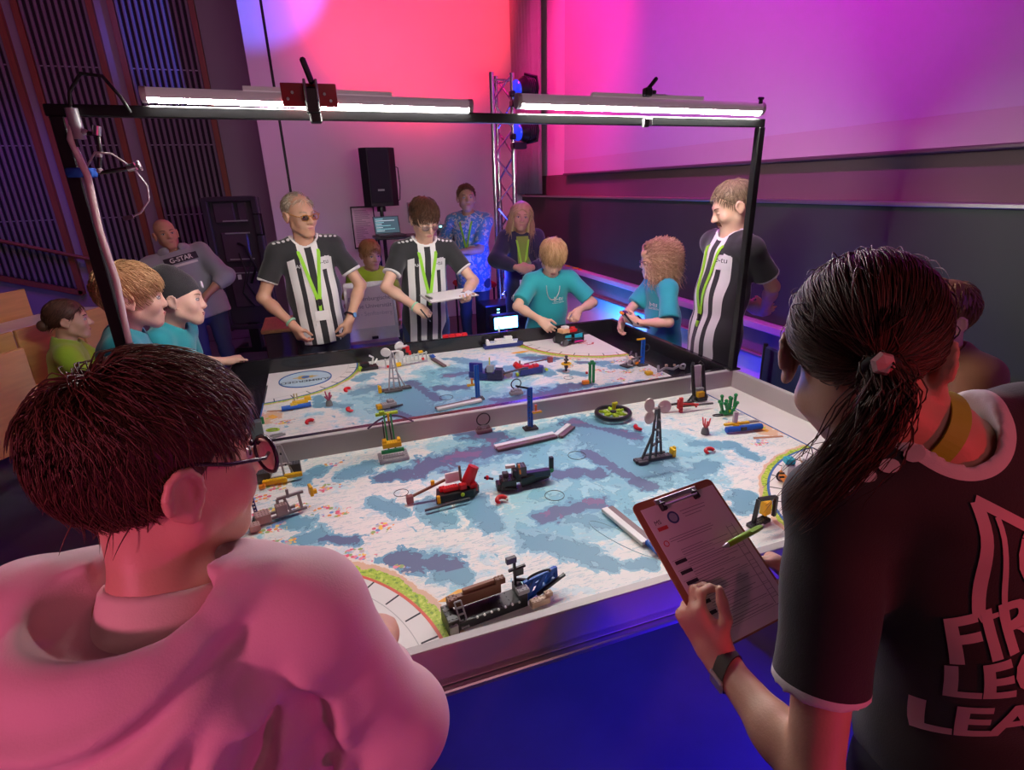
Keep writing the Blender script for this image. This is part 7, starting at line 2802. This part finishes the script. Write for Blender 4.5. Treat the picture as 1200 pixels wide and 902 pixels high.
r = K('black_boat', 'black boat with a long tilted hull and small white and orange bits, near mat', -.115, .640, -.12)
MB().prism([(.0, -.020), (.105, .018), (.115, .030), (.100, .036), (.0, .030)], .006, .038).build('hull', BLACK, r)
bricks('hull_side', M('dark_navy_plastic', (.012, .018, .05), .35), r, [((.055, .004, .036), (.100, .012, .022))], False)
bricks('cabin', BLACK, r, [((-.045, 0, .022), (.050, .050, .036)), ((-.012, .010, .040), (.030, .030, .044)), ((-.075, -.004, .016), (.020, .034, .024))])
bricks('cabin_grey', DGREY, r, [((.006, .010, .050), (.028, .036, .050)), ((-.05, .012, .046), (.02, .02, .016))])
bricks('white_part', WHITE, r, [((-.030, .024, .068), (.034, .012, .012))], False)
lift('orange_rod', ORANGE, r, [((-.002, -.006, .05), (-.006, -.004, .085))], .006)
bricks('prow', BLACK, r, [((.115, .024, .058), (.014, .014, .050))], False)
disc('leaf', GREEN, r, (.112, .010, .038), .008, (0, -1, 0), .003)
lift('rod', BLACK, r, [((-.09, .02, .03), (-.12, .03, .035)), ((-.06, -.024, .014), (-.02, -.034, .010))], .006)
disc('ball_joint', RED, r, (-.11, .028, .034), .008, (1, 0, 0), .008)

# left end of the near mat
r = K('research_vessel', 'grey lattice vessel with a yellow slanted hull at the left end of the dividing wall', -.900, 1.010)
lift('lattice', LGREY, r, [((-.03, 0, .01), (.0, .03, .115)), ((.02, 0, .01), (.012, .03, .120)), ((.05, 0, .01), (.022, .03, .118)), ((-.03, 0, .01), (.06, 0, .01)), ((.0, .03, .115), (.022, .03, .118)), ((.0, .01, .05), (.05, .01, .05))], .007)
bricks('grey_block', DGREY, r, [((.060, .02, .024), (.036, .030, .045)), ((-.05, .02, .020), (.05, .05, .035))])
bricks('hull', YELLOW, r, [((-.01, -.030, .012), (.080, .016, .016))])
bricks('hull_tip', YELLOW, r, [((.052, -.024, .020), (.060, .014, .014))])
bricks('orange_bit', ORANGE, r, [((-.050, -.050, .010), (.020, .016, .012))])
pins('pin', BLACK, r, [(.0, .02, .06), (.02, .02, .09), (.03, .01, .05)])
r = K('grey_gripper', 'grey and pinkish gripper frame with a yellow end plate, left end of the near mat', -.862, .745, .25)
lift('frame', M('warm_grey_plastic', (.28, .22, .22), .4), r, [((-.09, 0, .012), (.06, 0, .012)), ((-.02, 0, .012), (-.02, .02, .06)), ((.012, .0, .012), (.0, .02, .06)), ((-.02, .02, .06), (.06, .02, .060)), ((.045, 0, .012), (.045, .02, .06)), ((.012, .01, .06), (.012, .012, .088)), ((-.09, .03, .012), (.03, .03, .012))], .008)
bricks('block', M('dusty_pink_plastic', (.42, .26, .25), .4), r, [((-.014, .006, .030), (.034, .024, .034)), ((-.07, .01, .020), (.044, .04, .028)), ((-.10, -.02, .014), (.03, .03, .02))])
bricks('end_plate', YELLOW, r, [((.084, .020, .056), (.010, .030, .034)), ((.094, .016, .050), (.014, .012, .014))], False)
r = K('striped_post', 'slim navy post at the left end of the near mat beside the boy\'s glasses', -.950, .760)
lift('column', NAVY, r, [((-.01, .02, .09), (.0, 0, .006))], .010)
pins('pin', WHITE, r, [(-.008 + .0012 * i, .012 - .002 * i, .078 - .011 * i) for i in range(6)], .003, .006)
bricks('foot', DGREY, r, [((.0, 0, .004), (.034, .03, .008))])

# long ship by the near wall
r = K('long_ship', 'long black and brown ship with a blue truss bow beside the near wall', -.370, .120, .10)
bricks('keel', BLACK, r, [((-.03, 0, .012), (.190, .050, .022)), ((-.118, 0, .020), (.026, .060, .040)), ((.062, .0, .024), (.020, .05, .046))])
bricks('brown_deck', BROWN, r, [((-.040, .022, .046), (.120, .014, .030)), ((-.105, .020, .052), (.022, .022, .020)), ((.018, .020, .066), (.026, .016, .016))])
bricks('brown_slope', M('rusty_brown_plastic', (.28, .12, .07), .4), r, [((-.030, .026, .064), (.090, .010, .012))])
lift('ladder', LGREY, r, [((-.098, -.026, .006), (-.104, .004, .060)), ((-.082, -.026, .006), (-.088, .004, .060))] + [((-.098 - .0015 * i, -.026 + .0075 * i, .010 + .0125 * i), (-.082 - .0015 * i, -.026 + .0075 * i, .010 + .0125 * i)) for i in range(5)], .0035)
pins('pin', WHITE, r, [(-.06 + .018 * i, -.026, .024) for i in range(7)], .0028, .004)
bricks('stern_grey', LGREY, r, [((-.120, -.030, .016), (.020, .014, .028)), ((.06, -.02, .05), (.03, .02, .012))])
lift('mast', BLACK, r, [((.056, .012, .046), (.056, .014, .125)), ((.04, .012, .09), (.085, .014, .090)), ((.056, .012, .06), (.10, .012, .040))], .006)
bricks('crane', DGREY, r, [((.048, .014, .118), (.026, .012, .016)), ((.066, .014, .080), (.024, .014, .020))], False)
lift('blue_truss', BLUE, r, [((.075, -.012, .012), (.165, .004, .030)), ((.075, .020, .014), (.165, .012, .034)), ((.075, .004, .046), (.165, .008, .056)), ((.075, -.012, .012), (.105, .004, .050)), ((.105, -.006, .018), (.135, .006, .052)), ((.165, .004, .030), (.165, .008, .060)), ((.075, .020, .014), (.12, .006, .051)), ((.135, .0, .024), (.160, .008, .056))], .009)
MB().ring((.118, .004, .056), .030, .003, 22, 6, (0, .8, .6)).build('hoop', BLACK, r, True)
bricks('bow_tan', TAN, r, [((.10, -.034, .012), (.05, .018, .018)), ((.125, -.030, .022), (.02, .014, .012))])
lift('bow_rod', BLACK, r, [((.10, -.020, .020), (.185, -.006, .040))], .007)

r = K('black_arch', 'black arch with a yellow box at the edge of the right launch area', .470, .175, .2)
lift('arch', BLACK, r, [((-.028, 0, .01), (-.018, 0, .085)), ((-.018, 0, .085), (.05, -.01, .075)), ((.05, -.01, .075), (.052, -.01, .01))], .010)
bricks('base', BLACK, r, [((-.010, -.004, .006), (.080, .026, .012))])
bricks('box', YELLOW, r, [((.028, .004, .040), (.026, .022, .044))])
r = K('studded_dome', 'round red dotted dome resting on the near wall under the clipboard', .075, -.013, 0, None, TZ + .0005)
MB().lathe((0, 0, 0), [(.0, 0), (.020, 0), (.024, .008), (.020, .020), (.010, .026), (0, .027)], 16).build('dome', RED, r, True)
mb = MB()
for i in range(10):
    a = i * .63
    mb.sphere((.021 * math.cos(a), .021 * math.sin(a), .014), .0022, 6, 4)
    mb.sphere((.013 * math.cos(a + .3), .013 * math.sin(a + .3), .0245), .0022, 6, 4)
mb.build('dots', WHITE, r)

# ------------------------------------------------ far mat
r = K('black_box_stand', 'black and grey box with green leaves, left end of the far mat', -1.000, 1.395, .1)
bricks('black_side', BLACK, r, [((-.030, 0, .045), (.030, .046, .088))])
bricks('grey_side', M('greenish_grey_brick', (.16, .20, .19), .4), r, [((.008, -.004, .045), (.044, .040, .086))], False)
bricks('leaf', GREEN, r, [((-.014, .020, .094), (.022, .014, .016)), ((.034, .012, .080), (.012, .014, .030))])
MB().ring((.066, .012, .030), .024, .004, 20, 6, (.1, .2, 1)).build('lime_loop', LIME, r, True)
bricks('white_plate', WHITE, r, [((-.05, .05, .012), (.05, .010, .006))], False)
lift('claw', LGREY, r, [((.05, -.01, .012), (.10, .0, .010)), ((.06, -.024, .01), (.11, -.016, .012)), ((.0, -.03, .006), (.07, -.036, .008))], .008)

r = K('navy_ship', 'navy ship with a tall slanted bow and white tile, far mat centre', .125, 1.720, 2.6)
MB().prism([(.02, -.018), (.115, -.006), (.125, .010), (.02, .030)], .010, .040).build('bow', NAVY, r)
bricks('bow_top', M('deep_blue_plastic', (.015, .02, .22), .35), r, [((.085, .004, .066), (.070, .014, .050))], False)
bricks('cabin', M('dark_violet_plastic', (.035, .02, .07), .35), r, [((-.02, 0, .024), (.080, .050, .036)), ((-.040, .010, .050), (.040, .036, .028)), ((.020, .0, .045), (.030, .030, .040))])
bricks('grey_tower', LGREY, r, [((.004, .016, .066), (.036, .024, .036))])
bricks('white_tile', WHITE, r, [((-.036, -.016, .070), (.040, .034, .005))], False)
lift('antenna', M('pale_yellow_rod', (.60, .58, .12), .4), r, [((.010, .010, .07), (.008, .010, .125))], .006)
bricks('orange_bits', ORANGE, r, [((-.008, -.026, .034), (.022, .010, .016)), ((-.06, -.02, .028), (.014, .014, .012))])
MB().sphere((-.045, -.050, .020), .017, 14, 10).build('navy_ball', NAVY, r, True)
MB().lathe((-.082, -.040, .020), [(.006, -.012), (.018, -.012), (.019, .0), (.018, .012), (.006, .012)], 16, (.3, 1, .1)).build('white_roller', M('pale_mauve_plastic', (.60, .52, .55), .4), r, 'auto')
lift('boom', DGREY, r, [((-.05, -.01, .03), (-.17, -.03, .060)), ((-.17, -.03, .06), (-.19, -.03, .060))], .009)
r = K('red_boat', 'dark blue boat filled with red parts on the far mat', .345, 1.725, .06)
MB().prism([(-.070, -.022), (.060, -.026), (.078, .0), (.060, .026), (-.060, .026)], .004, .036).build('hull', NAVY, r)
bricks('red_cargo', RED, r, [((-.020, 0, .044), (.060, .030, .018)), ((.030, .0, .042), (.030, .026, .016))])
MB().cyl((-.062, -.004, .040), (-.092, .0, .070), .018, 12, .016).build('red_barrel', RED, r, 'auto')
bricks('white_bits', WHITE, r, [((-.005, -.010, .057), (.014, .010, .008)), ((.028, .006, .054), (.010, .010, .008)), ((-.04, .008, .057), (.010, .008, .008))], False)
lift('mast', BROWN, r, [((-.05, .026, .050), (.135, .045, .052)), ((-.055, .02, .03), (-.052, .024, .075))], .006)
bricks('mast_block', M('brick_red_plastic', (.32, .06, .06), .4), r, [((.140, .045, .046), (.026, .022, .030))])
bricks('plant', LIME, r, [((.092, -.006, .012), (.014, .020, .012)), ((-.086, -.016, .014), (.012, .02, .018))])

r = K('white_ship', 'white ship on a navy hull beside the far black wall', .380, 2.285, -.04)
MB().prism([(-.130, -.024), (.105, -.024), (.130, .0), (.105, .026), (-.130, .026)], .002, .024).build('hull', NAVY, r)
bricks('deck', WHITE, r, [((-.015, 0, .032), (.200, .040, .016)), ((.0, .0, .047), (.110, .034, .014)), ((.03, .0, .060), (.050, .028, .012)), ((-.105, .0, .046), (.016, .030, .020))])
bricks('rail', M('pale_blue_brick', (.45, .50, .68), .4), r, [((-.08, -.020, .044), (.03, .006, .010)), ((.075, -.018, .044), (.03, .006, .012))], False)
r = K('white_figure', 'tiny white figure standing on the far wall above the white ship', .375, 2.352, 0, None, TZ + .0005)
bricks('legs', WHITE, r, [((0, 0, .006), (.012, .008, .012))], False)
MB().lathe((0, 0, .012), [(.008, 0), (.009, .008), (.006, .016), (0, .017)], 10).build('torso', WHITE, r, 'auto')
MB().sphere((0, 0, .034), .0055, 10, 8).build('head', WHITE, r, True)

r = K('green_pillars', 'pair of green pillars with red and yellow bits at the dividing wall, far mat', .572, 1.452)
for sx in (-1, 1):
    lift('pillar', GREEN, r, [((sx * .010, 0, .004), (sx * .010, 0, .105))], .011)
bricks('cap', GREEN, r, [((0, 0, .108), (.036, .016, .010)), ((0, 0, .118), (.016, .012, .012))])
bricks('yellow_foot', ORANGE, r, [((-.034, 0, .012), (.034, .020, .018))])
bricks('red_bit', RED, r, [((-.026, .004, .060), (.010, .010, .012))], False)
MB().sphere((.0, .0, .006), .004, 6, 4).build('base_pin', LGREY, r)
r = K('spinner', 'black and yellow spinner standing between the red boat and green pillars, far mat', .532, 1.672)
MB().ring((0, 0, .048), .024, .005, 22, 6, (0, .1, 1)).build('yellow_ring', YELLOW, r, True)
lift('spindle', BLACK, r, [((0, 0, .002), (0, 0, .092))], .008)
bricks('hub', DGREY, r, [((0, 0, .070), (.022, .018, .010)), ((0, 0, .030), (.016, .016, .014)), ((0, 0, .088), (.014, .014, .010))], False)
lift('cross', BLACK, r, [((-.024, 0, .048), (.024, 0, .048)), ((0, -.024, .048), (0, .024, .048))], .006)
MB().cyl((0, 0, 0), (0, 0, .004), .020, 16).build('foot', LGREY, r)

r = K('grey_mechanism', 'jumble of grey beams and gears by the right edge of the far mat', .905, 1.630, .3)
random.seed(31)
for i in range(12):
    p0_ = (random.uniform(-.05, .05), random.uniform(-.03, .03), random.uniform(.006, .05))
    p1_ = (p0_[0] + random.uniform(-.05, .05), p0_[1] + random.uniform(-.03, .03), random.uniform(.008, .07))
    lift('beam', (LGREY, M('white_grey_brick', (.55, .54, .55), .4), DGREY)[i % 3], r, [(p0_, p1_)], .008)
for c in ((-.03, -.02, .030), (.03, -.02, .026)):
    disc('gear', LGREY, r, c, .016, (0, 1, .2), .006)
bricks('base', DGREY, r, [((0, 0, .005), (.11, .06, .008))])
bricks('red_bit', ORANGE, r, [((.02, -.03, .016), (.02, .01, .012))], False)
r = blue_post('blue post with a yellow top bar beside the grey gears, far mat', .962, 1.600, 0, .150, False, False)
bricks('top_bar', YELLOW, r, [((-.016, 0, .154), (.050, .010, .008))], False)
MB().ring((.022, 0, .10), .020, .003, 18, 5, (0, 1, 0)).build('hoop', BLACK, r, True)
r = K('grey_chain', 'grey chain-like arm lying on the black border right of the far mat', 1.040, 1.440, -.1)
lift('links', LGREY, r, [((-.07, 0, .012), (-.03, .01, .024)), ((-.03, .01, .024), (.01, 0, .016)), ((.01, 0, .016), (.05, .012, .026)), ((.05, .012, .026), (.08, 0, .010)), ((-.08, -.01, .012), (-.07, .014, .04))], .010)
MB().ring((.072, .008, .022), .014, .005, 16, 6, (0, 1, .2)).build('ring', M('silver_plastic', (.6, .6, .62), .3), r, True)
bricks('tan_bit', TAN, r, [((-.03, .0, .040), (.014, .012, .012)), ((.02, .004, .036), (.012, .01, .01))], False)
bricks('yellow_bit', YELLOW, r, [((-.13, .0, .010), (.036, .030, .016))])

r = K('lattice_fence', 'white lattice bar with yellow pieces standing near the far black wall', -.255, 2.160, .22)
segs = [((-.13, 0, .014), (.13, 0, .014)), ((-.13, 0, .054), (.13, 0, .054))]
lift('rail', M('pale_grey_plastic', (.52, .52, .50), .4), r, segs, .007)
for i in range(11):
    lift('rung', _MC['pale_grey_plastic'], r, [((-.125 + .025 * i, 0, .006), (-.125 + .025 * i, 0, .062))], .006)
bricks('yellow_piece', YELLOW, r, [((-.055, -.004, .016), (.034, .014, .022)), ((-.050, .0, .062), (.036, .014, .014)), ((.090, .0, .064), (.024, .014, .014))])
bricks('red_piece', RED, r, [((.10, -.004, .022), (.014, .012, .014)), ((-.115, -.004, .016), (.012, .010, .014))], False)
r = K('black_stand', 'low black stand with a white claw and lime block behind the grey sonar tower', -.470, 2.180, .1)
bricks('base', BLACK, r, [((0, 0, .010), (.100, .060, .018)), ((-.02, .01, .028), (.05, .04, .020))])
lift('claw', WHITE, r, [((.02, -.01, .03), (.03, -.02, .07)), ((.03, -.02, .07), (.008, -.02, .085)), ((.035, -.02, .04), (.05, -.02, .06))], .008)
bricks('lime_block', LIME, r, [((-.050, -.020, .016), (.018, .020, .022))])
r = K('red_brick_row', 'row of red bricks along the top of the far black wall', .085, 2.356, -.02, None, TZ + .0005)
for i in range(4):
    bricks('brick', RED, r, [((-.060 + .040 * i, 0, .010), (.036, .026, .018))])
r = K('low_tank', 'yellow and grey tank vehicle in front of the grey sonar tower, far mat', -.440, 1.545, .2)
r = r
bricks('body', LGREY, r, [((0, 0, .014), (.07, .034, .020)), ((.01, 0, .030), (.03, .026, .014))])
bricks('front', YELLOW, r, [((-.046, 0, .014), (.024, .028, .018))])
lift('rail', DGREY, r, [((.0, -.02, .006), (.06, -.024, .008))], .008)

# the robot being set up by the boy
r = thing('black_robot', 'black robot with azure side panels and red top under the hands of the boy', 'robot', (.790, 2.195, Z0), .25)
bricks('frame', BLACK, r, [((0, 0, .030), (.150, .090, .036)), ((-.05, 0, .060), (.050, .080, .030)), ((.03, .0, .060), (.070, .070, .016))])
bricks('azure_panel', TEALP, r, [((-.040, -.046, .048), (.046, .008, .034)), ((.040, -.048, .044), (.070, .008, .040))], False)
bricks('red_top', RED, r, [((.020, .0, .078), (.080, .034, .016)), ((.05, .02, .086), (.03, .02, .014))])
bricks('orange_hub', M('peach_plastic', (.75, .42, .22), .4), r, [((-.040, .0, .086), (.056, .056, .026))], False)
bricks('white_cap', WHITE, r, [((-.020, .010, .104), (.040, .036, .014))], False)
for c in ((-.065, -.050, .022), (-.065, .050, .022), (.050, .050, .022)):
    disc('wheel', DGREY, r, c, .022, (0, 1, 0), .012)
lift('side_beam', BLACK, r, [((-.075, -.05, .05), (.08, -.055, .03)), ((.002, -.052, .01), (.0, -.05, .075)), ((.078, -.05, .012), (.078, -.05, .065))], .010)
bricks('pink_bar', PINKP, r, [((.040, -.052, .016), (.07, .010, .010))], False)
disc('lens', M('pale_sensor', (.6, .65, .75), .2), r, (-.078, -.035, .020), .010, (-.6, -.8, 0), .006)
r = thing('grey_attachment', 'grey plate with black rods, held by the curly-haired girl', 'attachment', (1.150, 2.020, .862), .5)
r.rotation_euler = (.50, .25, .35)
MB().box((.03, 0, 0), (.170, .130, .008), bev=.001).build('plate', M('mid_grey_plate', (.20, .20, .19), .45), r)
lift('rod', BLACK, r, [((-.06, -.05, .010), (-.045, .05, .012)), ((.005, -.045, .010), (.010, .045, .012)), ((.095, -.045, .010), (.092, .05, .012)), ((-.06, .05, .012), (.01, .045, .012))], .008)
disc('orange_wheel', ORANGE, r, (-.070, .055, .012), .016, (0, 0, 1), .012)
bricks('violet_block', M('violet_plastic', (.12, .02, .14), .4), r, [((-.040, .058, .014), (.036, .022, .022))])
